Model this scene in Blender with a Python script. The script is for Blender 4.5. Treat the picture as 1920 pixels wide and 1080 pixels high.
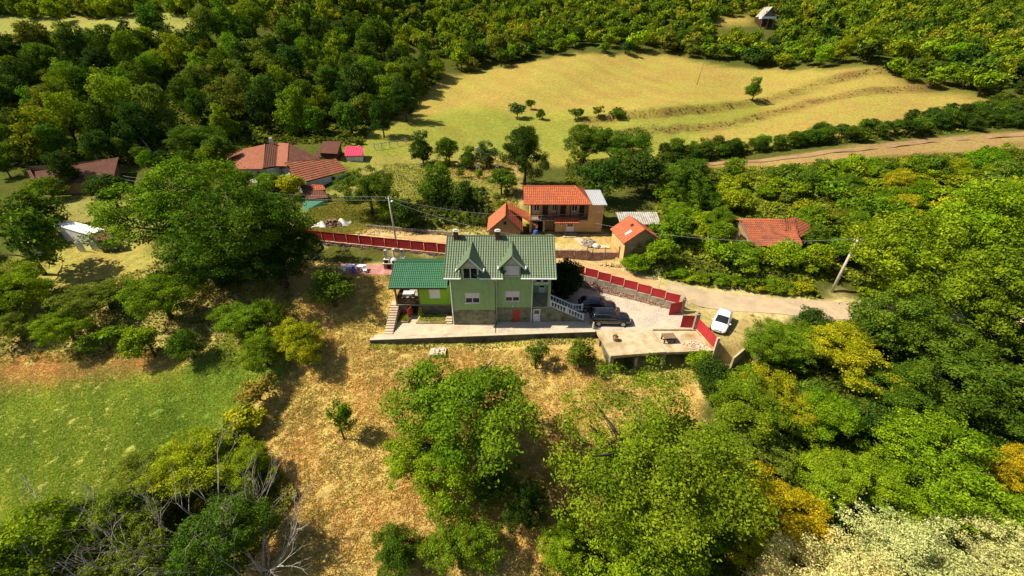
import bpy, math, random
import numpy as np
from mathutils import Vector, Matrix

rnd = random.Random(7)
R = math.radians
for o in list(bpy.data.objects):
    bpy.data.objects.remove(o)
scene = bpy.context.scene
COL = scene.collection

# ------------------------------------------------------------------ camera, sky, sun, exposure
CAM_H, CAM_F, CAM_P = 30.0, 780.0, R(31.0)
cam_data = bpy.data.cameras.new('camera')
cam_data.sensor_width = 36.0
cam_data.lens = CAM_F / 1920.0 * 36.0
cam_data.clip_start = 0.5
cam_data.clip_end = 4000.0
cam = bpy.data.objects.new('camera', cam_data)
cam.location = (0, 0, CAM_H)
cam.rotation_euler = (R(90) - CAM_P, 0, 0)
COL.objects.link(cam)
scene.camera = cam

SUN_EL, SUN_PHI = R(50), R(-2)          # light travels towards +X
ts = Vector((-math.cos(SUN_PHI) * math.cos(SUN_EL), -math.sin(SUN_PHI) * math.cos(SUN_EL), math.sin(SUN_EL)))
world = bpy.data.worlds.new('World')
scene.world = world
world.use_nodes = True
wn = world.node_tree
wn.nodes.clear()
sky = wn.nodes.new('ShaderNodeTexSky')
sky.sky_type = 'NISHITA'
sky.sun_disc = False
sky.sun_elevation = SUN_EL
sky.sun_rotation = math.atan2(ts.x, ts.y)
sky.air_density = 1.0
sky.dust_density = 1.2
bg = wn.nodes.new('ShaderNodeBackground')
bg.inputs['Strength'].default_value = 0.068
wo = wn.nodes.new('ShaderNodeOutputWorld')
wn.links.new(sky.outputs[0], bg.inputs[0])
wn.links.new(bg.outputs[0], wo.inputs[0])
sl = bpy.data.lights.new('sun', 'SUN')
sl.energy = 5.0
sl.angle = R(0.53)
sl.color = (1.0, 0.92, 0.78)
sun = bpy.data.objects.new('sun', sl)
sun.rotation_euler = ts.to_track_quat('Z', 'Y').to_euler()
sun.location = (-60, 20, 90)
COL.objects.link(sun)
vs = scene.view_settings
vs.view_transform = 'Standard'
vs.look = 'None'
vs.exposure = 0.68
vs.gamma = 1.0
scene.cycles.max_bounces = 6
scene.cycles.transparent_max_bounces = 8
scene.cycles.caustics_reflective = False
scene.cycles.caustics_refractive = False
scene.cycles.use_denoising = True

# ------------------------------------------------------------------ terrain function
def sstep(a, b, t):
    s = np.clip((np.asarray(t, float) - a) / (b - a), 0, 1)
    return s * s * (3 - 2 * s)

YK = [-60, 0, 15, 25, 33, 38, 42, 48, 55, 60, 75, 95, 108, 130, 158, 185, 210, 240, 300, 400, 600, 1000, 2000]
ZK = [-18, -10, -7.8, -5, -2.6, -1.2, -0.1, 1.2, 2.6, 3.4, 4.6, 5.4, 6.2, 8.8, 12.2, 17, 22, 30, 47, 76, 125, 175, 230]

def base_h(y):
    return sum(np.interp(y + d, YK, ZK) for d in (-3, -1.5, 0, 1.5, 3)) / 5.0

ROAD = [(140, 36, -1.2), (95, 40, -0.6), (70, 42.2, -0.3), (49.3, 43.8, 0.0), (40, 44.3, 0.1), (33, 45.2, 0.25), (26, 46.6, 0.45),
        (20, 48.5, 1.0), (14, 50.9, 1.6), (8, 53.3, 2.1), (-1, 56.4, 2.6), (-10, 59.2, 2.9), (-20, 61.8, 3.1), (-38, 65.2, 3.6), (-58, 67, 4.2), (-95, 67, 5)]

def seg_dist(x, y, pts):
    """distance to polyline and interpolated third coordinate"""
    best = np.full(np.shape(x), 1e9)
    zz = np.zeros(np.shape(x))
    for a, b in zip(pts[:-1], pts[1:]):
        dx, dy = b[0] - a[0], b[1] - a[1]
        t = np.clip(((x - a[0]) * dx + (y - a[1]) * dy) / (dx * dx + dy * dy), 0, 1)
        d = np.hypot(x - a[0] - t * dx, y - a[1] - t * dy)
        m = d < best
        best = np.where(m, d, best)
        if len(a) > 2:
            zz = np.where(m, a[2] + t * (b[2] - a[2]), zz)
    return best, zz

def in_poly(x, y, poly):
    x = np.asarray(x, float)
    y = np.asarray(y, float)
    c = np.zeros(np.shape(x), bool)
    n = len(poly)
    for i in range(n):
        x0, y0 = poly[i][:2]
        x1, y1 = poly[(i + 1) % n][:2]
        if y0 == y1:
            continue
        cond = ((y0 > y) != (y1 > y)) & (x < (x1 - x0) * (y - y0) / (y1 - y0) + x0)
        c ^= cond
    return c

def poly_w(x, y, poly, soft):
    """1 inside the polygon, falling to 0 over soft metres outside"""
    d, _ = seg_dist(x, y, [p[:2] for p in poly] + [poly[0][:2]])
    return np.where(in_poly(x, y, poly), 1.0, 1 - sstep(0, soft, d))

PLOT = [(-15.6, 39.0), (9.9, 40.6), (21.6, 40.9), (21.9, 44.2), (11.3, 49.8), (4.3, 53.4), (-7.0, 54.2), (-7.2, 44.6), (-13.9, 44.2), (-13.9, 41), (-15.6, 40.4)]
PAD = [(22.3, 37.3), (28, 38.6), (33, 41.5), (26, 45.5), (22.3, 43.6)]
PATIO = [(-29, 50.8), (-13, 50.2), (-9.3, 55.2), (-30, 59.2)]
YARD = [(4.6, 55.6), (15.6, 55.0), (17.6, 61.5), (2, 62)]

def terrain(x, y):
    x = np.asarray(x, float)
    y = np.asarray(y, float)
    z = base_h(y)
    left = sstep(-15, -100, x)
    z = z + left * 0.15 * np.clip(y - 75, 0, 190)
    z = z + sstep(70, 150, x) * 0.035 * np.clip(y - 70, 0, 120)
    z = z + 1.1 * np.exp(-((x + 23) / 9.0) ** 2 - ((y - 45) / 5.0) ** 2)
    z = z + 0.75 * np.exp(-((x + 15) / 6.0) ** 2 - ((y - 37) / 3.0) ** 2)
    z = z - 1.0 * np.exp(-((x - 16.5) / 6.0) ** 4 - ((y - 34.6) / 3.0) ** 2)
    far = sstep(60, 120, y)
    z = z + 0.22 * np.sin(x * 0.21 + 1.3) * np.sin(y * 0.17) + 0.12 * np.sin(x * 0.53 + y * 0.31)
    z = z + far * (1.3 * np.sin(x * 0.045 + 0.6) * np.sin(y * 0.038 + 1.1) + 0.6 * np.sin(x * 0.11 - y * 0.07))
    z = z + sstep(200, 320, y) * (6 * np.sin(x * 0.013 + 0.5) + 3.5 * np.sin(x * 0.031 + y * 0.012))
    # terrace banks on the meadow
    for pts, h, w in BANKS:
        d, t = seg_dist(x, y, pts)
        yy = np.interp(x, [p[0] for p in pts], [p[1] for p in pts])
        fade = sstep(pts[0][0] - 12, pts[0][0] + 12, x) * (1 - sstep(pts[-1][0] - 12, pts[-1][0] + 12, x))
        z = z + fade * h * (sstep(-w, w, y - yy) - sstep(w, w + 25, y - yy))
    rd, rz = seg_dist(x, y, ROAD)
    w = 1 - sstep(2.2, 6.0, rd)
    z = z * (1 - w) + rz * w
    for poly, h, soft in ((PAD, 0.0, 1.6), (PATIO, 1.7, 0.7), (YARD, 3.4, 0.5)):
        w = poly_w(x, y, poly, soft)
        z = z * (1 - w) + h * w
    z = np.where(in_poly(x, y, PLOT), -0.06, z)
    return z

BANKS = [([(20, 131), (45, 132), (75, 147), (110, 166), (150, 176)], 1.6, 1.2),
         ([(30, 119), (60, 126), (100, 150), (150, 160)], 0.8, 1.0)]

CP, SP = math.cos(CAM_P), math.sin(CAM_P)

def ray(u, v):
    a, b = (u - 960) / CAM_F, (v - 540) / CAM_F
    return np.array([a, CP - b * SP, -SP - b * CP])

def spot(u, v, h=0.0, zplane=None):
    """ground position (x, y) over which the line of sight runs h metres above the terrain"""
    d = ray(u, v)
    if zplane is not None:
        t = (zplane - CAM_H) / d[2]
        return d[0] * t, d[1] * t, zplane
    ts_ = np.concatenate([np.linspace(8, 120, 900), np.linspace(120, 700, 1200)])
    X, Y, Z = d[0] * ts_, d[1] * ts_, CAM_H + d[2] * ts_
    g = terrain(X, Y) + h
    k = np.argmax(Z < g)
    if not (Z < g).any():
        k = len(ts_) - 1
    return float(X[k]), float(Y[k]), float(g[k] - h)

def depth_of(x, y, z):
    return y * CP + (CAM_H - z) * SP

def gz(x, y):
    return float(terrain(np.array([x]), np.array([y]))[0])

# ------------------------------------------------------------------ helpers
class MB:
    def __init__(s):
        s.v, s.f = [], []

    def add(s, vs_, fs):
        k = len(s.v)
        s.v += [tuple(map(float, p)) for p in vs_]
        s.f += [tuple(i + k for i in q) for q in fs]
        return s

    def box(s, x0, x1, y0, y1, z0, z1):
        return s.add([(x0, y0, z0), (x1, y0, z0), (x1, y1, z0), (x0, y1, z0), (x0, y0, z1), (x1, y0, z1), (x1, y1, z1), (x0, y1, z1)],
                     [(0, 3, 2, 1), (4, 5, 6, 7), (0, 1, 5, 4), (1, 2, 6, 5), (2, 3, 7, 6), (3, 0, 4, 7)])

    def bar(s, a, b, w, h, up=(0, 0, 1)):
        """box beam from a to b, w across and h along up, centred"""
        a, b, up = Vector(a), Vector(b), Vector(up)
        d = (b - a).normalized()
        sd = d.cross(up).normalized() * (w / 2)
        u = sd.cross(d).normalized() * (h / 2)
        P_ = [a - sd - u, a + sd - u, a + sd + u, a - sd + u, b - sd - u, b + sd - u, b + sd + u, b - sd + u]
        return s.add(P_, [(0, 1, 2, 3), (7, 6, 5, 4), (0, 4, 5, 1), (1, 5, 6, 2), (2, 6, 7, 3), (3, 7, 4, 0)])

    def prism(s, poly, z0, z1):
        n = len(poly)
        g = (lambda z, i: z[i] if isinstance(z, (list, tuple)) else z)
        a = sum(poly[i][0] * poly[(i + 1) % n][1] - poly[(i + 1) % n][0] * poly[i][1] for i in range(n))
        if a < 0:
            poly = poly[::-1]
            z0 = z0[::-1] if isinstance(z0, (list, tuple)) else z0
            z1 = z1[::-1] if isinstance(z1, (list, tuple)) else z1
        vs_ = [(p[0], p[1], g(z0, i)) for i, p in enumerate(poly)] + [(p[0], p[1], g(z1, i)) for i, p in enumerate(poly)]
        fs = [tuple(range(n))[::-1], tuple(range(n, 2 * n))]
        fs += [(i, (i + 1) % n, n + (i + 1) % n, n + i) for i in range(n)]
        return s.add(vs_, fs)

    def tube(s, pts, r, n=8, cap=True):
        pts = [Vector(p) for p in pts]
        rs = r if isinstance(r, (list, tuple)) else [r] * len(pts)
        vs_, fs = [], []
        for i, p in enumerate(pts):
            d = (pts[min(i + 1, len(pts) - 1)] - pts[max(i - 1, 0)]).normalized()
            a = d.cross(Vector((0, 0, 1)) if abs(d.z) < 0.9 else Vector((1, 0, 0))).normalized()
            b = d.cross(a)
            for k in range(n):
                t = 2 * math.pi * k / n
                vs_.append(p + (a * math.cos(t) + b * math.sin(t)) * rs[i])
        for i in range(len(pts) - 1):
            for k in range(n):
                fs.append((i * n + k, i * n + (k + 1) % n, (i + 1) * n + (k + 1) % n, (i + 1) * n + k))
        if cap:
            fs.append(tuple(range(n))[::-1])
            fs.append(tuple((len(pts) - 1) * n + k for k in range(n)))
        return s.add(vs_, fs)

    def lathe(s, prof, n=16, c=(0, 0, 0), axis='z'):
        """profile of (radius, height) about an axis through c"""
        vs_, fs = [], []
        for r_, h in prof:
            for k in range(n):
                t = 2 * math.pi * k / n
                q = (r_ * math.cos(t), r_ * math.sin(t), h)
                if axis == 'y':
                    q = (q[0], q[2], -q[1])
                vs_.append((q[0] + c[0], q[1] + c[1], q[2] + c[2]))
        for i in range(len(prof) - 1):
            for k in range(n):
                fs.append((i * n + k, i * n + (k + 1) % n, (i + 1) * n + (k + 1) % n, (i + 1) * n + k))
        fs.append(tuple(range(n))[::-1])
        fs.append(tuple((len(prof) - 1) * n + k for k in range(n)))
        return s.add(vs_, fs)

    def obj(s, name, mat_, parent=None, off=(0, 0, 0), smooth=False):
        me = bpy.data.meshes.new(name)
        vv = [(p[0] - off[0], p[1] - off[1], p[2] - off[2]) for p in s.v]
        me.from_pydata(vv, [], s.f)
        me.materials.append(mat_)
        if smooth:
            me.polygons.foreach_set('use_smooth', [True] * len(me.polygons))
        me.update()
        o = bpy.data.objects.new(name, me)
        COL.objects.link(o)
        o.parent = parent
        return o


def link(name, me, parent=None):
    o = bpy.data.objects.new(name, me)
    COL.objects.link(o)
    o.parent = parent
    return o


def tag(o, label=None, cat=None, group=None, kind=None):
    for k, val in (('label', label), ('category', cat), ('group', group), ('kind', kind)):
        if val:
            o[k] = val
    return o


def root(name, loc, label, cat, group=None, rz=0.0):
    o = bpy.data.objects.new(name, None)
    o.empty_display_size = 0.5
    COL.objects.link(o)
    o.location = loc
    o.rotation_euler = (0, 0, rz)
    return tag(o, label, cat, group)


def copy_tree(o, parent=None):
    c = o.copy()
    COL.objects.link(c)
    c.parent = parent
    for ch in list(o.children):
        copy_tree(ch, c)
    return c

# ------------------------------------------------------------------ materials
def nodes_of(name):
    m = bpy.data.materials.new(name)
    m.use_nodes = True
    nt = m.node_tree
    for n in list(nt.nodes):
        nt.nodes.remove(n)
    out = nt.nodes.new('ShaderNodeOutputMaterial')
    return m, nt, out


def N(nt, kind, **kw):
    n = nt.nodes.new(kind)
    for k, val in kw.items():
        if k.startswith('i_'):
            key = k[2:].replace('_', ' ')
            n.inputs[int(key) if key.isdigit() else key].default_value = val
        else:
            setattr(n, k, val)
    return n


def noise(nt, co, scale, detail=4, rough=0.55):
    n = N(nt, 'ShaderNodeTexNoise')
    n.inputs['Scale'].default_value = scale
    n.inputs['Detail'].default_value = detail
    n.inputs['Roughness'].default_value = rough
    nt.links.new(co, n.inputs['Vector'])
    return n.outputs['Fac']


def ramp(nt, fac, a, b):
    n = N(nt, 'ShaderNodeMapRange')
    n.inputs['From Min'].default_value = a
    n.inputs['From Max'].default_value = b
    nt.links.new(fac, n.inputs['Value'])
    return n.outputs[0]


def mix(nt, fac, c1, c2, mode='MIX'):
    n = N(nt, 'ShaderNodeMix', data_type='RGBA', blend_type=mode)
    if isinstance(fac, float):
        n.inputs[0].default_value = fac
    else:
        nt.links.new(fac, n.inputs[0])
    for sock, c in ((n.inputs[6], c1), (n.inputs[7], c2)):
        if isinstance(c, tuple):
            sock.default_value = (*c[:3], 1)
        else:
            nt.links.new(c, sock)
    return n.outputs[2]


def streaked(name, c1, c2, dirt, rough=0.9, amt=0.55, scale=(2.2, 2.2, 0.25), bump=0.15):
    """render or sheet with rain streaks running down it"""
    m = mat(name, c1, c2, 1.4, rough, bump, 60)
    nt = m.node_tree
    b = next(n for n in nt.nodes if n.type == 'BSDF_PRINCIPLED')
    src = b.inputs['Base Color'].links[0].from_socket
    mp = N(nt, 'ShaderNodeMapping')
    mp.inputs['Scale'].default_value = scale
    nt.links.new(N(nt, 'ShaderNodeTexCoord').outputs['Object'], mp.inputs['Vector'])
    f = ramp(nt, noise(nt, mp.outputs[0], 1.6, 6, 0.7), 0.45, 0.8)
    k = N(nt, 'ShaderNodeMath', operation='MULTIPLY')
    nt.links.new(f, k.inputs[0])
    k.inputs[1].default_value = amt
    nt.links.new(mix(nt, k.outputs[0], src, dirt), b.inputs['Base Color'])
    return m


def mat(name, c1, c2=None, scale=3.0, rough=0.85, bump=0.0, bscale=None, metal=0.0, spec=0.25, lo=0.35, hi=0.65, c3=None, s3=0.6, coat=0.0):
    m, nt, out = nodes_of(name)
    b = N(nt, 'ShaderNodeBsdfPrincipled')
    b.inputs['Roughness'].default_value = rough
    b.inputs['Metallic'].default_value = metal
    b.inputs['Specular IOR Level'].default_value = spec
    b.inputs['Coat Weight'].default_value = coat
    nt.links.new(b.outputs[0], out.inputs[0])
    co = N(nt, 'ShaderNodeTexCoord').outputs['Object']
    c2 = c2 or tuple(x * 0.8 for x in c1)
    col = mix(nt, ramp(nt, noise(nt, co, scale), lo, hi), c1, c2)
    if c3:
        col = mix(nt, ramp(nt, noise(nt, co, s3, 5), 0.5, 0.68), col, c3)
    nt.links.new(col, b.inputs['Base Color'])
    if bump:
        bn = N(nt, 'ShaderNodeBump')
        bn.inputs['Strength'].default_value = bump
        bn.inputs['Distance'].default_value = 0.05
        nt.links.new(noise(nt, co, bscale or scale * 3, 5), bn.inputs['Height'])
        nt.links.new(bn.outputs[0], b.inputs['Normal'])
    return m


def tile_mat(name, c1, c2, c3, su=0.24, sv=0.34, rough=0.8, wear=0.5):
    """roof covering: every tile has its own tone, with patches of lichen"""
    m, nt, out = nodes_of(name)
    b = N(nt, 'ShaderNodeBsdfPrincipled')
    b.inputs['Roughness'].default_value = rough
    b.inputs['Specular IOR Level'].default_value = 0.3
    nt.links.new(b.outputs[0], out.inputs[0])
    at = N(nt, 'ShaderNodeAttribute', attribute_name='tile')
    co = N(nt, 'ShaderNodeTexCoord').outputs['Object']
    wn_ = N(nt, 'ShaderNodeTexWhiteNoise', noise_dimensions='1D')
    nt.links.new(at.outputs['Fac'], wn_.inputs['W'])
    col = mix(nt, wn_.outputs['Value'], c1, c2)
    col = mix(nt, ramp(nt, noise(nt, co, 0.7, 6, 0.65), wear, wear + 0.22), col, c3)
    nt.links.new(col, b.inputs['Base Color'])
    return m


def leaf_mat(name, trans=0.3, use_random=None, drift=1.0, rng=(0.55, 1.5)):
    m, nt, out = nodes_of(name)
    at = N(nt, 'ShaderNodeAttribute', attribute_name='tint')
    oi = N(nt, 'ShaderNodeObjectInfo')
    co = N(nt, 'ShaderNodeTexCoord').outputs['Object']
    if use_random:
        cr = N(nt, 'ShaderNodeValToRGB')
        cr.color_ramp.interpolation = 'LINEAR'
        els = cr.color_ramp.elements
        while len(els) < len(use_random):
            els.new(0.5)
        for i, (p_, c) in enumerate(use_random):
            els[i].position = p_
            els[i].color = (*c, 1)
        nt.links.new(oi.outputs['Random'], cr.inputs[0])
        base = cr.outputs[0]
    else:
        base = oi.outputs['Color']
    hs = N(nt, 'ShaderNodeHueSaturation')
    nt.links.new(base, hs.inputs['Color'])
    # hue drifts from leaf to leaf and in patches over the crown
    add = N(nt, 'ShaderNodeMath', operation='MULTIPLY_ADD')
    nt.links.new(at.outputs['Fac'], add.inputs[0])
    add.inputs[1].default_value = -0.06 * drift
    pn = N(nt, 'ShaderNodeMath', operation='MULTIPLY_ADD')
    nt.links.new(noise(nt, co, 1.7, 2), pn.inputs[0])
    pn.inputs[1].default_value = -0.10 * drift
    pn.inputs[2].default_value = 0.5 + 0.078 * drift
    nt.links.new(pn.outputs[0], add.inputs[2])
    nt.links.new(add.outputs[0], hs.inputs['Hue'])
    vv = N(nt, 'ShaderNodeMapRange')
    vv.inputs['To Min'].default_value = rng[0]
    vv.inputs['To Max'].default_value = rng[1]
    nt.links.new(at.outputs['Fac'], vv.inputs['Value'])
    nt.links.new(vv.outputs[0], hs.inputs['Value'])
    d = N(nt, 'ShaderNodeBsdfDiffuse')
    t = N(nt, 'ShaderNodeBsdfTranslucent')
    nt.links.new(hs.outputs[0], d.inputs[0])
    nt.links.new(hs.outputs[0], t.inputs[0])
    ms = N(nt, 'ShaderNodeMixShader')
    ms.inputs[0].default_value = trans
    nt.links.new(d.outputs[0], ms.inputs[1])
    nt.links.new(t.outputs[0], ms.inputs[2])
    nt.links.new(ms.outputs[0], out.inputs[0])
    return m


M = {}
M['green_wall'] = streaked('light green render', (0.335, 0.49, 0.205), (0.295, 0.445, 0.18), (0.19, 0.26, 0.12))
M['lime_wall'] = mat('lime green render', (0.27, 0.47, 0.03), (0.24, 0.42, 0.03), 1.2, 0.9, 0.1, 60)
M['plinth'] = mat('stained grey green plinth', (0.16, 0.17, 0.095), (0.27, 0.26, 0.17), 1.6, 0.95, 0.4, 30, c3=(0.09, 0.10, 0.05), s3=1.1)
M['white'] = mat('white paint', (0.78, 0.78, 0.76), (0.7, 0.7, 0.67), 3, 0.5)
M['white_plaster'] = mat('whitewash', (0.66, 0.63, 0.56), (0.5, 0.47, 0.4), 1.6, 0.9, 0.2, 25)
M['shutter'] = mat('roller shutter', (0.74, 0.73, 0.74), (0.68, 0.67, 0.68), 2, 0.5)
M['glass'] = mat('window glass', (0.012, 0.014, 0.016), (0.02, 0.022, 0.024), 1, 0.05, spec=0.6)
M['brick'] = mat('chimney brick', (0.13, 0.045, 0.03), (0.2, 0.08, 0.05), 14, 0.9, 0.5, 30)
M['red_door'] = mat('faded red door', (0.5, 0.07, 0.045), (0.42, 0.06, 0.04), 3, 0.6)
M['red_fence'] = streaked('red fence sheet', (0.45, 0.028, 0.034), (0.37, 0.024, 0.03), (0.20, 0.03, 0.022), 0.5, 0.6, (1.6, 1.6, 0.4), 0.05)
M['concrete'] = mat('weathered concrete', (0.36, 0.31, 0.22), (0.26, 0.22, 0.15), 1.8, 0.92, 0.5, 18, c3=(0.17, 0.14, 0.08), s3=0.9)
M['slab'] = mat('sun bleached slab', (0.52, 0.43, 0.27), (0.42, 0.33, 0.18), 1.0, 0.92, 0.4, 16, c3=(0.30, 0.20, 0.08), s3=0.45)
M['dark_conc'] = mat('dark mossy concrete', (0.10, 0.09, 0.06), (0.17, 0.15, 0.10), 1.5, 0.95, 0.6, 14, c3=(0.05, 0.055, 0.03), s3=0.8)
M['path'] = mat('pale concrete path', (0.56, 0.46, 0.32), (0.48, 0.38, 0.25), 1.3, 0.92, 0.3, 20, c3=(0.40, 0.30, 0.19), s3=0.5)
M['stone'] = mat('reddish wall stone', (0.42, 0.23, 0.17), (0.28, 0.16, 0.12), 3.5, 0.92, 0.6, 12, c3=(0.55, 0.42, 0.33), s3=2.6)
M['stone_grey'] = mat('grey field stone', (0.36, 0.30, 0.22), (0.24, 0.20, 0.14), 2.0, 0.92, 0.6, 12)
M['brown_wood'] = mat('dark brown boards', (0.045, 0.018, 0.010), (0.07, 0.028, 0.015), 4, 0.6)
M['wood'] = mat('weathered wood', (0.25, 0.16, 0.09), (0.17, 0.105, 0.06), 5, 0.8, 0.3, 30)
M['grey_wood'] = mat('silvered timber', (0.42, 0.38, 0.32), (0.3, 0.27, 0.22), 5, 0.85, 0.3, 30)
M['pole'] = mat('pale concrete pole', (0.55, 0.50, 0.40), (0.45, 0.40, 0.31), 3, 0.9, 0.2, 30)
M['peach'] = mat('peach render', (0.58, 0.36, 0.15), (0.52, 0.31, 0.12), 1.2, 0.9, 0.1, 40, c3=(0.44, 0.27, 0.11), s3=0.7)
M['ochre'] = mat('ochre lime render', (0.60, 0.42, 0.16), (0.48, 0.32, 0.12), 1.4, 0.9, 0.2, 30, c3=(0.35, 0.25, 0.11), s3=0.9)
M['mud_wall'] = mat('bare clay render', (0.34, 0.23, 0.11), (0.27, 0.18, 0.09), 1.6, 0.95, 0.3, 24)
M['bark'] = mat('bark', (0.055, 0.042, 0.028), (0.10, 0.08, 0.055), 6, 0.95, 0.5, 20)
M['pale_bark'] = mat('bleached dead branches', (0.48, 0.41, 0.33), (0.32, 0.27, 0.21), 3, 0.9)
M['metal_grey'] = mat('zinc sheet', (0.42, 0.42, 0.42), (0.34, 0.34, 0.34), 2, 0.5, spec=0.5)
M['asbestos'] = mat('fibre cement sheet', (0.42, 0.39, 0.33), (0.30, 0.27, 0.22), 1.5, 0.9, c3=(0.22, 0.2, 0.15), s3=0.8)
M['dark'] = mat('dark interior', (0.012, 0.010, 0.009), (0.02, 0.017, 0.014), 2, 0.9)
M['black_paint'] = mat('black car paint', (0.006, 0.006, 0.007), (0.007, 0.007, 0.008), 2, 0.12, spec=0.6, coat=1.0)
M['white_paint'] = mat('white car paint', (0.80, 0.80, 0.79), (0.78, 0.78, 0.77), 2, 0.2, spec=0.5, coat=1.0)
M['rubber'] = mat('tyre rubber', (0.015, 0.015, 0.015), (0.02, 0.02, 0.02), 4, 0.9)
M['rim'] = mat('alloy rim', (0.45, 0.45, 0.45), (0.4, 0.4, 0.4), 4, 0.3, metal=0.8)
M['black_plastic'] = mat('black plastic', (0.02, 0.02, 0.02), (0.03, 0.03, 0.03), 4, 0.6)
M['lamp'] = mat('lamp lens', (0.75, 0.76, 0.78), (0.65, 0.66, 0.68), 4, 0.1, spec=0.6)
M['tail'] = mat('red lamp lens', (0.35, 0.01, 0.01), (0.3, 0.01, 0.01), 4, 0.15, spec=0.6)
M['pvc'] = mat('white plastic', (0.82, 0.83, 0.86), (0.78, 0.79, 0.82), 3, 0.4)
M['blue_pvc'] = mat('blue plastic', (0.06, 0.12, 0.5), (0.05, 0.1, 0.42), 3, 0.4)
M['tarp'] = mat('pale tarpaulin', (0.55, 0.53, 0.48), (0.42, 0.40, 0.36), 2, 0.6)
M['green_sheet'] = mat('green tarpaulin', (0.03, 0.19, 0.10), (0.025, 0.15, 0.08), 1.5, 0.6)
M['white_sheet'] = mat('pale roofing sheet', (0.80, 0.76, 0.66), (0.72, 0.67, 0.56), 1.0, 0.7)
M['pink_sheet'] = mat('raspberry sheet metal', (0.62, 0.045, 0.10), (0.52, 0.04, 0.085), 1.5, 0.5)
M['dark_sheet'] = mat('charcoal roofing', (0.05, 0.05, 0.06), (0.08, 0.08, 0.09), 1.5, 0.6)
M['grey_sheet'] = mat('light slate roofing', (0.30, 0.30, 0.31), (0.22, 0.22, 0.23), 1.5, 0.7)
M['paver'] = mat('pink paving', (0.44, 0.20, 0.16), (0.36, 0.16, 0.13), 5, 0.9, 0.3, 30, c3=(0.5, 0.29, 0.22), s3=1.0)
M['wire'] = mat('cable', (0.45, 0.44, 0.42), (0.38, 0.37, 0.35), 2, 0.6)
M['rubble'] = mat('broken tile and brick', (0.5, 0.28, 0.17), (0.62, 0.48, 0.34), 3.5, 0.95, 0.3, 20)
M['soil'] = mat('garden soil and grass', (0.24, 0.22, 0.05), (0.16, 0.17, 0.03), 5, 0.95, 0.7, 14)
M['terracotta_pot'] = mat('terracotta pot', (0.38, 0.2, 0.11), (0.3, 0.16, 0.09), 5, 0.85)
M['green_roof'] = tile_mat('dull green metal tile', (0.125, 0.17, 0.09), (0.105, 0.145, 0.072), (0.15, 0.18, 0.105), rough=0.36, wear=0.55)
M['emerald_roof'] = tile_mat('emerald metal tile', (0.042, 0.145, 0.066), (0.034, 0.12, 0.054), (0.06, 0.155, 0.085), rough=0.4, wear=0.52)
M['orange_roof'] = tile_mat('orange clay tile', (0.50, 0.13, 0.045), (0.34, 0.08, 0.032), (0.26, 0.10, 0.05), wear=0.52)
M['old_orange'] = tile_mat('old clay tile', (0.40, 0.125, 0.05), (0.32, 0.075, 0.035), (0.13, 0.06, 0.03), wear=0.48)
M['red_roof'] = tile_mat('rust red clay tile', (0.36, 0.11, 0.047), (0.24, 0.07, 0.033), (0.30, 0.15, 0.065), wear=0.5)
M['brown_or_shaded_roof'] = tile_mat('brown clay tile and shaded red tile', (0.19, 0.068, 0.036), (0.12, 0.045, 0.027), (0.24, 0.12, 0.06), wear=0.55)  # brown tile of the sheds; also paints the shaded slopes of the farmhouse
M['leaf'] = leaf_mat('foliage', 0.3, None, 0.5, (0.48, 1.55))
M['blossom'] = leaf_mat('pale seed heads', 0.25, None, 0.6, (0.7, 1.2))
M['grass'] = leaf_mat('grass blades', 0.4, None, 0.55, (0.78, 1.22))
FAR_RAMP = [(0.0, (0.070, 0.125, 0.011)), (0.2, (0.115, 0.18, 0.012)), (0.5, (0.17, 0.245, 0.012)), (0.74, (0.225, 0.285, 0.013)), (0.9, (0.285, 0.30, 0.016)), (1.0, (0.18, 0.185, 0.022))]
M['far_leaf'] = leaf_mat('distant foliage', 0.3, FAR_RAMP, 0.5)

# gravel: fine two tone stones
def gravel_mat():
    m, nt, out = nodes_of('white gravel')
    b = N(nt, 'ShaderNodeBsdfPrincipled')
    b.inputs['Roughness'].default_value = 0.95
    co = N(nt, 'ShaderNodeTexCoord').outputs['Object']
    v = N(nt, 'ShaderNodeTexVoronoi')
    v.inputs['Scale'].default_value = 9.0
    nt.links.new(co, v.inputs['Vector'])
    col = mix(nt, ramp(nt, v.outputs['Distance'], 0.1, 0.6), (0.66, 0.58, 0.46), (0.34, 0.28, 0.21))
    col = mix(nt, ramp(nt, noise(nt, co, 0.5, 5), 0.45, 0.7), col, (0.56, 0.45, 0.30))
    nt.links.new(col, b.inputs['Base Color'])
    bn = N(nt, 'ShaderNodeBump')
    bn.inputs['Strength'].default_value = 0.5
    bn.inputs['Distance'].default_value = 0.04
    nt.links.new(v.outputs['Distance'], bn.inputs['Height'])
    bn.invert = True
    nt.links.new(bn.outputs[0], b.inputs['Normal'])
    nt.links.new(b.outputs[0], out.inputs[0])
    return m
M['gravel'] = gravel_mat()


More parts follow.
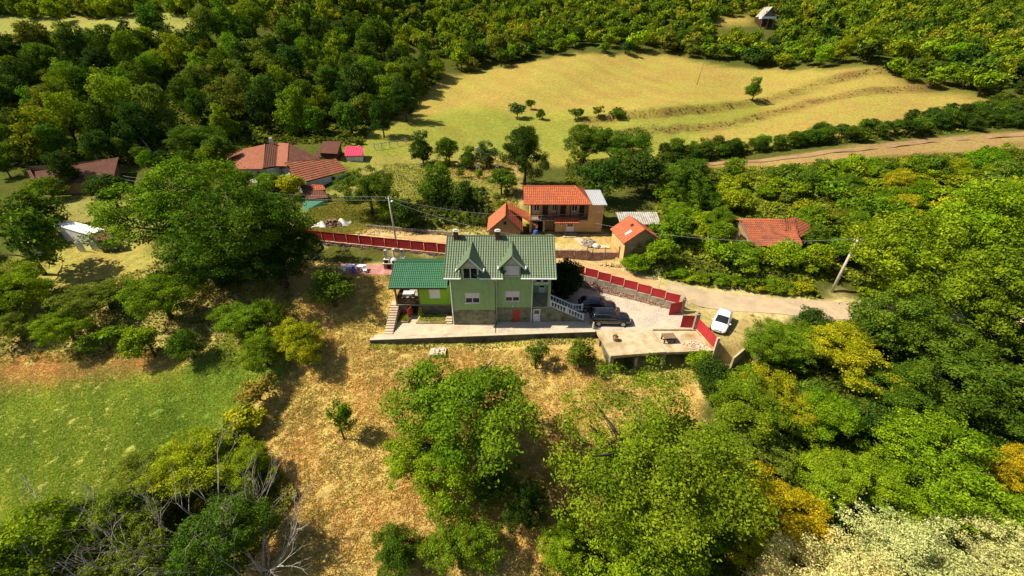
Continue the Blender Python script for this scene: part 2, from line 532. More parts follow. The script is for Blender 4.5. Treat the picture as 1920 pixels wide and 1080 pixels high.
def ground_mat():
    m, nt, out = nodes_of('meadow and earth')
    b = N(nt, 'ShaderNodeBsdfDiffuse')
    at = N(nt, 'ShaderNodeAttribute', attribute_name='soil')
    co = N(nt, 'ShaderNodeNewGeometry').outputs['Position']
    n1 = noise(nt, co, 0.09, 5, 0.6)
    n2 = noise(nt, co, 1.3, 6, 0.7)
    n3 = noise(nt, co, 5.0, 4, 0.7)
    f = N(nt, 'ShaderNodeMapRange')
    f.inputs['From Min'].default_value = 0.3
    f.inputs['From Max'].default_value = 0.7
    f.inputs['To Min'].default_value = 0.62
    f.inputs['To Max'].default_value = 1.28
    nt.links.new(n2, f.inputs['Value'])
    hs = N(nt, 'ShaderNodeHueSaturation')
    nt.links.new(at.outputs['Color'], hs.inputs['Color'])
    nt.links.new(f.outputs[0], hs.inputs['Value'])
    hm = N(nt, 'ShaderNodeMapRange')
    hm.inputs['From Min'].default_value = 0.3
    hm.inputs['From Max'].default_value = 0.7
    hm.inputs['To Min'].default_value = 0.49
    hm.inputs['To Max'].default_value = 0.535
    nt.links.new(n1, hm.inputs['Value'])
    nt.links.new(hm.outputs[0], hs.inputs['Hue'])
    fine = mix(nt, ramp(nt, n3, 0.35, 0.75), (0.75, 0.75, 0.75), (1.15, 1.12, 1.0))
    col = mix(nt, 1.0, hs.outputs[0], fine, 'MULTIPLY')
    nt.links.new(col, b.inputs[0])
    bn = N(nt, 'ShaderNodeBump')
    bn.inputs['Strength'].default_value = 0.8
    bn.inputs['Distance'].default_value = 0.25
    nt.links.new(n2, bn.inputs['Height'])
    nt.links.new(bn.outputs[0], b.inputs['Normal'])
    nt.links.new(b.outputs[0], out.inputs[0])
    return m
M['ground'] = ground_mat()
M['road'] = mat('dusty asphalt', (0.47, 0.35, 0.21), (0.39, 0.29, 0.175), 0.8, 0.95, 0.4, 9, c3=(0.54, 0.40, 0.22), s3=0.45)
M['track'] = mat('reddish track earth', (0.34, 0.20, 0.095), (0.24, 0.14, 0.065), 0.5, 0.95, 0.6, 3, c3=(0.26, 0.20, 0.06), s3=0.16)
M['dirt_road'] = mat('orange dirt', (0.50, 0.32, 0.135), (0.43, 0.27, 0.11), 1.0, 0.95, 0.5, 6, c3=(0.55, 0.40, 0.21), s3=0.4)

# ------------------------------------------------------------------ ground sheet
def px_poly(pts, sub=3):
    out = []
    for i, a in enumerate(pts):
        b = pts[(i + 1) % len(pts)]
        for k in range(sub):
            t = k / sub
            x, y, z = spot(a[0] + (b[0] - a[0]) * t, a[1] + (b[1] - a[1]) * t)
            out.append((x, y))
    return out

DRY, GRN, MED, MEDG, DIRT, UND, SAND = (0.56, 0.37, 0.125), (0.29, 0.38, 0.05), (0.38, 0.27, 0.07), (0.28, 0.265, 0.048), (0.52, 0.33, 0.12), (0.10, 0.105, 0.022), (0.56, 0.42, 0.20)
ZONES = [
    (px_poly([(430, 1080), (560, 930), (470, 800), (560, 690), (550, 590), (470, 560), (520, 500), (700, 505), (740, 540), (700, 640), (1120, 640), (1150, 710), (1290, 690), (1310, 800), (1060, 1080)]), DRY, 2.0),
    (px_poly([(-200, 745), (180, 712), (350, 690), (470, 600), (520, 660), (470, 700), (440, 800), (300, 900), (-100, 1080)]), GRN, 2.2),
    (px_poly([(340, 695), (400, 650), (470, 605), (515, 660), (465, 720), (430, 800), (330, 810)]), (0.20, 0.30, 0.035), 4.0),
    (px_poly([(-200, 780), (120, 745), (230, 850), (60, 960), (-200, 1010)]), (0.40, 0.38, 0.085), 6.0),
    (px_poly([(40, 560), (300, 560), (560, 560), (560, 650), (330, 660), (40, 690)]), (0.40, 0.30, 0.10), 3.0),
    (px_poly([(-200, 690), (330, 655), (345, 692), (180, 712), (-200, 750)]), (0.50, 0.38, 0.12), 2.5),
    (px_poly([(680, 300), (700, 250), (760, 235), (800, 190), (840, 150), (1080, 105), (1250, 108), (1350, 132), (1650, 138), (1730, 175), (1850, 190), (1650, 245), (1400, 272), (1250, 290), (1060, 300), (960, 300), (850, 290), (800, 300)]), MED, 6.0),
    (px_poly([(690, 300), (740, 250), (860, 215), (1080, 230), (1260, 250), (1250, 280), (1060, 290), (850, 290)]), MEDG, 14.0),
    (px_poly([(1080, 235), (1200, 225), (1330, 205), (1420, 200), (1400, 215), (1250, 238), (1150, 260)]), MEDG, 8.0),
    (px_poly([(0, 100), (-100, 100), (-100, 42), (0, 38), (350, 28), (340, 62), (130, 98)]), (0.33, 0.30, 0.08), 6.0),
    (px_poly([(690, 300), (960, 290), (975, 400), (900, 440), (740, 440), (650, 440), (560, 430), (600, 380), (680, 330)]), (0.30, 0.26, 0.065), 3.0),
    (px_poly([(850, 308), (905, 296), (965, 300), (965, 330), (900, 336), (860, 330)]), (0.42, 0.25, 0.10), 2.5),
    (px_poly([(890, 380), (975, 360), (975, 420), (905, 430)]), (0.46, 0.30, 0.12), 2.5),
    (px_poly([(560, 430), (600, 370), (660, 370), (700, 425), (640, 440)]), (0.19, 0.24, 0.03), 2.0),
    (px_poly([(1040, 440), (1150, 440), (1165, 490), (1200, 520), (1100, 500), (1040, 500)]), DIRT, 1.5),
    (px_poly([(60, 380), (330, 360), (330, 440), (60, 430)]), (0.28, 0.25, 0.07), 3.0),
    (px_poly([(90, 470), (260, 460), (300, 500), (260, 530), (90, 540)]), (0.38, 0.30, 0.08), 3.0),
    (px_poly([(1320, 312), (1440, 302), (1660, 272), (1930, 245), (1930, 272), (1700, 288), (1450, 314)]), (0.36, 0.23, 0.09), 2.5),
    (px_poly([(1335, 36), (1405, 30), (1405, 46), (1335, 50)]), MED, 3.0),
    (px_poly([(1735, 118), (1795, 118), (1795, 137), (1735, 134)]), MED, 3.0),
    (px_poly([(1855, 103), (1930, 108), (1930, 128), (1855, 118)]), MED, 3.0),
    (px_poly([(1240, 660), (1330, 665), (1400, 600), (1420, 590), (1380, 640), (1300, 700)]), (0.36, 0.30, 0.08), 2.0),
    ([(22.3, 35.5), (27, 36.5), (33, 40.5), (26, 45.5), (22.3, 43.6)], (0.42, 0.33, 0.12), 1.2),
]


def axis_grid(parts):
    out = []
    for a, b, st in parts:
        out += list(np.arange(a, b, st))
    return np.array(out + [parts[-1][1]])


def build_ground():
    g1 = [60 * 1.075 ** k for k in range(0, 40)]
    xs = np.array(sorted([-g for g in g1[1:]] + list(np.arange(-60, 60.01, 0.6)) + g1[1:]))
    ys = np.concatenate([np.arange(-80, 8, 4), np.arange(8, 70, 0.55), np.arange(70, 240, 1.6), [240 * 1.03 ** k for k in range(0, 66)]])
    X, Y = np.meshgrid(xs, ys)
    Z = terrain(X, Y)
    r_ = np.random.RandomState(3)
    near = (np.abs(X) < 60) & (Y < 70)
    jit = r_.normal(0, 0.05, X.shape)
    offroad = seg_dist(X, Y, ROAD)[0] > 3.2
    Z = Z + np.where(near & offroad & ~in_poly(X, Y, PLOT), jit - 0.03, 0)
    n0, n1 = X.shape
    me = bpy.data.meshes.new('ground')
    verts = np.stack([X, Y, Z], -1).reshape(-1, 3)
    idx = np.arange(n0 * n1).reshape(n0, n1)
    quads = np.stack([idx[:-1, :-1], idx[:-1, 1:], idx[1:, 1:], idx[1:, :-1]], -1).reshape(-1, 4)
    me.vertices.add(len(verts))
    me.vertices.foreach_set('co', verts.ravel())
    me.loops.add(quads.size)
    me.loops.foreach_set('vertex_index', quads.ravel().astype(np.int32))
    me.polygons.add(len(quads))
    me.polygons.foreach_set('loop_start', np.arange(0, quads.size, 4, dtype=np.int32))
    me.polygons.foreach_set('use_smooth', np.ones(len(quads), bool))
    me.update()
    col = np.empty((n0, n1, 4))
    col[..., :3] = UND
    col[..., 3] = 1
    xj = X + 0.9 * np.sin(Y * 0.9 + X * 0.3)
    yj = Y + 0.9 * np.sin(X * 0.8 - Y * 0.2)
    for poly, c, soft in ZONES:
        px = [p[0] for p in poly]
        py = [p[1] for p in poly]
        m = (X > min(px) - soft * 2) & (X < max(px) + soft * 2) & (Y > min(py) - soft * 2) & (Y < max(py) + soft * 2)
        if not m.any():
            continue
        w = poly_w(xj[m], yj[m], poly, soft)[:, None]
        col[m, :3] = col[m, :3] * (1 - w) + np.array(c) * w
    rd, _ = seg_dist(X, Y, ROAD)
    w = ((1 - sstep(2.2, 4.3, rd + 0.5 * np.sin(X * 1.1) + 0.4 * np.sin(Y * 2.3))) * sstep(-45, -30, X))[..., None]
    col[..., :3] = col[..., :3] * (1 - w) + np.array(SAND) * w
    # bare earth on the small terrace banks
    for pts, h, wd in BANKS:
        yy = np.interp(X, [p[0] for p in pts], [p[1] for p in pts])
        fade = sstep(pts[0][0] - 6, pts[0][0] + 6, X) * (1 - sstep(pts[-1][0] - 6, pts[-1][0] + 6, X))
        w = (fade * (1 - sstep(1.0, 3.2, np.abs(Y - yy + 0.6 * np.sin(X * 0.9)))) * (0.6 + 0.3 * np.sin(X * 0.37) * np.sin(X * 0.11)))[..., None]
        col[..., :3] = col[..., :3] * (1 - w) + np.array((0.20, 0.12, 0.04)) * w
    a = me.attributes.new('soil', 'FLOAT_COLOR', 'POINT')
    a.data.foreach_set('color', col.ravel())
    me.materials.append(M['ground'])
    o = link('ground', me)
    tag(o, 'sloping ground of dry grass, green field and mown meadow', None, None, 'structure')
build_ground()


def ribbon(name, pts, widths, mat_, lift, label, seed=1, step=1.2):
    """a strip laid on the terrain"""
    P_ = [Vector((p[0], p[1])) for p in pts]
    fine, wd = [], []
    for i in range(len(P_) - 1):
        n = max(1, int((P_[i + 1] - P_[i]).length / step))
        for k in range(n):
            t = k / n
            p0, p1, p2, p3 = P_[max(i - 1, 0)], P_[i], P_[i + 1], P_[min(i + 2, len(P_) - 1)]
            q = 0.5 * ((2 * p1) + (p2 - p0) * t + (2 * p0 - 5 * p1 + 4 * p2 - p3) * t * t + (3 * p1 - p0 - 3 * p2 + p3) * t ** 3)
            fine.append(q)
            wd.append(widths[i] + (widths[i + 1] - widths[i]) * t)
    rr = random.Random(seed)
    mb = MB()
    K = 6
    rows = []
    for i, q in enumerate(fine):
        d = (fine[min(i + 1, len(fine) - 1)] - fine[max(i - 1, 0)]).normalized()
        nrm = Vector((-d.y, d.x))
        a, b = wd[i] * (1 + rr.uniform(-0.06, 0.06)), wd[i] * (1 + rr.uniform(-0.06, 0.06))
        row = []
        for k in range(K + 1):
            t = k / K
            p = q + nrm * (-a / 2 + (a + b) / 2 * t)
            row.append((p.x, p.y))
        rows.append(row)
    A = np.array(rows)
    Z = terrain(A[..., 0], A[..., 1])
    vs_ = [(A[i, k, 0], A[i, k, 1], Z[i, k] + lift) for i in range(len(rows)) for k in range(K + 1)]
    fs = [(i * (K + 1) + k, i * (K + 1) + k + 1, (i + 1) * (K + 1) + k + 1, (i + 1) * (K + 1) + k) for i in range(len(rows) - 1) for k in range(K)]
    mb.add(vs_, fs)
    o = mb.obj(name, mat_, smooth=True)
    return tag(o, label, None, None, 'structure')

ribbon('road', ROAD[:8], [4.2] * 5 + [4.0, 3.8, 3.6], M['road'], 0.055, 'dusty asphalt lane curving past the gate', 2)
ribbon('dirt_road', ROAD[7:14], [3.6, 3.4, 3.0] + [2.3] * 10, M['dirt_road'], 0.05, 'orange dirt lane behind the red fence', 3)
ribbon('track', [spot(u, v)[:2] for u, v in ((1330, 309), (1400, 303), (1500, 294), (1600, 282), (1660, 275), (1760, 265), (1860, 256), (1990, 246))], [1.6, 1.8, 2.2, 1.8, 2.4, 2.2, 2.2, 2.2], M['track'], 0.12, 'bare earth farm track climbing beside a hedge', 4)

# gravel drive, concrete path, patio
mb = MB().prism([(-1.9, 39.35), (9.9, 39.95), (22.1, 40.15), (21.9, 43.9), (11.1, 49.3), (4.2, 52.9), (-7.0, 53.6), (-7.0, 46), (2.0, 46), (2.0, 42), (-1.9, 42)], -0.3, 0.02)
tag(mb.obj('gravel_drive', M['gravel']), 'white gravel forecourt', None, None, 'structure')

# ------------------------------------------------------------------ vegetation
def mesh_quads(name, verts, tint, mat_):
    """verts: (n, 4, 3) leaf quads"""
    n = len(verts)
    me = bpy.data.meshes.new(name)
    me.vertices.add(n * 4)
    me.vertices.foreach_set('co', verts.reshape(-1).astype(np.float32))
    me.loops.add(n * 4)
    me.loops.foreach_set('vertex_index', np.arange(n * 4, dtype=np.int32))
    me.polygons.add(n)
    me.polygons.foreach_set('loop_start', np.arange(0, n * 4, 4, dtype=np.int32))
    me.update()
    a = me.attributes.new('tint', 'FLOAT', 'POINT')
    a.data.foreach_set('value', np.repeat(tint, 4).astype(np.float32))
    me.materials.append(mat_)
    return me


def unit(v):
    return v / np.maximum(np.linalg.norm(v, axis=-1, keepdims=True), 1e-6)


def leaves_at(pos, nrm, size, rs, aspect=0.55):
    n = len(pos)
    a = unit(np.cross(nrm, unit(rs.normal(size=(n, 3)))))
    b = np.cross(nrm, a)
    s = size * rs.uniform(0.4, 1.55, (n, 1))
    fold = nrm * s * rs.uniform(-0.25, 0.25, (n, 1))
    return np.stack([pos - a * s, pos + b * s * aspect + fold, pos + a * s, pos - b * s * aspect + fold], 1)


def crown_mesh(name, seed, clumps, per, leaf, cr=(0.2, 0.36), style='round', mat_=None, lobes=5):
    """crown of unit radius: a few big lobes, each set with leafy clumps, gaps left between them"""
    rs = np.random.RandomState(seed)
    lc = unit(rs.normal(size=(lobes, 3))) * rs.uniform(0.32, 0.56, (lobes, 1))
    lc[:, 2] = lc[:, 2] * 0.75 + 0.04
    lr = rs.uniform(0.36, 0.60, lobes)
    if style == 'ball':
        lc *= 0.4
        lr = lr * 0 + 0.75
    if style == 'tall':
        lc[:, :2] *= 0.5
        lc[:, 2] = np.linspace(-0.5, 0.55, lobes)
        lr = np.linspace(0.62, 0.34, lobes)
    if style == 'spread':
        lc[:, 2] = np.abs(lc[:, 2]) * 0.3
    w = lr ** 2 / (lr ** 2).sum()
    li = rs.choice(lobes, clumps, p=w)
    d = unit(rs.normal(size=(clumps, 3)) + np.array([0, 0, 0.15]))
    c = lc[li] + d * (lr[li] * rs.uniform(0.62, 1.0, clumps))[:, None] * np.array([1, 1, 0.85])
    c[:, 2] = np.maximum(c[:, 2], -0.75 + 0.2 * rs.uniform(size=clumps))
    c /= max(1.0, np.percentile(np.linalg.norm(c, axis=1), 92) + cr[0] * 0.5)
    out = unit(c + 1e-3)
    size = rs.uniform(cr[0], cr[1], clumps)
    ctint = rs.uniform(0.2, 0.8, clumps)
    P_, Nn, T = [], [], []
    for i in range(clumps):
        n = int(per * (size[i] / cr[1]) ** 2 * rs.uniform(0.7, 1.2)) + 4
        dd = unit(rs.normal(size=(n, 3)) + np.array([0, 0, 0.3]) + 0.35 * d[i])
        r_ = size[i] * rs.uniform(0.35, 1.15, (n, 1)) ** 0.7
        p = c[i] + dd * r_ * np.array([1.15, 1.15, 0.72])
        nr = unit(dd * 0.55 + out[i] * 0.3 + np.array([0, 0, 0.3]) + rs.normal(size=(n, 3)) * 0.62)
        P_.append(p)
        Nn.append(nr)
        T.append(np.clip(ctint[i] + rs.normal(0, 0.24, n), 0, 1))
    P_, Nn, T = np.concatenate(P_), np.concatenate(Nn), np.concatenate(T)
    # stray twig leaves that break the outline
    m = len(P_) // 12
    k = rs.randint(0, len(P_), m)
    P_ = np.concatenate([P_, P_[k] * rs.uniform(1.02, 1.18, (m, 1))])
    Nn = np.concatenate([Nn, Nn[k]])
    T = np.concatenate([T, T[k]])
    return mesh_quads(name, leaves_at(P_, Nn, leaf, rs), T, mat_ or M['leaf'])


def trunk_mesh(name, seed, branches=9, r0=0.055, spread=0.62, mat_=None):
    """trunk from z=0 to the crown centre at z=1, limbs reaching into the crown"""
    rr = random.Random(seed)
    mb = MB()
    lean = (rr.uniform(-0.06, 0.06), rr.uniform(-0.06, 0.06))
    stem = [(0, 0, -0.1), (lean[0] * 0.4, lean[1] * 0.4, 0.3), (lean[0], lean[1], 0.65), (lean[0] * 1.6, lean[1] * 1.6, 1.1)]
    mb.tube(stem, [r0 * 1.35, r0, r0 * 0.75, r0 * 0.3], 7)
    for k in range(branches):
        a = 6.283 * k / branches + rr.uniform(-0.3, 0.3)
        z0 = rr.uniform(0.38, 0.95)
        L = spread * rr.uniform(0.6, 1.1)
        z1 = z0 + rr.uniform(0.15, 0.5)
        mb.tube([(lean[0] * z0 * 1.5, lean[1] * z0 * 1.5, z0), (math.cos(a) * L * 0.5, math.sin(a) * L * 0.5, (z0 + z1) / 2 + 0.03), (math.cos(a) * L, math.sin(a) * L, z1)],
                [r0 * 0.5, r0 * 0.34, r0 * 0.12], 5, False)
    me = bpy.data.meshes.new(name)
    me.from_pydata(mb.v, [], mb.f)
    me.polygons.foreach_set('use_smooth', [True] * len(me.polygons))
    me.materials.append(mat_ or M['bark'])
    return me


CR = {
    'near': [crown_mesh('crown_near', 11 + k, 240, 240, 0.0168, (0.07, 0.14), lobes=7) for k in range(5)],
    'fine': [crown_mesh('crown_fine', 31 + k, 400, 240, 0.0108, (0.05, 0.11), lobes=10) for k in range(2)],
    'pale': [crown_mesh('crown_pale', 41 + k, 340, 210, 0.0125, (0.055, 0.12), lobes=9, mat_=M['blossom']) for k in range(2)],
    'mid': [crown_mesh('crown_mid', 51 + k, 110, 105, 0.037, (0.115, 0.225)) for k in range(6)],
    'tall': [crown_mesh('crown_tall', 71 + k, 80, 110, 0.042, (0.12, 0.22), 'tall', lobes=4) for k in range(3)],
    'dense': [crown_mesh('crown_dense', 151 + k, 120, 190, 0.036, (0.15, 0.25), 'ball') for k in range(2)],
    'shrub': [crown_mesh('crown_shrub', 91 + k, 44, 70, 0.072, (0.17, 0.32), 'spread') for k in range(4)],
    'far': [crown_mesh('crown_far', 111 + k, 36, 38, 0.105, (0.19, 0.36), lobes=4) for k in range(6)],
    'sparse': [crown_mesh('crown_sparse', 131 + k, 60, 55, 0.05, (0.12, 0.22)) for k in range(3)],
}
TR = [trunk_mesh('trunk', 5 + k) for k in range(4)]

PAL = {
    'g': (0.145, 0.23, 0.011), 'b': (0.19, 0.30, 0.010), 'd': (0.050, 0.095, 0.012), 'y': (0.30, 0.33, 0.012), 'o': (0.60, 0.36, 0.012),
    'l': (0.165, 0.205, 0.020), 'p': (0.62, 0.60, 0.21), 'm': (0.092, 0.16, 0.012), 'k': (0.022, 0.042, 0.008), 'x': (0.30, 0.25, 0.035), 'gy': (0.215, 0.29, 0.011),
    'n': (0.11, 0.17, 0.045), 'e': (0.44, 0.38, 0.013), 'ey': (0.34, 0.35, 0.012),
}
TONE = {'g': 'mid green', 'b': 'bright green', 'd': 'dark green', 'y': 'yellowing', 'l': 'olive', 'm': 'deep green', 'gy': 'yellow green', 'n': 'grey green', 'x': 'brownish'}
PLANTED = []


def plant(name, x, y, z, rx, rz, lift, kind, col, label, cat, group=None, jit=0.16, lean=0.0):
    o = root(name, (x, y, z - 0.05), label, cat, group, rnd.uniform(0, 6.28))
    hc = rz * 0.92 + lift
    c = link('crown', rnd.choice(CR[kind]), o)
    c.location = (0, 0, hc)
    c.scale = (rx * rnd.uniform(1.04, 1.18), rx * rnd.uniform(1.04, 1.18), rz * 1.08)
    base = PAL[col] if isinstance(col, str) else col
    f = 1 + rnd.uniform(-jit, jit)
    c.color = (base[0] * f * (1 + rnd.uniform(-jit, jit)), base[1] * f, base[2] * f, 1)
    t = link('trunk', rnd.choice(TR), o)
    tw = max(rx, 0.35 * hc)
    t.scale = (tw, tw, hc)
    if lean:
        o.rotation_euler = (rnd.uniform(-lean, lean), rnd.uniform(-lean, lean), o.rotation_euler[2])
    PLANTED.append((x, y, rx))
    return o


def tree(u, v, ru, rv, kind, col, label, name='broadleaf_tree', cat='tree', group=None, lift=0.1, jit=0.1):
    """crown centred on the line of sight (u, v), about ru by rv pixels in half size, growing from the ground below"""
    x, y, z = spot(u, v)
    for _ in range(3):
        s = CAM_F / depth_of(x, y, z + 2)
        rx = ru / s
        e = math.atan2(CAM_H - z - 3, y)
        rz = math.sqrt(max((rv / s) ** 2 - (rx * math.sin(e)) ** 2, (0.45 * rx) ** 2)) / max(math.cos(e), 0.45)
        rz = min(rz, 1.5 * rx)
        hc = rz * 0.92 + lift * rx
        x, y, z = spot(u, v, hc)
    return plant(name, x, y, z, rx, rz, lift * rx, kind, col, label, cat, group, jit)


def scatter(poly_px, n, rmin, rmax, kinds, cols, name, label, cat, group, seed, sep=1.2, avoid=(), hr=(0.75, 1.1), lift=0.25, world_poly=None, clear=0.75):
    """individual plants over an area of ground"""
    rr = random.Random(seed)
    poly = world_poly or px_poly(poly_px)
    xs = [p[0] for p in poly]
    ys = [p[1] for p in poly]
    got, tries, made = [], 0, []
    while len(got) < n and tries < n * 60:
        tries += 1
        x, y = rr.uniform(min(xs), max(xs)), rr.uniform(min(ys), max(ys))
        if not bool(in_poly(np.array([x]), np.array([y]), poly)[0]):
            continue
        r_ = rr.uniform(rmin, rmax)
        if any((x - q[0]) ** 2 + (y - q[1]) ** 2 < ((r_ + q[2]) * sep / 2) ** 2 for q in got):
            continue
        if any(a[0] - r_ * clear < x < a[1] + r_ * clear and a[2] - r_ * clear < y < a[3] + r_ * clear for a in avoid):
            continue
        if float(seg_dist(np.array([x]), np.array([y]), ROAD)[0][0]) < 2.6 + r_ * 0.6:
            continue
        got.append((x, y, r_))
        cc = rr.choice(cols)
        o = plant(name, x, y, gz(x, y), r_, r_ * rr.uniform(*hr), lift * r_, rr.choice(kinds), cc, None, cat, group, 0.2)
        made.append((o, x / max(y, 1), y, r_, cc))
    # describe each one by size, tone and place within its group
    def rank(vals, names):
        order = sorted(vals)
        return [names[min(len(names) - 1, int(len(names) * order.index(v) / max(1, len(order))))] for v in vals]
    A = rank([m[1] for m in made], ['far left', 'left', 'middle', 'right', 'far right'])
    B = rank([m[2] for m in made], ['front', 'middle', 'back'])
    C_ = rank([m[3] for m in made], ['small', 'medium', 'large'])
    noun, area = label
    for m, a, b, c in zip(made, A, B, C_):
        place = 'centre' if (a, b) == ('middle', 'middle') else (b + ' ' + a if b != 'middle' else a)
        m[0]['label'] = f'{c} {TONE[m[4]]} {noun}, {place} of the {area}'
    return got


# building footprints to keep clear (x0, x1, y0, y1)
FOOT = [(-15.5, 10.5, 38, 53), (10, 23, 35, 50), (22, 30, 36, 45), (1.5, 15, 55, 70), (-5, 5, 58, 66), (15, 27, 54, 64), (32, 48, 55, 67), (-56, -28, 68, 92), (-95, -62, 70, 84), (-74, -54, 52, 66)]
FOOT_R = [(13.5, 22.0, 52, 63.2), (34, 45.5, 54.5, 64), (41.2, 46.5, 44, 49.5)]

# --- trees that stand out one by one: foreground
tree(305, 380, 118, 98, 'near', 'g', 'huge walnut tree hiding the lane left of the hip roofed house, left half', lift=0.15)
tree(475, 412, 112, 108, 'near', 'm', 'huge dark walnut tree standing over the left end of the red fence', lift=0.15)
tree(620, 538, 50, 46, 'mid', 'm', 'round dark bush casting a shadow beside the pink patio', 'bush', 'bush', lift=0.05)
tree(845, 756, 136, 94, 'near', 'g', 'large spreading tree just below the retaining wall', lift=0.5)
tree(985, 950, 46, 52, 'near', 'd', 'dark bush added as shade between the two foreground trees', 'bush', 'bush', lift=0.05)  # added to darken the strip where the tree shadow should fall
tree(930, 905, 52, 48, 'near', 'm', 'dark bush added as tree shade right of the low bright tree', 'bush', 'bush', lift=0.05)  # added likewise, dark foliage in place of missing tree shadow
tree(800, 868, 88, 58, 'near', 'b', 'leafy tree below the large spreading tree, on the dry slope', lift=0.35)
tree(1188, 845, 180, 152, 'fine', 'g', 'largest foreground tree, fine leaved, right of the bare slope', lift=0.25)
tree(634, 786, 29, 36, 'sparse', 'g', 'lone sapling with a thin trunk on the dry slope', 'sapling', 'sapling', lift=0.55)
tree(740, 1040, 55, 46, 'near', 'm', 'dark bush cut by the bottom edge, left of the bottom middle', 'bush', 'bush', lift=0.1)
tree(858, 1020, 74, 62, 'near', 'g', 'dark leafy tree at the bottom edge right of the dark bush', lift=0.2)
tree(1005, 665, 25, 28, 'sparse', 'm', 'small see-through fruit sapling under the retaining wall', 'sapling', 'sapling', lift=0.3)
tree(1090, 662, 34, 34, 'mid', 'l', 'olive bush at the foot of the retaining wall beside the garage', 'bush', 'bush', lift=0.1)
tree(1312, 672, 30, 26, 'mid', 'b', 'bright climber growing over the corner of the garage terrace', 'bush', 'bush', lift=0.3)
tree(1180, 688, 12, 12, 'shrub', 'n', 'small blue green bush between the garage pillars', 'bush', 'bush', lift=0.0)
tree(385, 475, 95, 72, 'near', 'm', 'dark walnut tree filling the gap between the two huge walnut trees', lift=0.1)
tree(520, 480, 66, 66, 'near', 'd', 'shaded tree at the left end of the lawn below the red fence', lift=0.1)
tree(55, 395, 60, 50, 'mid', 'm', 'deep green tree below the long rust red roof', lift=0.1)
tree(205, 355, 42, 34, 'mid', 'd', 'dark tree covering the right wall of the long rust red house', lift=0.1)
tree(90, 352, 34, 24, 'mid', 'g', 'green bush before the wall of the long rust red house', 'bush', 'bush', lift=0.1)
tree(1395, 470, 30, 22, 'mid', 'g', 'green bush hiding the white gable of the overgrown cottage', 'bush', 'bush', lift=0.05)
tree(1450, 472, 40, 20, 'mid', 'gy', 'yellow green bush in front of the overgrown cottage', 'bush', 'bush', lift=0.05)
tree(1545, 445, 30, 30, 'mid', 'm', 'deep green bush at the right end of the overgrown cottage', 'bush', 'bush', lift=0.05)
tree(1345, 440, 28, 30, 'mid', 'g', 'green bush at the left end of the overgrown cottage', 'bush', 'bush', lift=0.05)
tree(1262, 430, 40, 36, 'mid', 'g', 'green thicket right of the small ochre shed', 'bush', 'bush', lift=0.05)
tree(1240, 470, 34, 30, 'mid', 'b', 'bright creeper right of the small ochre shed', 'bush', 'bush', lift=0.05)
tree(455, 338, 34, 22, 'mid', 'm', 'deep green bush against the wall of the farmhouse', 'bush', 'bush', lift=0.1)
tree(505, 340, 30, 20, 'mid', 'g', 'green bush between farmhouse wall and the huge dark walnut', 'bush', 'bush', lift=0.1)
# right foreground wood
for a in [(1440, 645, 52, 46, 'near', 'g', 'green tree right of the parked white hatchback'),
          (1478, 632, 52, 42, 'near', 'g', 'green tree between the white hatchback and the orange tree'),
          (1590, 665, 84, 72, 'near', 'ey', 'orange yellow tree glowing in the right hand wood'),
          (1475, 748, 70, 60, 'near', 'y', 'yellowing tree below the orange tree'),
          (1545, 780, 62, 62, 'near', 'b', 'bright green acacia in the middle of the right hand wood'),
          (1400, 745, 80, 72, 'near', 'g', 'green tree just right of the largest foreground tree'),
          (1420, 840, 70, 60, 'near', 'l', 'olive tree behind the golden shrub'),
          (1755, 500, 118, 110, 'near', 'gy', 'tall tree where the lane disappears on the right'),
          (1870, 560, 120, 130, 'near', 'g', 'tall tree at the right edge above the middle'),
          (1700, 615, 92, 92, 'near', 'm', 'deep green tree right of the orange tree'),
          (1840, 420, 105, 105, 'near', 'b', 'tall bright green tree at the right edge above the lane'),
          (1810, 690, 110, 100, 'near', 'm', 'deep green tree at the right below the tall pair'),
          (1680, 740, 80, 70, 'near', 'm', 'dark green tree below and right of the orange tree'),
          (1900, 770, 95, 85, 'near', 'm', 'green tree cut by the right edge below the middle'),
          (1640, 800, 62, 50, 'mid', 'd', 'dark shaded bush in the hollow of the right hand wood'),
          (1440, 930, 84, 64, 'near', (0.50, 0.40, 0.012), 'golden yellow shrub near the bottom, right of the largest tree'),
          (1395, 1010, 62, 45, 'near', 'y', 'yellow green shrub below the golden shrub'),
          (1545, 910, 70, 60, 'near', 'gy', 'green shrub right of the golden shrub'),
          (1640, 905, 78, 62, 'near', 'b', 'bright green bush above the pale flowering tree'),
          (1780, 880, 112, 82, 'near', 'b', 'broad bright green tree above the pale flowering tree'),
          (1905, 880, 48, 60, 'near', 'e', 'orange bush at the right edge near the bottom'),
          (1870, 960, 80, 48, 'near', 'gy', 'yellow green bush at the right edge above the pale tree'),
          (1210, 1055, 120, 50, 'near', 'b', 'bright green bush at the bottom edge below the largest tree'),
          (1060, 1020, 55, 55, 'near', 'gy', 'yellow green bush at the bottom edge left of centre right'),
          (1330, 985, 60, 45, 'near', 'm', 'dark bush between the largest tree and the golden shrub'),
          (1530, 1085, 130, 76, 'pale', 'p', 'pale cream flowering tree at the bottom edge, left half'),
          (1720, 1070, 130, 82, 'pale', 'p', 'pale cream flowering tree at the bottom edge, middle'),
          (1890, 1078, 110, 84, 'pale', 'p', 'pale cream flowering tree in the bottom right corner'),
          (1330, 700, 42, 40, 'mid', 'd', 'dark bush under the right end of the garage terrace')]:
    tree(*a)
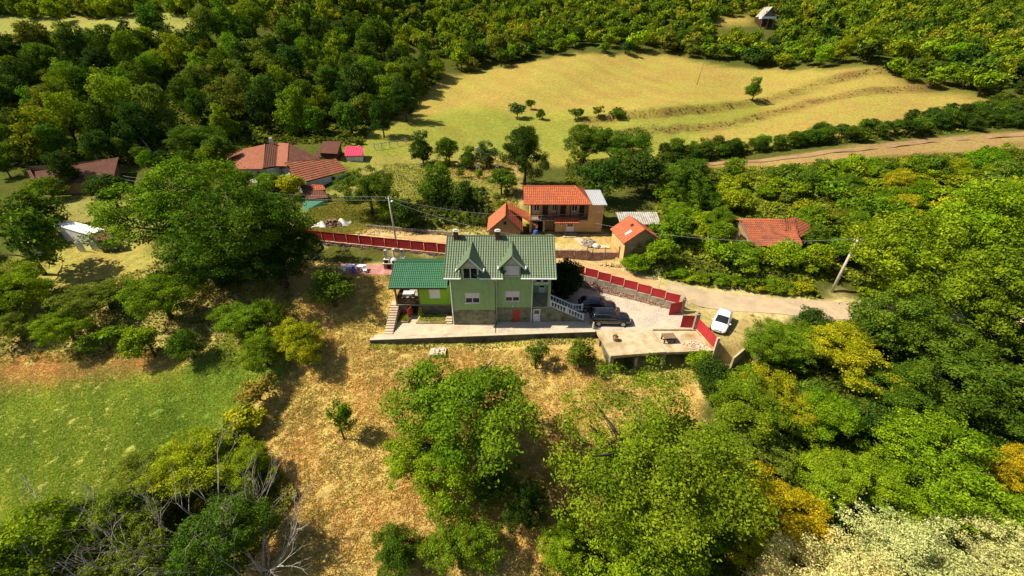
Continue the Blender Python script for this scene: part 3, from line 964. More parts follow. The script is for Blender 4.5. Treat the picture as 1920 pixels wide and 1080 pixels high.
# left foreground
for a in [(42, 450, 62, 70, 'sparse', 'm', 'dark thin crowned tree at the left edge with a leaning trunk'),
          (5, 540, 66, 60, 'near', 'gy', 'bright tree cut by the left edge'),
          (192, 548, 64, 42, 'near', 'l', 'olive shrub below the white roofed shed'),
          (300, 555, 68, 55, 'near', 'g', 'shaded shrub under the huge walnut tree'),
          (122, 612, 52, 42, 'near', 'gy', 'yellow green shrub on the left bank'),
          (25, 610, 50, 40, 'near', 'l', 'olive shrub at the left edge of the bank'),
          (275, 640, 40, 38, 'mid', 'gy', 'small fruit tree casting a shadow on the left bank'),
          (352, 645, 34, 34, 'mid', 'm', 'small dark fruit tree at the top of the green field'),
          (195, 635, 32, 26, 'shrub', 'g', 'low yellow green shrub at the top of the green field'),
          (455, 595, 54, 40, 'near', 'g', 'bushy tree left of the hedge on the dry slope'),
          (490, 655, 54, 46, 'near', 'g', 'dark tree in the hedge above the green field'),
          (562, 640, 52, 52, 'near', 'y', 'yellow green tree leaning from the hedge over the dry slope'),
          (522, 590, 20, 45, 'tall', 'g', 'narrow upright tree in the hedge'),
          (480, 730, 32, 30, 'shrub', 'x', 'golden brown scrub in the hedge beside the green field'),
          (455, 775, 36, 32, 'shrub', 'y', 'yellow scrub in the lower hedge beside the green field'),
          (425, 815, 40, 26, 'shrub', 'l', 'olive scrub at the lower end of the hedge'),
          (380, 862, 78, 46, 'near', 'y', 'yellow green thicket behind the dead tree'),
          (470, 872, 55, 42, 'near', 'gy', 'green thicket right of the yellow thicket'),
          (285, 900, 70, 44, 'near', 'l', 'olive thicket left of the dead tree'),
          (220, 968, 80, 46, 'near', 'l', 'olive brown thicket below the green field'),
          (90, 1015, 110, 56, 'near', 'gy', 'broad green thicket in the bottom left corner'),
          (30, 1070, 90, 46, 'near', 'g', 'green bush in the very corner at the bottom left'),
          (400, 1015, 90, 54, 'near', 'm', 'dark thicket under the dead branches'),
          (250, 1055, 80, 42, 'near', 'l', 'olive thicket at the bottom edge under the dead branches')]:
    tree(*a)
# orchard and middle distance
for a in [(984, 285, 50, 62, 'near', 'd', 'dark round walnut behind the gabled shed'),
          (1095, 268, 52, 44, 'near', 'm', 'dark tall tree behind the two storey house, left one'),
          (1165, 275, 58, 50, 'near', 'm', 'dark tall tree behind the two storey house, right one'),
          (1130, 335, 50, 44, 'mid', 'd', 'deep shaded tree at the back of the two storey house'),
          (1215, 325, 50, 46, 'mid', 'd', 'deep shaded tree behind the corrugated shed'),
          (1290, 335, 52, 50, 'near', 'm', 'dark tree at the left end of the dense hedge'),
          (790, 272, 26, 34, 'mid', 'd', 'compact dark tree at the left of the orchard'),
          (842, 282, 24, 28, 'mid', 'm', 'airy fruit tree at the top of the orchard'),
          (912, 287, 24, 28, 'mid', 'n', 'fruit tree left of the dark round walnut'),
          (880, 292, 20, 24, 'mid', 'm', 'small fruit tree in the middle of the orchard'),
          (824, 340, 42, 44, 'mid', 'm', 'dense fruit tree above the vineyard'),
          (868, 365, 28, 32, 'mid', 'd', 'dark fruit tree beside the vineyard'),
          (940, 340, 30, 26, 'mid', 'm', 'bushy fruit tree left of the two storey house'),
          (690, 350, 48, 52, 'near', 'm', 'tall pear tree with a bare trunk beside the barn'),
          (735, 385, 30, 34, 'mid', 'b', 'bright fruit tree right of the tall pear tree'),
          (765, 400, 34, 30, 'mid', 'd', 'dark bush by the utility pole'),
          (757, 185, 32, 40, 'near', 'd', 'dark oak casting a long shadow at the left edge of the meadow'),
          (715, 222, 24, 34, 'mid', 'd', 'grey green tree below the dark oak at the meadow edge'),
          (1417, 163, 17, 22, 'mid', 'm', 'lone tree on the bank in the middle of the meadow'),
          (970, 208, 15, 15, 'far', 'n', 'small grey green tree at the bottom of the meadow'),
          (1012, 214, 9, 11, 'far', 'm', 'tiny tree right of the small grey green tree'),
          (996, 194, 8, 11, 'far', 'm', 'tiny tree above the small grey green tree'),
          (1080, 212, 13, 12, 'far', 'm', 'left scrub bush on the meadow bank'),
          (1122, 210, 11, 10, 'far', 'l', 'middle scrub bush on the meadow bank'),
          (1160, 212, 15, 12, 'far', 'm', 'right scrub bush on the meadow bank'),
          (1200, 460, 20, 36, 'mid', 'x', 'ivy covered stump beside the small orange roofed shed'),
          (1195, 492, 26, 20, 'mid', 'b', 'bright bush at the foot of the small orange roofed shed'),
          (545, 345, 30, 22, 'mid', 'y', 'yellowing vine in front of the barn'),
          (130, 318, 30, 36, 'mid', 'd', 'dark tree in front of the long red roof'),
          (360, 262, 58, 34, 'near', 'm', 'dark dome shaped tree left of the hip roofed house'),
          (145, 170, 52, 55, 'near', 'g', 'rounded tall tree in the left wood, left of a pair'),
          (215, 165, 42, 40, 'near', 'g', 'rounded tall tree in the left wood, right of a pair'),
          (105, 22, 18, 20, 'far', 'gy', 'bright tree on the grassy strip at the top left'),
          (388, 102, 12, 16, 'far', 'e', 'yellow tree in the left wood'),
          (628, 32, 12, 10, 'far', 'e', 'small yellow tree near the top of the wood')]:
    tree(*a)

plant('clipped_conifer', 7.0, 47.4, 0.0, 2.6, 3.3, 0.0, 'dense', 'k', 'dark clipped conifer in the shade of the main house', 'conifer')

# --- woods: individuals, alike within one wood
scatter([(0, 330), (-150, 330), (-150, 110), (0, 105), (350, 88), (520, 70), (720, 80), (830, 148), (770, 200), (690, 250), (680, 275), (560, 262), (470, 262), (300, 300), (120, 300)],
        175, 3.2, 5.6, ['mid', 'tall', 'mid'], ['g', 'm', 'd', 'm', 'l', 'd', 'gy', 'g'], 'wood_tree', ('broadleaf tree', 'dark left hillside wood'), 'tree', 'trees of the left hillside wood', 5, 0.88, FOOT, (0.9, 1.35), 0.1)
scatter([(1230, 480), (1255, 400), (1235, 345), (1345, 328), (1450, 337), (1930, 294), (2050, 305), (2000, 460), (1660, 545), (1560, 548), (1380, 532), (1230, 505)],
        170, 1.6, 3.2, ['mid', 'near', 'shrub'], ['g', 'g', 'b', 'gy', 'l', 'm', 'y'], 'slope_bush', ('leafy bush', 'thicket above the lane'), 'bush', 'thicket above the lane', 8, 0.8, FOOT_R, (0.7, 1.0), 0.0, clear=0.3)
scatter([(1230, 300), (1330, 290), (1420, 280), (1530, 258), (1650, 247), (1680, 254), (1600, 268), (1450, 284), (1330, 299), (1240, 312)],
        46, 1.7, 2.6, ['mid'], ['d', 'm', 'm'], 'hedge_bush', ('bush', 'hedge along the lower meadow edge'), 'bush', 'hedge below the meadow', 9, 0.85, (), (0.8, 1.1), 0.05)
scatter([(1680, 240), (1760, 225), (1860, 205), (1930, 195), (1990, 230), (1900, 246), (1700, 258)],
        40, 1.8, 3.2, ['mid'], ['d', 'm', 'd'], 'hedge_bush', ('bush', 'bank above the farm track'), 'bush', 'bank above the track', 10, 0.9, (), (0.7, 1.0), 0.05)
scatter([(1350, 690), (1480, 620), (1660, 600), (1950, 560), (2000, 900), (1900, 1010), (1500, 1000), (1380, 960), (1330, 780)],
        60, 1.3, 2.4, ['mid', 'shrub'], ['d', 'm', 'l', 'g'], 'undergrowth_bush', ('undergrowth bush', 'right foreground wood'), 'bush', 'undergrowth right foreground', 12, 1.1, FOOT, (0.7, 0.95), 0.0, clear=0.4)
scatter([(-60, 470), (0, 480), (120, 560), (300, 590), (430, 560), (520, 470), (440, 470), (330, 520), (250, 545), (90, 620), (-60, 620)],
        16, 1.2, 2.0, ['mid', 'shrub'], ['m', 'd', 'l', 'm'], 'undergrowth_bush', ('undergrowth bush', 'shade below the huge walnuts'), 'bush', 'undergrowth on the left', 13, 1.0, FOOT, (0.7, 1.0), 0.0)
scatter([(0, 330), (30, 300), (240, 300), (420, 300), (430, 330), (300, 350), (60, 350)],
        14, 2.0, 3.4, ['mid'], ['m', 'g', 'd'], 'garden_tree', ('garden tree', 'gardens at the far left'), 'tree', 'garden trees at the left', 14, 1.1, FOOT, (0.9, 1.2), 0.3)
scatter([(1230, 522), (1380, 545), (1540, 560), (1640, 562), (1640, 548), (1560, 545), (1380, 530), (1230, 505)],
        44, 0.7, 1.3, ['shrub', 'mid'], ['g', 'b', 'y', 'gy'], 'verge_bush', ('low bush', 'verge above the lane'), 'bush', 'verge bushes above the lane', 15, 0.9, FOOT_R, (0.6, 0.9), 0.0)
scatter([(800, 300), (955, 300), (960, 395), (900, 420), (800, 420)], 20, 0.7, 1.4, ['mid', 'sparse'], ['m', 'g', 'gy'], 'orchard_bush', ('young fruit bush', 'orchard'), 'bush', 'young orchard bushes', 16, 1.4, FOOT, (0.8, 1.1), 0.2)
scatter([(840, 148), (1080, 102), (1250, 104), (1350, 128), (1650, 134), (1735, 170), (1850, 185), (1930, 190), (2000, 150), (1930, 120), (1750, 110), (1500, 92), (1300, 85), (1080, 80), (860, 110)],
        120, 2.8, 5.0, ['mid', 'far', 'far'], ['g', 'gy', 'gy', 'b', 'm', 'l', 'd'], 'edge_tree', ('broadleaf tree', 'wood edge above the meadow'), 'tree', 'wood edge above the meadow', 17, 0.9, (), (0.8, 1.15), 0.1)

# --- the far wood: one mass
def far_wood():
    rs = np.random.RandomState(21)
    open_px = [ZONES[9][0], ZONES[18][0], ZONES[19][0], ZONES[20][0], ZONES[6][0]]
    pts = []
    cell = 5.2
    near_line = [spot(u, v)[:2] for u, v in ((-300, 110), (0, 30), (350, 40), (520, 70), (720, 80), (860, 112), (1080, 82), (1300, 86), (1500, 94), (1750, 112), (1930, 122), (2100, 122))]
    nx = [p[0] for p in near_line]
    ny = [p[1] for p in near_line]
    for gy in np.arange(120, 430, cell):
        for gx in np.arange(-420, 430, cell):
            x, y = gx + rs.uniform(-2.4, 2.4), gy + rs.uniform(-2.4, 2.4)
            if abs(x) > y * 1.35 + 20:
                continue
            lim = np.interp(x, nx, ny)
            if y < lim:
                continue
            pts.append((x, y))
    # scattered clumps over the open left slope between the individual trees
    P_ = np.array(pts)
    keep = np.ones(len(P_), bool)
    for q in open_px:
        keep &= ~in_poly(P_[:, 0], P_[:, 1], q)
        if q is not open_px[-1]:
            for dy in (4, 8, 12, 16):
                keep &= ~in_poly(P_[:, 0] * (1 + dy / P_[:, 1]), P_[:, 1] + dy, q)
    cx, cy = CABIN[:2]
    keep &= ~((np.abs(P_[:, 0] - cx) < 7) & (P_[:, 1] > cy - 16) & (P_[:, 1] < cy + 4))
    P_ = P_[keep]
    Z = terrain(P_[:, 0], P_[:, 1])
    n = len(P_)
    rad = 2.0 + 3.4 * rs.beta(1.5, 2.2, n)
    me = bpy.data.meshes.new('far_wood')
    me.vertices.add(n)
    me.vertices.foreach_set('co', np.stack([P_[:, 0], P_[:, 1], Z + rad * 0.75], -1).astype(np.float32).ravel())
    me.update()
    a = me.attributes.new('size', 'FLOAT_VECTOR', 'POINT')
    a.data.foreach_set('vector', np.stack([rad, rad, rad * rs.uniform(0.8, 1.75, n)], -1).astype(np.float32).ravel())
    a = me.attributes.new('turn', 'FLOAT', 'POINT')
    a.data.foreach_set('value', rs.uniform(0, 6.28, n).astype(np.float32))
    o = link('far_wood', me)
    me.materials.append(M['far_leaf'])
    tag(o, 'far broadleaf wood covering the hillside at the top', 'wood', None, 'stuff')
    ng = bpy.data.node_groups.new('far wood', 'GeometryNodeTree')
    ng.interface.new_socket('Geometry', in_out='INPUT', socket_type='NodeSocketGeometry')
    ng.interface.new_socket('Geometry', in_out='OUTPUT', socket_type='NodeSocketGeometry')
    gi, go = ng.nodes.new('NodeGroupInput'), ng.nodes.new('NodeGroupOutput')
    join = ng.nodes.new('GeometryNodeJoinGeometry')
    for k, src in enumerate(CR['far'] + [FT]):
        po = bpy.data.objects.new('far_crown_source', src)
        oi = ng.nodes.new('GeometryNodeObjectInfo')
        oi.inputs['Object'].default_value = po
        oi.inputs['As Instance'].default_value = True
        ng.links.new(oi.outputs['Geometry'], join.inputs[0])
    m2p = ng.nodes.new('GeometryNodeMeshToPoints')
    ng.links.new(gi.outputs[0], m2p.inputs[0])
    iop = ng.nodes.new('GeometryNodeInstanceOnPoints')
    ng.links.new(m2p.outputs[0], iop.inputs['Points'])
    ng.links.new(join.outputs[0], iop.inputs['Instance'])
    iop.inputs['Pick Instance'].default_value = True
    rv = ng.nodes.new('FunctionNodeRandomValue')
    rv.data_type = 'INT'
    rv.inputs[4].default_value = 0
    rv.inputs[5].default_value = len(CR['far'])
    ng.links.new(rv.outputs[2], iop.inputs['Instance Index'])
    sz = ng.nodes.new('GeometryNodeInputNamedAttribute')
    sz.data_type = 'FLOAT_VECTOR'
    sz.inputs[0].default_value = 'size'
    ng.links.new(sz.outputs[0], iop.inputs['Scale'])
    tn = ng.nodes.new('GeometryNodeInputNamedAttribute')
    tn.data_type = 'FLOAT'
    tn.inputs[0].default_value = 'turn'
    cx_ = ng.nodes.new('ShaderNodeCombineXYZ')
    ng.links.new(tn.outputs[0], cx_.inputs[2])
    er = ng.nodes.new('FunctionNodeEulerToRotation')
    ng.links.new(cx_.outputs[0], er.inputs[0])
    ng.links.new(er.outputs[0], iop.inputs['Rotation'])
    sm = ng.nodes.new('GeometryNodeSetMaterial')
    sm.inputs['Material'].default_value = M['far_leaf']
    ng.links.new(iop.outputs[0], sm.inputs[0])
    ng.links.new(sm.outputs[0], go.inputs[0])
    md = o.modifiers.new('scatter', 'NODES')
    md.node_group = ng
    print('far wood', n)
CABIN = spot(1432, 48)
FT = crown_mesh('crown_far_tall', 171, 34, 40, 0.10, (0.17, 0.3), 'tall', lobes=4)
far_wood()

# --- grass
def tufts(name, polys, n, h, cols, label, seed, avoid=FOOT[:3]):
    rs = np.random.RandomState(seed)
    area = [polys] if isinstance(polys[0], tuple) else polys
    V, T = [], []
    for poly in area:
        xs = np.array([p[0] for p in poly])
        ys = np.array([p[1] for p in poly])
        m = n // len(area) * 3
        x, y = rs.uniform(xs.min(), xs.max(), m), rs.uniform(ys.min(), ys.max(), m)
        k = in_poly(x + rs.normal(0, 0.9, m), y + rs.normal(0, 0.9, m), poly) & (y < 75)
        for a in avoid:
            k &= ~((x > a[0]) & (x < a[1]) & (y > a[2]) & (y < a[3]))
        x, y = x[k], y[k]
        z = terrain(x, y)
        for b in range(4):
            q = len(x)
            a = rs.uniform(0, 6.28, q)
            L = h * rs.uniform(0.5, 1.5, q)
            w = L * 0.30
            dx, dy = np.cos(a), np.sin(a)
            ox, oy = x + rs.normal(0, 0.10, q), y + rs.normal(0, 0.10, q)
            tip = np.stack([ox + dx * L * 1.6, oy + dy * L * 1.6, z + L * rs.uniform(0.3, 0.9, q)], -1)
            p0 = np.stack([ox - dy * w, oy + dx * w, z - 0.05], -1)
            p1 = np.stack([ox + dy * w, oy - dx * w, z - 0.05], -1)
            mid = np.stack([ox + dx * L * 0.35 + dy * w, oy + dy * L * 0.35 - dx * w, z + L * 0.6], -1)
            V.append(np.stack([p0, p1, mid, tip], 1))
            pt = np.sin(x * 0.55 + 2.1 * np.sin(y * 0.31 + 1)) + np.sin(y * 0.62 + 1.7 * np.sin(x * 0.37)) + 0.7 * np.sin(x * 1.7 + y * 1.3)
            T.append(np.clip(0.5 + 0.17 * pt + rs.normal(0, 0.16, q), 0, 1))
    me = mesh_quads(name, np.concatenate(V), np.concatenate(T), M['grass'])
    o = link(name, me)
    o.color = (*cols, 1)
    tag(o, label, 'grass', None, 'stuff')
tufts('dry_grass', ZONES[0][0], 30000, 0.08, (0.74, 0.52, 0.19), 'dry tan grass on the slope below the house', 31)
tufts('dry_grass_green', ZONES[0][0], 11000, 0.09, (0.52, 0.48, 0.09), 'yellow green tufts in the dry grass below the house', 36)
tufts('bank_grass', ZONES[5][0], 8000, 0.08, (0.74, 0.52, 0.19), 'dry grass on the bank above the green field', 32)
tufts('field_grass', ZONES[1][0], 34000, 0.09, (0.44, 0.54, 0.08), 'green grass of the field at the lower left', 33)
tufts('verge_grass', [ZONES[10][0], ZONES[13][0], ZONES[21][0]], 12000, 0.18, (0.36, 0.34, 0.06), 'yellow green grass of the gardens and verges', 34)

def ground_cover(name, poly_px, n, leaf, hmax, col, label, seed, avoid=FOOT_R, world_poly=None):
    """one leafy mass of brambles and herbs that hugs the ground"""
    rs = np.random.RandomState(seed)
    poly = world_poly or px_poly(poly_px)
    xs = np.array([p[0] for p in poly])
    ys = np.array([p[1] for p in poly])
    x, y = rs.uniform(xs.min(), xs.max(), n * 3), rs.uniform(ys.min(), ys.max(), n * 3)
    k = in_poly(x, y, poly)
    for a in avoid:
        k &= ~((x > a[0]) & (x < a[1]) & (y > a[2]) & (y < a[3]))
    k &= seg_dist(x, y, ROAD)[0] > 2.5
    x, y = x[k][:n], y[k][:n]
    b = 0.5 + 0.25 * np.sin(x * 0.9 + 1.7 * np.sin(y * 0.6)) + 0.25 * np.sin(y * 1.1 + 1.3 * np.sin(x * 0.7 + 2))
    z = terrain(x, y) + hmax * b * rs.uniform(0.5, 1.0, len(x))
    nr = unit(rs.normal(size=(len(x), 3)) * 0.6 + np.array([0, 0, 1.0]))
    me = mesh_quads(name, leaves_at(np.stack([x, y, z], -1), nr, leaf, rs, 0.6), np.clip(0.5 + 0.35 * np.sin(x * 0.8 + y) + rs.normal(0, 0.2, len(x)), 0, 1), M['leaf'])
    o = link(name, me)
    o.color = (*col, 1)
    tag(o, label, 'ground cover', None, 'stuff')
ground_cover('bramble_cover', [(1140, 510), (1215, 470), (1240, 330), (1345, 320), (1930, 284), (2080, 300), (2050, 470), (1660, 570), (1560, 565), (1380, 548), (1230, 522)], 60000, 0.24, 0.9, (0.19, 0.23, 0.016), 'brambles and creepers covering the slope above the lane', 61)
ground_cover('wood_floor_left', [(-150, 330), (-150, 110), (0, 105), (350, 88), (520, 70), (720, 80), (830, 148), (770, 200), (690, 250), (680, 275), (560, 270), (470, 275), (300, 310), (120, 310)], 50000, 0.55, 1.6, (0.12, 0.15, 0.016), 'low undergrowth between the trees of the left hillside', 62, FOOT)
ground_cover('wood_floor_right', [(1330, 700), (1420, 620), (1660, 595), (1990, 560), (2100, 900), (2000, 1100), (1000, 1100), (1060, 950), (1290, 960), (1340, 800)], 50000, 0.17, 0.7, (0.15, 0.18, 0.018), 'low undergrowth of the right foreground wood', 63, FOOT)
ground_cover('hedge_floor', [(1060, 300), (1230, 300), (1650, 255), (1930, 200), (1990, 232), (1660, 262), (1340, 297), (1240, 340), (1060, 380)], 26000, 0.3, 0.8, (0.13, 0.16, 0.018), 'grass and herbs under the hedge below the meadow', 64, FOOT)
ground_cover('left_floor', [(-80, 480), (120, 540), (300, 500), (520, 450), (560, 600), (480, 700), (340, 670), (-80, 690)], 14000, 0.14, 0.35, (0.20, 0.20, 0.025), 'shaded herbs under the trees on the left', 65, FOOT)
ground_cover('thicket_floor', [(-80, 1100), (200, 930), (330, 870), (480, 830), (560, 930), (440, 1100)], 30000, 0.14, 0.6, (0.21, 0.20, 0.025), 'rough herbs and brambles around the dead tree', 66, FOOT)
for k, (pts, h, wd) in enumerate(BANKS):
    ground_cover('bank_scrub', None, 2600, 0.28, 0.7, (0.30, 0.19, 0.05), ['brown scrub along the main bank across the meadow', 'brown scrub along the lower bank of the meadow'][k], 67 + k, (), [(p[0], p[1] - 1.4) for p in pts] + [(p[0], p[1] + 1.4) for p in pts[::-1]])

ground_cover('wall_weeds', None, 1700, 0.09, 0.3, (0.24, 0.28, 0.03), 'weeds along the foot of the long retaining wall', 71, (), [(-16.5, 37.2), (9.9, 38.9), (9.9, 39.7), (4, 39.38), (-2, 39.0), (-16.5, 38.1)])
ground_cover('garage_weeds', None, 1500, 0.09, 0.35, (0.26, 0.29, 0.03), 'weeds in front of the garage bays', 72, (), [(10.8, 33.6), (23, 34.4), (22.4, 36.9), (10.9, 36.0)])
ground_cover('orchard_herbs', [(700, 310), (960, 300), (975, 400), (900, 430), (760, 430), (690, 420)], 16000, 0.16, 0.4, (0.24, 0.26, 0.035), 'rough grass and herbs between the orchard trees', 73, FOOT)
ground_cover('lane_verge_weeds', None, 5000, 0.11, 0.4, (0.30, 0.30, 0.05), 'weeds on the verge between lane and thicket', 74, FOOT_R, [(14, 54.2), (20, 51.6), (26, 49.6), (33, 48.0), (48, 46.6), (48, 47.8), (33, 49.4), (20, 53.4), (15, 55)])

# dead tree with bare branches
def dead_tree(u, v, label, seed, size, lean):
    rr = random.Random(seed)
    x, y, z = spot(u, v)
    o = root('dead_tree', (x, y, z - 0.1), label, 'dead tree')
    mb, tw = MB(), MB()
    def grow(m, p, d, L, r_, lev):
        pts, rs_ = [p], [r_]
        q = p.copy()
        for i in range(5):
            d = (d + Vector((rr.uniform(-1, 1), rr.uniform(-1, 1), rr.uniform(-0.5, 0.7))) * 0.17).normalized()
            q = q + d * L / 5
            pts.append(q.copy())
            rs_.append(r_ * (1 - 0.16 * (i + 1)))
            if lev < 3 and i >= 1 and rr.random() < 0.8:
                nd = (d + Vector((rr.uniform(-1, 1), rr.uniform(-1, 1), rr.uniform(-0.2, 0.7))) * 0.85).normalized()
                grow(tw, q.copy(), nd, L * rr.uniform(0.4, 0.7), r_ * 0.5, lev + 1)
        m.tube(pts, rs_, 6 if lev < 2 else 4)
    for k in range(7):
        a = 6.283 * k / 7 + rr.uniform(-0.4, 0.4)
        grow(mb, Vector((math.cos(a) * 0.15, math.sin(a) * 0.15, 0)), Vector((math.cos(a) * 0.55 + lean[0], math.sin(a) * 0.55 + lean[1], 1.0)).normalized(), size * rr.uniform(0.8, 1.1), 0.10, 0)
    mb.obj('trunk', M['pale_bark'], o, smooth=True)
    tw.obj('branch', M['pale_bark'], o, smooth=True)
dead_tree(400, 1070, 'bare dead tree with bleached branches at the bottom left', 4, 6.2, (0.15, 0.1))
dead_tree(270, 1075, 'bare bleached shrub left of the dead tree at the bottom edge', 9, 5.0, (0.0, 0.2))
dead_tree(500, 1080, 'leaning bare dead sapling right of the dead tree at the bottom edge', 14, 5.2, (0.3, 0.25))
dead_tree(150, 1090, 'bare bleached stems at the bottom edge far left of the dead tree', 19, 5.4, (0.1, 0.2))

# ------------------------------------------------------------------ building helpers
def wall_holes(mb, o, dx, w, z0, z1, holes=(), depth=0.16, back=None):
    """flat wall from o along dx (unit, horizontal), facing left-hand normal outwards = dx rotated -90; holes (a0,a1,b0,b1) with reveals"""
    o, dx = Vector(o), Vector(dx)
    nrm = Vector((dx.y, -dx.x, 0))
    As = sorted({0.0, w, *[h[0] for h in holes], *[h[1] for h in holes]})
    Bs = sorted({z0, z1, *[h[2] for h in holes], *[h[3] for h in holes]})
    P_ = lambda a, b, k=0.0: tuple(o + dx * a + Vector((0, 0, b)) - nrm * k)
    for i in range(len(As) - 1):
        for j in range(len(Bs) - 1):
            ca, cb = (As[i] + As[i + 1]) / 2, (Bs[j] + Bs[j + 1]) / 2
            if any(h[0] < ca < h[1] and h[2] < cb < h[3] for h in holes):
                continue
            mb.add([P_(As[i], Bs[j]), P_(As[i + 1], Bs[j]), P_(As[i + 1], Bs[j + 1]), P_(As[i], Bs[j + 1])], [(0, 1, 2, 3)])
    for a0, a1, b0, b1 in holes:
        mb.add([P_(a0, b0), P_(a0, b1), P_(a0, b1, depth), P_(a0, b0, depth)], [(0, 1, 2, 3)])
        mb.add([P_(a1, b1), P_(a1, b0), P_(a1, b0, depth), P_(a1, b1, depth)], [(0, 1, 2, 3)])
        mb.add([P_(a0, b1), P_(a1, b1), P_(a1, b1, depth), P_(a0, b1, depth)], [(0, 1, 2, 3)])
        mb.add([P_(a1, b0), P_(a0, b0), P_(a0, b0, depth), P_(a1, b0, depth)], [(0, 1, 2, 3)])
    return mb


def roof_sheet(name, parent, mat_, o, e, s, L, tmax, tmin=None, off=(0, 0, 0), pitch=0.26, amp=0.035, course=0.36, step=0.03, thick=0.07, wave='round', sag=0.0):
    """tiled roof plane: o eave corner, e unit along the eave, s unit up the slope; t runs from tmin(a) to tmax(a)"""
    o, e, s = Vector(o), Vector(e).normalized(), Vector(s).normalized()
    n = e.cross(s).normalized()
    if n.z < 0:
        n = -n
    tmin = tmin or (lambda a: 0.0)
    spp = 6
    na = max(2, int(round(L / pitch * spp)))
    top = max(tmax(L * i / 40) for i in range(41))
    rows = []
    j = 0
    while j * course < top:
        rows += [(j * course, 1.0, j), (min((j + 1) * course - 0.012, top), 0.0, j)]
        j += 1
    verts, faces, tid = [], [], []
    for i in range(na + 1):
        a = L * i / na
        ph = a / pitch
        w_ = (0.5 + 0.5 * math.cos(2 * math.pi * ph)) if wave == 'round' else max(0.0, 1 - abs((ph % 1) - 0.5) * 7)
        lo, hi = tmin(a), tmax(a)
        for t, k, jj in rows:
            tt = min(max(t, lo), hi)
            h = amp * w_ + step * k + 0.02
            sg = -sag * math.sin(math.pi * min(1, max(0, tt / max(top, 0.1)))) * math.sin(math.pi * a / L)
            verts.append(o + e * a + s * tt + n * (h + sg) - Vector(off))
            tid.append(jj * 37.13 + int(ph) * 3.71)
    nr = len(rows)
    for i in range(na):
        for k in range(nr - 1):
            faces.append((i * nr + k, (i + 1) * nr + k, (i + 1) * nr + k + 1, i * nr + k + 1))
    # deck below so the roof has thickness
    K = 12
    b0 = len(verts)
    for i in range(K + 1):
        a = L * i / K
        for t in (tmin(a), tmax(a)):
            for h in (0.018, -thick):
                verts.append(o + e * a + s * t + n * h - Vector(off))
                tid.append(0.0)
    for i in range(K):
        q, r_ = b0 + 4 * i, b0 + 4 * i + 4
        faces += [(q + 1, q + 3, r_ + 3, r_ + 1), (q, r_, r_ + 1, q + 1), (q + 2, q + 3, r_ + 3, r_ + 2)]
    faces += [(b0, b0 + 1, b0 + 3, b0 + 2), (b0 + 4 * K, b0 + 4 * K + 2, b0 + 4 * K + 3, b0 + 4 * K + 1)]
    me = bpy.data.meshes.new(name)
    me.from_pydata([tuple(v) for v in verts], [], faces)
    a = me.attributes.new('tile', 'FLOAT', 'POINT')
    a.data.foreach_set('value', tid)
    me.materials.append(mat_)
    me.update()
    return link(name, me, parent)


def window(parent, x0, x1, z0, z1, y, shut=0.0, off=(0, 0, 0), frame=None, name='window', depth=0.10, panes=2, sill=True):
    """window in a wall facing -Y; frame with children pane, shutter, sill"""
    frame = frame or M['white']
    t = 0.07
    f = MB()
    yi = y + depth
    f.box(x0, x1, yi - 0.05, yi + 0.02, z0, z0 + t).box(x0, x1, yi - 0.05, yi + 0.02, z1 - t, z1)
    f.box(x0, x0 + t, yi - 0.05, yi + 0.02, z0 + t, z1 - t).box(x1 - t, x1, yi - 0.05, yi + 0.02, z0 + t, z1 - t)
    for k in range(1, panes):
        c = x0 + (x1 - x0) * k / panes
        f.box(c - 0.045, c + 0.045, yi - 0.05, yi + 0.02, z0 + t, z1 - t)
    o = f.obj(name, frame, parent, off)
    w = (x1 - x0 - 2 * t) / panes
    for k in range(panes):
        a = x0 + t + w * k
        MB().box(a, a + w, yi - 0.015, yi, z0 + t, z1 - t).obj('pane', M['glass'], o, off)
    if shut > 0:
        s = MB()
        zz = z1
        zb = z1 - (z1 - z0) * shut
        k = 0
        while zz > zb + 0.02:
            s.box(x0 + 0.02, x1 - 0.02, yi - 0.085, yi - 0.055 - 0.008 * (k % 2), zz - 0.055, zz - 0.005)
            zz -= 0.055
            k += 1
        s.obj('shutter', M['shutter'], o, off)
    if sill:
        MB().box(x0 - 0.06, x1 + 0.06, y - 0.07, yi - 0.06, z0 - 0.05, z0 + 0.01).obj('sill', frame, o, off)
    return o


def door(parent, x0, x1, z0, z1, y, m, off=(0, 0, 0), pane=None, depth=0.08, handle=True):
    d = MB().box(x0, x1, y + depth - 0.04, y + depth + 0.02, z0, z1)
    o = d.obj('door', m, parent, off)
    if pane:
        MB().box(pane[0], pane[1], y + depth - 0.055, y + depth - 0.042, pane[2], pane[3]).obj('pane', M['glass'], o, off)
    if handle:
        MB().box(x1 - 0.14, x1 - 0.08, y + depth - 0.09, y + depth - 0.042, (z0 + z1) / 2 - 0.06, (z0 + z1) / 2 + 0.06).obj('handle', M['metal_grey'], o, off)
    return o


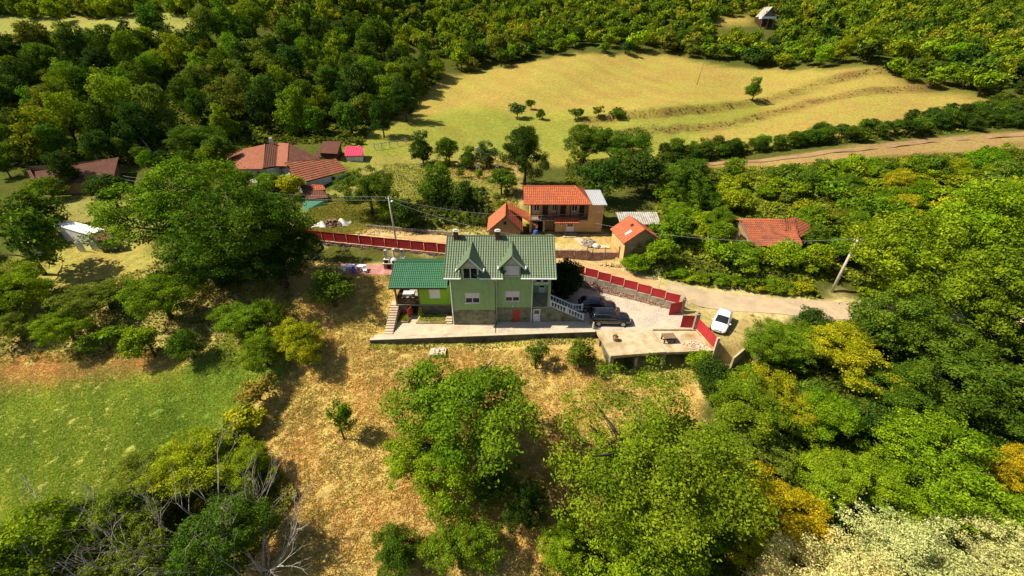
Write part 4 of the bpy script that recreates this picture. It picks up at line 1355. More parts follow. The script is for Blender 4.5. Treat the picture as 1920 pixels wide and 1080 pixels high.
# ------------------------------------------------------------------ the green house
def main_house():
    off = (-1.4, 41.8, 0)
    H = root('green_house', off, 'light green house with a green tiled roof and two pointed dormers', 'house')
    XL, XM, XP, XR = -7.2, -2.0, 2.5, 4.55
    YF, YR, YB = 41.3, 41.85, 50.6
    Z1, ZE = 2.1, 6.72
    # walls
    w = MB()
    wall_holes(w, (XL, YF, 0), (1, 0, 0), XM - XL, Z1, 7.1, [(1.7, 3.4, 3.1, 4.5), (1.62, 3.30, 6.35, 7.1)])
    wall_holes(w, (XM, YR, 0), (1, 0, 0), XP - XM, Z1, 7.1, [(1.2, 2.9, 3.0, 4.4), (1.16, 2.84, 6.35, 7.1)])
    w.add([(XM, YF, Z1), (XM, YR, Z1), (XM, YR, 7.1), (XM, YF, 7.1)], [(0, 1, 2, 3)])
    zr = 9.55
    w.add([(XL, YF, Z1), (XL, YF, 6.9), (XL, 45.9, zr), (XL, YB, 6.9), (XL, YB, Z1)], [(0, 1, 2, 3, 4)])
    w.add([(XR, YR + 3.2, Z1), (XR, YR + 3.2, 5.2), (XR, YR, 5.2), (XR, YR, 7.1), (XR, 45.9, zr), (XR, YB, 6.9), (XR, YB, Z1)], [(6, 5, 4, 3, 2, 1, 0)])
    w.add([(XL, YB, Z1), (XL, YB, 6.9), (XR, YB, 6.9), (XR, YB, Z1)], [(0, 1, 2, 3)])
    # wall above the loggia, with its two small lights, and the loggia itself
    wall_holes(w, (XP, YR, 0), (1, 0, 0), XR - XP, 5.2, 7.1, [(0.25, 0.95, 5.55, 6.35), (1.05, 1.75, 5.55, 6.35)])
    w.add([(XP, YR, Z1), (XP, YR, 5.2), (XP, YR + 3.2, 5.2), (XP, YR + 3.2, Z1)], [(3, 2, 1, 0)])
    wall_holes(w, (XP, YR + 3.2, 0), (1, 0, 0), XR - XP, Z1, 5.2, [(0.9, 1.7, 2.15, 4.2)])
    w.obj('wall', M['green_wall'], H, off)
    # plinth
    p = MB()
    wall_holes(p, (XL - 0.03, YF - 0.03, 0), (1, 0, 0), XM - XL + 0.06, -0.4, Z1)
    wall_holes(p, (XM + 0.03, YR - 0.03, 0), (1, 0, 0), XR - XM, -0.4, Z1, [(2.02, 2.98, 0.02, 1.85), (4.55, 5.42, 0.02, 1.88)], 0.2)
    p.add([(XM + 0.03, YF - 0.03, -0.4), (XM + 0.03, YR - 0.03, -0.4), (XM + 0.03, YR - 0.03, Z1), (XM + 0.03, YF - 0.03, Z1)], [(0, 1, 2, 3)])
    p.add([(XL - 0.03, YF - 0.03, -0.4), (XL - 0.03, YF - 0.03, Z1), (XL - 0.03, YB, Z1), (XL - 0.03, YB, -0.4)], [(0, 1, 2, 3)])
    p.add([(XR + 0.03, YR - 0.03, -0.4), (XR + 0.03, YB, -0.4), (XR + 0.03, YB, Z1), (XR + 0.03, YR - 0.03, Z1)], [(0, 1, 2, 3)])
    p.add([(XL, YF, Z1), (XM, YF, Z1), (XM, YF - 0.03, Z1), (XL, YF - 0.03, Z1)], [(0, 1, 2, 3)])
    p.obj('plinth', M['plinth'], H, off)
    MB().box(XP, XR + 0.05, YR - 0.06, YR + 3.2, Z1 + 0.003, Z1 + 0.12).obj('porch_floor', M['concrete'], H, off)
    MB().box(XR - 0.28, XR + 0.02, YR - 0.02, YR + 0.28, Z1 + 0.12, 5.2).obj('porch_column', M['green_wall'], H, off)
    MB().box(XP, XR, YR + 0.005, YR + 3.19, 5.2, 5.25).obj('porch_ceiling', M['white_plaster'], H, off)
    d = door(H, XP + 0.9, XP + 1.7, 2.23, 4.2, YR + 3.2, M['white'], off, (XP + 1.02, XP + 1.58, 3.0, 4.05))
    # bench and mat on the porch
    # windows
    window(H, -5.5, -3.8, 3.1, 4.5, YF, 0.5, off)
    window(H, -0.8, 0.9, 3.0, 4.4, YR, 0.6, off)
    window(H, XP + 0.25, XP + 0.95, 5.55, 6.35, YR, 0, off, panes=1)
    window(H, XP + 1.05, XP + 1.75, 5.55, 6.35, YR, 0, off, panes=1)
    door(H, 0.05, 1.01, 0.02, 1.85, YR - 0.03, M['red_door'], off)
    door(H, 2.58, 3.45, 0.02, 1.88, YR - 0.03, M['white'], off, (2.72, 3.31, 1.15, 1.7))
    MB().lathe([(0.06, -0.05), (0.13, 0.0), (0.11, 0.1), (0.04, 0.15)], 10, (0.1, YR - 0.08, 2.32)).obj('wall_lamp', M['white'], H, off)
    # roof
    ye, yr, ybk = 40.85, 45.9, 51.0
    x0, x1 = -7.75, 5.02
    rise = (zr + 0.12 - 6.72) / (yr - ye)
    sl = Vector((0, 1, rise)).normalized()
    T = (Vector((0, yr, zr + 0.12)) - Vector((0, ye, 6.72))).length
    # the front slope stands open where the dormers' front walls rise through the eave
    def tmin(a):
        x = x0 + a
        return 0.62 if (-5.75 < x < -3.72) else (1.42 if (-1.0 < x < 1.0) else 0.0)
    roof = roof_sheet('roof', H, M['green_roof'], (x0, ye, 6.72), (1, 0, 0), sl, x1 - x0, lambda a: T, tmin, off, 0.29, 0.075, 0.36, 0.03)
    roof_sheet('rear_slope', roof, M['green_roof'], (x0, ybk + 0.05, 6.67), (1, 0, 0), (0, -1, rise), x1 - x0, lambda a: T, None, off, 0.265, 0.04, 0.36, 0.03)
    MB().tube([(x0 - 0.02, yr, zr + 0.17), (x1 + 0.02, yr, zr + 0.17)], 0.11, 8).obj('ridge_cap', M['green_roof'], roof, off)
    for xx in (x0 - 0.03, x1 + 0.03):
        b = MB()
        b.bar((xx, ye, 6.70), (xx, yr, zr + 0.10), 0.05, 0.2)
        b.obj('verge_board', M['green_roof'], roof, off)
    # gutters and downpipes
    for a, b in ((x0, -5.8), (-3.7, -1.02), (1.0, x1)):
        g = MB().tube([(a, ye - 0.07, 6.70), (b, ye - 0.07, 6.68)], 0.085, 8)
        g.obj('gutter', M['white'], roof, off)
    for xx, yy in ((-7.08, YF), (-1.86, YR), (2.36, YR)):
        g = MB().tube([(xx, ye - 0.06, 6.66), (xx, ye + 0.05, 6.45), (xx, yy - 0.09, 6.2), (xx, yy - 0.09, 0.05)], 0.055, 8)
        g.obj('downpipe', M['white'], H, off)
    # chimneys
    for xx in (-6.66, -1.72):
        c = MB().box(xx - 0.27, xx + 0.27, 45.3, 45.84, 9.0, 10.45)
        c.box(xx - 0.33, xx + 0.33, 45.24, 45.9, 9.28, 9.45)
        ch = c.obj('chimney', M['brick'], H, off)
        MB().box(xx - 0.33, xx + 0.33, 45.24, 45.9, 10.45, 10.55).box(xx - 0.17, xx + 0.17, 45.4, 45.74, 10.55, 10.68).obj('chimney_cap', M['white_plaster'], ch, off)
    # dormers
    for k, (xc, yf, shut) in enumerate(((-4.74, YF, 0.0), (0.0, YR, 0.86))):
        D = MB()
        hw, zb, zt, za = 1.0, 6.35, 7.95, 9.25
        yb = ye + (za - 6.84) / rise
        yeb = ye + (zt - 6.84) / rise
        wall_holes(D, (xc - hw, yf - 0.02, 0), (1, 0, 0), 2 * hw, zb, zt, [(0.16, 2 * hw - 0.16, zb + 0.03, zt - 0.12)], 0.14)
        D.add([(xc - hw, yf - 0.02, zb + 0.3), (xc - hw, yf - 0.02, zt + 0.1), (xc - hw, yeb + 0.3, zt + 0.1), (xc - hw, yf + 0.1, zb + 0.3)], [(0, 1, 2, 3)])
        D.add([(xc + hw, yf - 0.02, zb + 0.3), (xc + hw, yf - 0.02, zt + 0.1), (xc + hw, yeb + 0.3, zt + 0.1), (xc + hw, yf + 0.1, zb + 0.3)], [(3, 2, 1, 0)])
        dm = D.obj('dormer', M['green_wall'], H, off)
        MB().add([(xc - hw, yf - 0.03, zt), (xc + hw, yf - 0.03, zt), (xc, yf - 0.03, za - 0.1)], [(0, 1, 2)]).obj('gable', M['white_plaster'], dm, off)
        window(dm, xc - hw + 0.16, xc + hw - 0.16, zb + 0.03, zt - 0.12, yf - 0.02, shut, off, depth=0.06, sill=False)
        yfr, ow, ze2 = yf - 0.55, 1.52, 7.62
        yrb = ye + (za - 6.80) / rise + 0.1
        yeb2 = ye + (ze2 - 6.80) / rise + 0.1
        for sg in (-1, 1):
            s = Vector((-sg * ow, 0, za - ze2))
            Ls = s.length
            roof_sheet('dormer_roof', dm, M['green_roof'], (xc + sg * ow, yfr, ze2), (0, 1, 0), s, yrb - yfr, lambda a, q=Ls: q,
                       lambda a, A=yeb2 - yfr, B=yrb - yfr, q=Ls: 0 if a < A else q * (a - A) / (B - A), off, 0.42, 0.018, 0.6, 0.006, 0.06, 'rib')
            b = MB().bar((xc + sg * (ow + 0.02), yfr - 0.025, ze2 - 0.02), (xc, yfr - 0.025, za - 0.02), 0.05, 0.16)
            b.obj('barge_board', M['green_roof'] if sg < 0 else M['white'], dm, off)
            MB().tube([(xc + sg * (ow + 0.06), yfr, ze2 + 0.02), (xc + sg * (ow + 0.06), yfr + 0.75, ze2 + 0.03)], 0.06, 7).tube([(xc + sg * (ow + 0.06), yfr + 0.05, ze2), (xc + sg * (ow - 0.05), yfr + 0.4, ze2 - 0.35)], 0.045, 7).obj('gutter', M['white'], dm, off)
        MB().tube([(xc, yfr - 0.03, za + 0.05), (xc, yrb, za + 0.05)], 0.075, 8).obj('ridge_cap', M['green_roof'], dm, off)
        for sg in (-0.95, -0.3, 0.3, 0.95):
            MB().box(xc + sg - 0.05, xc + sg + 0.05, yfr + 0.04, yf - 0.03, za - abs(sg) * 1.07 - 0.28, za - abs(sg) * 1.07 - 0.16).obj('rafter', M['white_plaster'], dm, off)
    # outside stairs going down to the right
    S = MB()
    n = 12
    xs0, xs1, ya, yb_ = XR + 0.05, 8.75, 42.05, 43.4
    for k in range(n):
        xa = xs0 + (xs1 - xs0) * k / n
        S.box(xa, xa + (xs1 - xs0) / n, ya, yb_, -0.3, Z1 + 0.05 - (Z1) * (k + 1) / n + 0.04 * 0)
    st = S.obj('stairs', M['concrete'], H, off)
    MB().prism([(xs0, ya - 0.16), (xs1 + 0.1, ya - 0.16), (xs1 + 0.1, ya - 0.004), (xs0, ya - 0.004)], -0.3, [Z1 + 0.12, 0.12, 0.12, Z1 + 0.12]).obj('stringer_wall', M['plinth'], st, off)
    for yy, flat in ((ya - 0.08, False), (yb_ - 0.08, True)):
        hz = lambda x: max(Z1 + 0.14 - Z1 * (x - xs0) / (xs1 - xs0), 0.12)
        xe = xs1 if not flat else xs0 + 3.0
        b = MB().bar((xs0 - 0.05, yy, hz(xs0) + 0.82), (xe, yy, hz(xe) + 0.82), 0.13, 0.1)
        b.bar((xs0 - 0.05, yy, hz(xs0) + 0.08), (xe, yy, hz(xe) + 0.08), 0.14, 0.08)
        if flat:
            b.bar((xe, yy, hz(xe) + 0.82), (xe + 1.2, yy, hz(xe) + 0.82), 0.13, 0.1)
            b.bar((xe, yy, hz(xe) + 0.08), (xe + 1.2, yy, hz(xe) + 0.08), 0.14, 0.08)
        rl = b.obj('balustrade', M['white'], H, off)
        x = xs0 + 0.12
        while x < (xe + (1.2 if flat else 0)):
            z0 = hz(min(x, xe))
            MB().lathe([(0.05, 0.1), (0.075, 0.25), (0.045, 0.45), (0.055, 0.62), (0.045, 0.8)], 7, (x, yy, z0)).obj('baluster', M['white'], rl, off)
            x += 0.36
        for x in ((xs0, (xs0 + xs1) / 2, xs1) if not flat else (xs0, xe, xe + 1.2)):
            z0 = hz(min(x, xe))
            MB().box(x - 0.08, x + 0.08, yy - 0.08, yy + 0.08, z0 - 0.05, z0 + 0.98).obj('post', M['white'], rl, off)
    # porch parapet rail at the front
    return H
main_house()


def annex():
    off = (-10.9, 45.5, 0)
    A = root('porch_annex', off, 'low annex with emerald tiled roof, open porch and lime green wall', 'annex')
    x0, xm, x1, yf, yb = -14.4, -11.35, -7.25, 43.3, 48.8
    zf, zt = 1.55, 4.1
    w = MB()
    wall_holes(w, (xm, yf, 0), (1, 0, 0), x1 - xm, zf, zt + 0.25, [(1.2, 2.55, 2.45, 3.85)])
    w.add([(xm, yf, zf), (xm, yf, zt + 0.3), (xm, yb, zt + 0.3), (xm, yb, zf)], [(0, 1, 2, 3)])
    w.add([(x0, yb, zf), (x1, yb, zf), (x1, yb, zt), (x0, yb, zt)], [(3, 2, 1, 0)])
    w.obj('wall', M['lime_wall'], A, off)
    MB().box(xm + 1.2, xm + 2.55, yf + 0.03, yf + 0.1, 2.45, 3.85).obj('window_board', M['shutter'], A, off)
    p = MB()
    wall_holes(p, (x0, yf - 0.04, 0), (1, 0, 0), x1 - x0, -0.4, zf - 0.02, [(1.9, 2.75, 0.02, 1.4)], 0.5)
    p.add([(x0, yf - 0.04, -0.4), (x0, yf - 0.04, zf - 0.02), (x0, yb, zf - 0.02), (x0, yb, -0.4)], [(0, 1, 2, 3)])
    p.obj('plinth', M['dark_conc'], A, off)
    MB().box(x0 - 0.05, x1, yf - 0.1, yb, zf - 0.02, zf + 0.06).obj('floor_slab', M['concrete'], A, off)
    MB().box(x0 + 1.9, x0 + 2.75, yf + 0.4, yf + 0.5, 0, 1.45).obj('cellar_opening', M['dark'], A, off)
    o = MB().box(-0.05, 0.0, -0.95, 0.0, 0.02, 1.4).obj('cellar_door', M['red_door'], A)
    o.location = (x0 + 1.86 - off[0], yf - 0.08 - off[1], 0)
    o.rotation_euler = (0, 0, R(-18))
    for xx, yy in ((x0 + 0.12, yf + 0.1), (x0 + 0.12, yb - 0.3), (xm - 0.1, yf + 0.1)):
        MB().box(xx - 0.1, xx + 0.1, yy - 0.1, yy + 0.1, zf + 0.06, zt + 0.25).obj('column', M['wood'], A, off)
    # porch balustrade of dark boards
    rl = MB().box(x0 + 0.2, xm, yf + 0.02, yf + 0.1, 2.4, 2.5).obj('balustrade', M['brown_wood'], A, off)
    k = x0 + 0.24
    while k < xm - 0.2:
        MB().box(k, k + 0.15, yf + 0.03, yf + 0.07, zf + 0.08, 2.4).obj('board', M['brown_wood'], rl, off)
        k += 0.17
    k = yf + 0.3
    while k < yb - 0.6:
        MB().box(x0 + 0.08, x0 + 0.12, k, k + 0.15, zf + 0.08, 2.4).obj('board', M['brown_wood'], rl, off)
        k += 0.17
    MB().box(x0 + 0.05, x0 + 0.15, yf + 0.2, yb - 0.4, 2.4, 2.5).obj('side_rail', M['brown_wood'], rl, off)
    ye, yr, zr, ze = 42.5, 46.3, 6.0, 4.42
    rise = (zr - ze) / (yr - ye)
    T = math.hypot(yr - ye, zr - ze)
    rf = roof_sheet('roof', A, M['emerald_roof'], (-14.75, ye, ze), (1, 0, 0), (0, 1, rise), 14.75 - 7.78, lambda a: T, None, off, 0.24, 0.045, 0.36, 0.035)
    roof_sheet('rear_slope', rf, M['emerald_roof'], (-14.75, 50.1, ze), (1, 0, 0), (0, -1, rise), 14.75 - 7.78, lambda a: T, None, off, 0.24, 0.045, 0.36, 0.035)
    MB().tube([(-14.78, yr, zr + 0.06), (-7.8, yr, zr + 0.06)], 0.1, 8).obj('ridge_cap', M['emerald_roof'], rf, off)
    MB().box(-14.75, -7.8, ye - 0.03, ye - 0.003, ze - 0.14, ze + 0.02).obj('fascia', M['brown_wood'], rf, off)
annex()

# things on the annex porch
t = root('porch_table', (-13.1, 44.9, 1.61), 'table with a white cloth on the annex porch', 'table')
MB().box(-0.7, 0.7, -0.4, 0.4, 0.7, 0.75).obj('table_top', M['white_plaster'], t)
MB().box(-0.74, 0.74, -0.44, -0.41, 0.45, 0.76).box(-0.74, 0.74, 0.41, 0.44, 0.45, 0.76).obj('cloth', M['white'], t)
for sx in (-0.6, 0.6):
    for sy in (-0.33, 0.33):
        MB().box(sx - 0.04, sx + 0.04, sy - 0.04, sy + 0.04, 0, 0.7).obj('leg', M['brown_wood'], t)
for k, (x, y, rz, lb) in enumerate(((-13.9, 44.1, 0.4, 'dark wooden chair at the left of the annex porch'), (-12.4, 44.0, -0.2, 'dark wooden chair in front of the annex porch wall'))):
    c = root('porch_chair', (x, y, 1.61), lb, 'chair', 'porch chairs', rz)
    MB().box(-0.22, 0.22, -0.22, 0.22, 0.42, 0.47).obj('seat', M['wood'], c)
    MB().box(-0.22, 0.22, 0.18, 0.22, 0.5, 0.95).obj('backrest', M['wood'], c)
    for sx in (-0.19, 0.19):
        for sy in (-0.19, 0.19):
            MB().box(sx - 0.025, sx + 0.025, sy - 0.025, sy + 0.025, 0, 0.42).obj('leg', M['wood'], c)

# flight of concrete steps beside the annex
sx0, sy0 = -15.15, 39.3
st = root('garden_steps', (-14.6, 39.3, 0), 'long flight of pale concrete steps left of the annex', 'steps')
for k in range(12):
    MB().box(-0.5, 0.5, 0.36 * k, 0.36 * (k + 1) + (0.0 if k < 11 else 0.6), -0.6, 0.13 * (k + 1)).obj('step', M['path'], st)

# planter beds in front of the annex
for nm, poly, lb in (('planter_bed', [(-13.95, 41.5), (-12.75, 41.5), (-12.55, 43.1), (-13.95, 43.15)], 'small kerbed grass bed left of the cellar door'),
                     ('planter_bed', [(-11.75, 41.35), (-8.1, 41.35), (-8.1, 43.1), (-11.5, 43.1)], 'long kerbed grass bed under the lime green wall')):
    cx, cy = sum(p[0] for p in poly) / 4, sum(p[1] for p in poly) / 4
    b = root(nm, (cx, cy, 0), lb, 'flower bed')
    MB().prism(poly, -0.1, 0.28).obj('kerb', M['slab'], b, (cx, cy, 0))
    inn = [(cx + (p[0] - cx) * 0.9, cy + (p[1] - cy) * 0.86) for p in poly]
    MB().prism(inn, 0.2, 0.33).obj('earth', M['soil'], b, (cx, cy, 0))
    rs = np.random.RandomState(int(abs(cx) * 10))
    n = 500
    x = rs.uniform(min(p[0] for p in inn), max(p[0] for p in inn), n)
    y = rs.uniform(min(p[1] for p in inn), max(p[1] for p in inn), n)
    k = in_poly(x, y, inn)
    pos = np.stack([x[k] - cx, y[k] - cy, np.full(k.sum(), 0.36)], -1)
    nr = unit(rs.normal(size=pos.shape) + np.array([0, 0, 0.6]))
    g = link('grass', mesh_quads('grass', leaves_at(pos, nr, 0.09, rs), rs.uniform(0, 1, len(pos)), M['leaf']), b)
    g.color = (0.22, 0.24, 0.02, 1)
    g['kind'] = 'stuff'
bs = root('bed_steps', (-7.7, 41.6, 0), 'three short concrete steps against the house corner', 'steps')
for k in range(3):
    MB().box(-0.38, 0.38, -0.35 + 0.33 * k, 0.75, 0.02 if k == 0 else 0.16 * k, 0.16 * (k + 1)).obj('step', M['slab'], bs)
plant('golden_conifer', -11.35, 42.7, 0.3, 0.36, 0.78, 0.0, 'tall', 'e', 'bright yellow columnar conifer beside the cellar door', 'conifer')
plant('potted_plant', 5.2, 44.4, 0.0, 0.7, 0.9, 0.0, 'shrub', 'g', 'green shrub behind the stair balustrade', 'bush')

# ------------------------------------------------------------------ terrace walls, path, fence
def pathwork():
    poly = [(-15.9, 38.35), (-1.9, 39.2), (-1.9, 41.28), (-7.2, 41.28), (-14.05, 43.1), (-14.05, 39.25), (-15.5, 39.25)]
    o = MB().prism([(-16.2, 38.32), (-2.0, 39.22), (-2.0, 41.9), (-7.2, 41.9), (-7.2, 43.2), (-14.05, 43.2), (-14.05, 39.4), (-16.2, 39.2)], -0.35, 0.03).obj('path', M['path'])
    tag(o, 'pale concrete path in front of the annex', None, None, 'structure')
    x = -16.0
    for a, b in ((-16.2, -12.4), (-12.37, -8.4), (-8.37, -5.2), (-5.17, -2.03)):
        ya, yb = 38.32 + (a + 16.2) * 0.0634, 38.32 + (b + 16.2) * 0.0634
        top = 39.3 if a < -14 else 41.2
        if a >= -12.4:
            MB().prism([(a, ya + 0.35), (b, yb + 0.35), (b, top - 0.02), (a, top - 0.02)], 0.03, 0.045).obj('slab', M['path'], o)
pathwork()

FW = [(-16.5, 38.15), (-9, 38.62), (-2, 39.05), (4, 39.42), (9.95, 39.75)]
r0 = root('retaining_wall', (-3, 38.9, 0), 'long low concrete retaining wall in front of the house', 'retaining wall')
for k, (a, b) in enumerate(zip(FW[:-1], FW[1:])):
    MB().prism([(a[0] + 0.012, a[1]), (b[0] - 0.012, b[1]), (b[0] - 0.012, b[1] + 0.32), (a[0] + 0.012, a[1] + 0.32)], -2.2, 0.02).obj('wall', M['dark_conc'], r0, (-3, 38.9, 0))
    MB().prism([(a[0] + 0.006, a[1] - 0.06), (b[0] - 0.006, b[1] - 0.06), (b[0] - 0.006, b[1] + 0.40), (a[0] + 0.006, a[1] + 0.40)], 0.022, 0.10).obj('coping', M['path'], r0, (-3, 38.9, 0))

# garage terrace
def garage():
    off = (16, 38, -2)
    G = root('garage_terrace', off, 'open concrete garage under a flat slab terrace', 'garage')
    A = [(10.05, 39.95), (16.70, 40.1), (17.15, 36.05), (10.85, 35.35)]
    B = [(16.78, 40.1), (22.0, 40.0), (22.5, 36.35), (17.25, 36.05)]
    MB().prism(A, -0.26, 0.05).obj('slab', M['slab'], G, off)
    MB().prism(B, -0.30, -0.02).obj('slab', M['slab'], G, off)
    MB().box(16.85, 21.5, 40.02, 40.17, 0.021, 0.2).obj('kerb', M['slab'], G, off)
    for x, y, wd in ((11.1, 35.62, 0.4), (13.95, 35.95, 0.34), (17.1, 36.3, 0.42), (19.9, 36.45, 0.36), (22.3, 36.6, 0.36)):
        MB().prism([(x - wd / 2, y - 0.16), (x + wd / 2, y - 0.14), (x + wd / 2, y + 0.2), (x - wd / 2, y + 0.18)], -4.0, -0.3).obj('pillar', M['concrete'], G, off)
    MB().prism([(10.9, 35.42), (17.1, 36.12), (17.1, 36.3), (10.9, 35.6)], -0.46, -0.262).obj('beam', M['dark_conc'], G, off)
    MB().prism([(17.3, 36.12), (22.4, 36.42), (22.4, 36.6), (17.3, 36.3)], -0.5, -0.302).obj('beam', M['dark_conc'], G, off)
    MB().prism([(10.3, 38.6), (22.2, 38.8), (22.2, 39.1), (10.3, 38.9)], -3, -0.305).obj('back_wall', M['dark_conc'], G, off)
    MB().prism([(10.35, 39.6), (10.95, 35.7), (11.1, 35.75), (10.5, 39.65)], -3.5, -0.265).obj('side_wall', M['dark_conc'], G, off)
garage()
o = root('terrace_table', (18.0, 38.05, -0.02), 'small reddish wooden table on the terrace slab', 'table', None, R(4))
top = MB()
for k in range(5):
    MB().box(-0.72 + k * 0.29, -0.45 + k * 0.29, -0.5, 0.5, 0.72, 0.78).obj('plank', M['wood'], o)
for sx in (-0.6, 0.6):
    for sy in (-0.4, 0.4):
        MB().box(sx - 0.06, sx + 0.06, sy - 0.06, sy + 0.06, 0, 0.72).obj('leg', M['brown_wood'], o)
MB().box(-0.6, 0.6, -0.05, 0.05, 0.2, 0.28).obj('stretcher', M['brown_wood'], o)
o = root('flower_tub', (11.9, 38.1, 0.05), 'weathered tub with a plant at the left of the terrace slab', 'planter')
MB().lathe([(0.22, 0), (0.3, 0.15), (0.33, 0.5), (0.36, 0.55), (0.30, 0.56), (0.28, 0.45)], 12).obj('tub', M['terracotta_pot'], o)
g = link('plant', CR['shrub'][0], o)
g.location = (0, 0, 0.65); g.scale = (0.3, 0.3, 0.25); g.color = (0.25, 0.25, 0.04, 1)


def debris(name, cx, cy, z, rx, ry, n, size, mats, label, cat, seed, h=0.0, kind='stuff', slope=False):
    """heap of broken pieces"""
    rr = random.Random(seed)
    mb = MB()
    for _ in range(n):
        a, q = rr.uniform(0, 6.28), math.sqrt(rr.random())
        x, y = cx + rx * q * math.cos(a), cy + ry * q * math.sin(a)
        zz = (gz(x, y) if slope else z) + h * (1 - q) * rr.uniform(0.4, 1.0)
        s = size * rr.uniform(0.5, 1.5)
        m = Matrix.Rotation(rr.uniform(0, 6.28), 3, 'Z') @ Matrix.Rotation(rr.uniform(-0.7, 0.7), 3, 'X') @ Matrix.Rotation(rr.uniform(-0.6, 0.6), 3, 'Y')
        d = (s, s * rr.uniform(0.4, 0.9), s * rr.uniform(0.15, 0.5))
        pts = []
        for sx, sy, sz in ((-1, -1, -1), (1, -1, -1), (1, 1, -1), (-1, 1, -1), (-1, -1, 1), (1, -1, 1), (1, 1, 1), (-1, 1, 1)):
            p = m @ Vector((sx * d[0] / 2 * rr.uniform(0.7, 1), sy * d[1] / 2 * rr.uniform(0.7, 1), sz * d[2] / 2))
            pts.append((x + p.x - cx, y + p.y - cy, zz + p.z + d[2] * 0.3 - z))
        mb.add(pts, [(0, 3, 2, 1), (4, 5, 6, 7), (0, 1, 5, 4), (1, 2, 6, 5), (2, 3, 7, 6), (3, 0, 4, 7)])
    o = mb.obj(name, mats)
    o.location = (cx, cy, z)
    return tag(o, label, cat, None, kind)
debris('rubble', 20.9, 37.35, -0.02, 1.5, 0.8, 170, 0.2, M['rubble'], 'scatter of broken tiles on the terrace slab', 'rubble', 4, 0.12)

# stone wall with concrete band and stepped red panels
def stone_face(mb, a, b, z0f, z1f, seed, depth=0.06, size=0.32):
    """rough stones set proud on the side of the wall that faces the viewer's yard"""
    rr = random.Random(seed)
    a, b = Vector((*a, 0)), Vector((*b, 0))
    d = (b - a).normalized()
    n = Vector((d.y, -d.x, 0))
    L = (b - a).length
    z = 0.0
    while True:
        x, any_ = 0.0, False
        rowh = size * rr.uniform(0.6, 0.95)
        while x < L:
            w = size * rr.uniform(0.7, 1.6)
            zb = z0f(x / L) + z
            if zb + rowh * 0.6 < z1f(x / L):
                any_ = True
                pd = depth * rr.uniform(0.4, 1.5)
                zt = min(zb + rowh - 0.03, z1f(x / L))
                p0, p1 = a + d * (x + 0.015), a + d * min(x + w - 0.02, L)
                j = lambda: rr.uniform(-0.03, 0.03)
                q = [(p0.x, p0.y, zb + j()), (p1.x, p1.y, zb + j()), (p1.x, p1.y, zt + j()), (p0.x, p0.y, zt + j())]
                c = [(q[i][0] + n.x * pd + d.x * (0.03 if i in (0, 3) else -0.03), q[i][1] + n.y * pd + d.y * (0.03 if i in (0, 3) else -0.03), q[i][2] + (0.03 if i < 2 else -0.03)) for i in range(4)]
                mb.add(q + c, [(4, 5, 6, 7), (0, 1, 5, 4), (1, 2, 6, 5), (2, 3, 7, 6), (3, 0, 4, 7)])
            x += w
        z += rowh
        if not any_:
            break


def fence_run(label, pts, zbase, ztop, npan, ph, band, seed, flipz=False, dark=False):
    """stone wall along pts (list of two points) with panels on top that step with it"""
    a, b = Vector(pts[0]), Vector(pts[1])
    off = ((a.x + b.x) / 2, (a.y + b.y) / 2, min(zbase))
    F = root('fence_wall', off, label, 'fence')
    d = (b - a).normalized()
    n = Vector((d.y, -d.x))
    L = (b - a).length
    lerp = lambda z, t: z[0] + (z[1] - z[0]) * t
    th = 0.32
    MB().prism([tuple(a), tuple(b), tuple(b - n * th), tuple(a - n * th)], [zbase[0] - 1.0, zbase[1] - 1.0, zbase[1] - 1.0, zbase[0] - 1.0],
               [ztop[0] - band, ztop[1] - band, ztop[1] - band, ztop[0] - band]).obj('wall', M['dark_conc'], F, off)
    sm = MB()
    stone_face(sm, a, b, lambda t: lerp(zbase, t) - 0.15, lambda t: lerp(ztop, t) - band, seed)
    so = sm.obj('stones', M['stone'], F, off)
    so['kind'] = 'stuff'
    for k in range(npan):
        t0, t1 = k / npan, (k + 1) / npan
        p, q = a.lerp(b, t0), a.lerp(b, t1)
        zt = max(lerp(ztop, t0), lerp(ztop, t1)) if not flipz else lerp(ztop, (t0 + t1) / 2)
        zl = min(lerp(ztop, t0), lerp(ztop, t1)) - band
        g = d * 0.015
        if band > 0.1:
            MB().prism([tuple(p + g + n * 0.03), tuple(q - g + n * 0.03), tuple(q - g - n * (th - 0.0)), tuple(p + g - n * th)], zl + 0.002, zt).obj('band', M['concrete'], F, off)
        else:
            MB().prism([tuple(p + g + n * 0.05), tuple(q - g + n * 0.05), tuple(q - g - n * th), tuple(p + g - n * th)], zt - 0.08, zt).obj('coping', M['slab'], F, off)
        c = n * -0.12
        pan = MB().prism([tuple(p + d * 0.05 + c), tuple(q - d * 0.05 + c), tuple(q - d * 0.05 + c - n * 0.03), tuple(p + d * 0.05 + c - n * 0.03)], zt + 0.03, zt + ph)
        po = pan.obj('panel', M['red_fence'], F, off)
        e = MB()
        e.bar((*(p + d * 0.03 + c), zt + ph + 0.02), (*(q - d * 0.03 + c), zt + ph + 0.02), 0.06, 0.05)
        e.obj('top_rail', M['red_fence'], po, off)
        MB().prism([tuple(p + d * 0.02 + c + n * 0.03), tuple(p + d * 0.09 + c + n * 0.03), tuple(p + d * 0.09 + c - n * 0.06), tuple(p + d * 0.02 + c - n * 0.06)], zt, zt + ph + 0.06).obj('post', M['red_fence'], po, off)
    return F

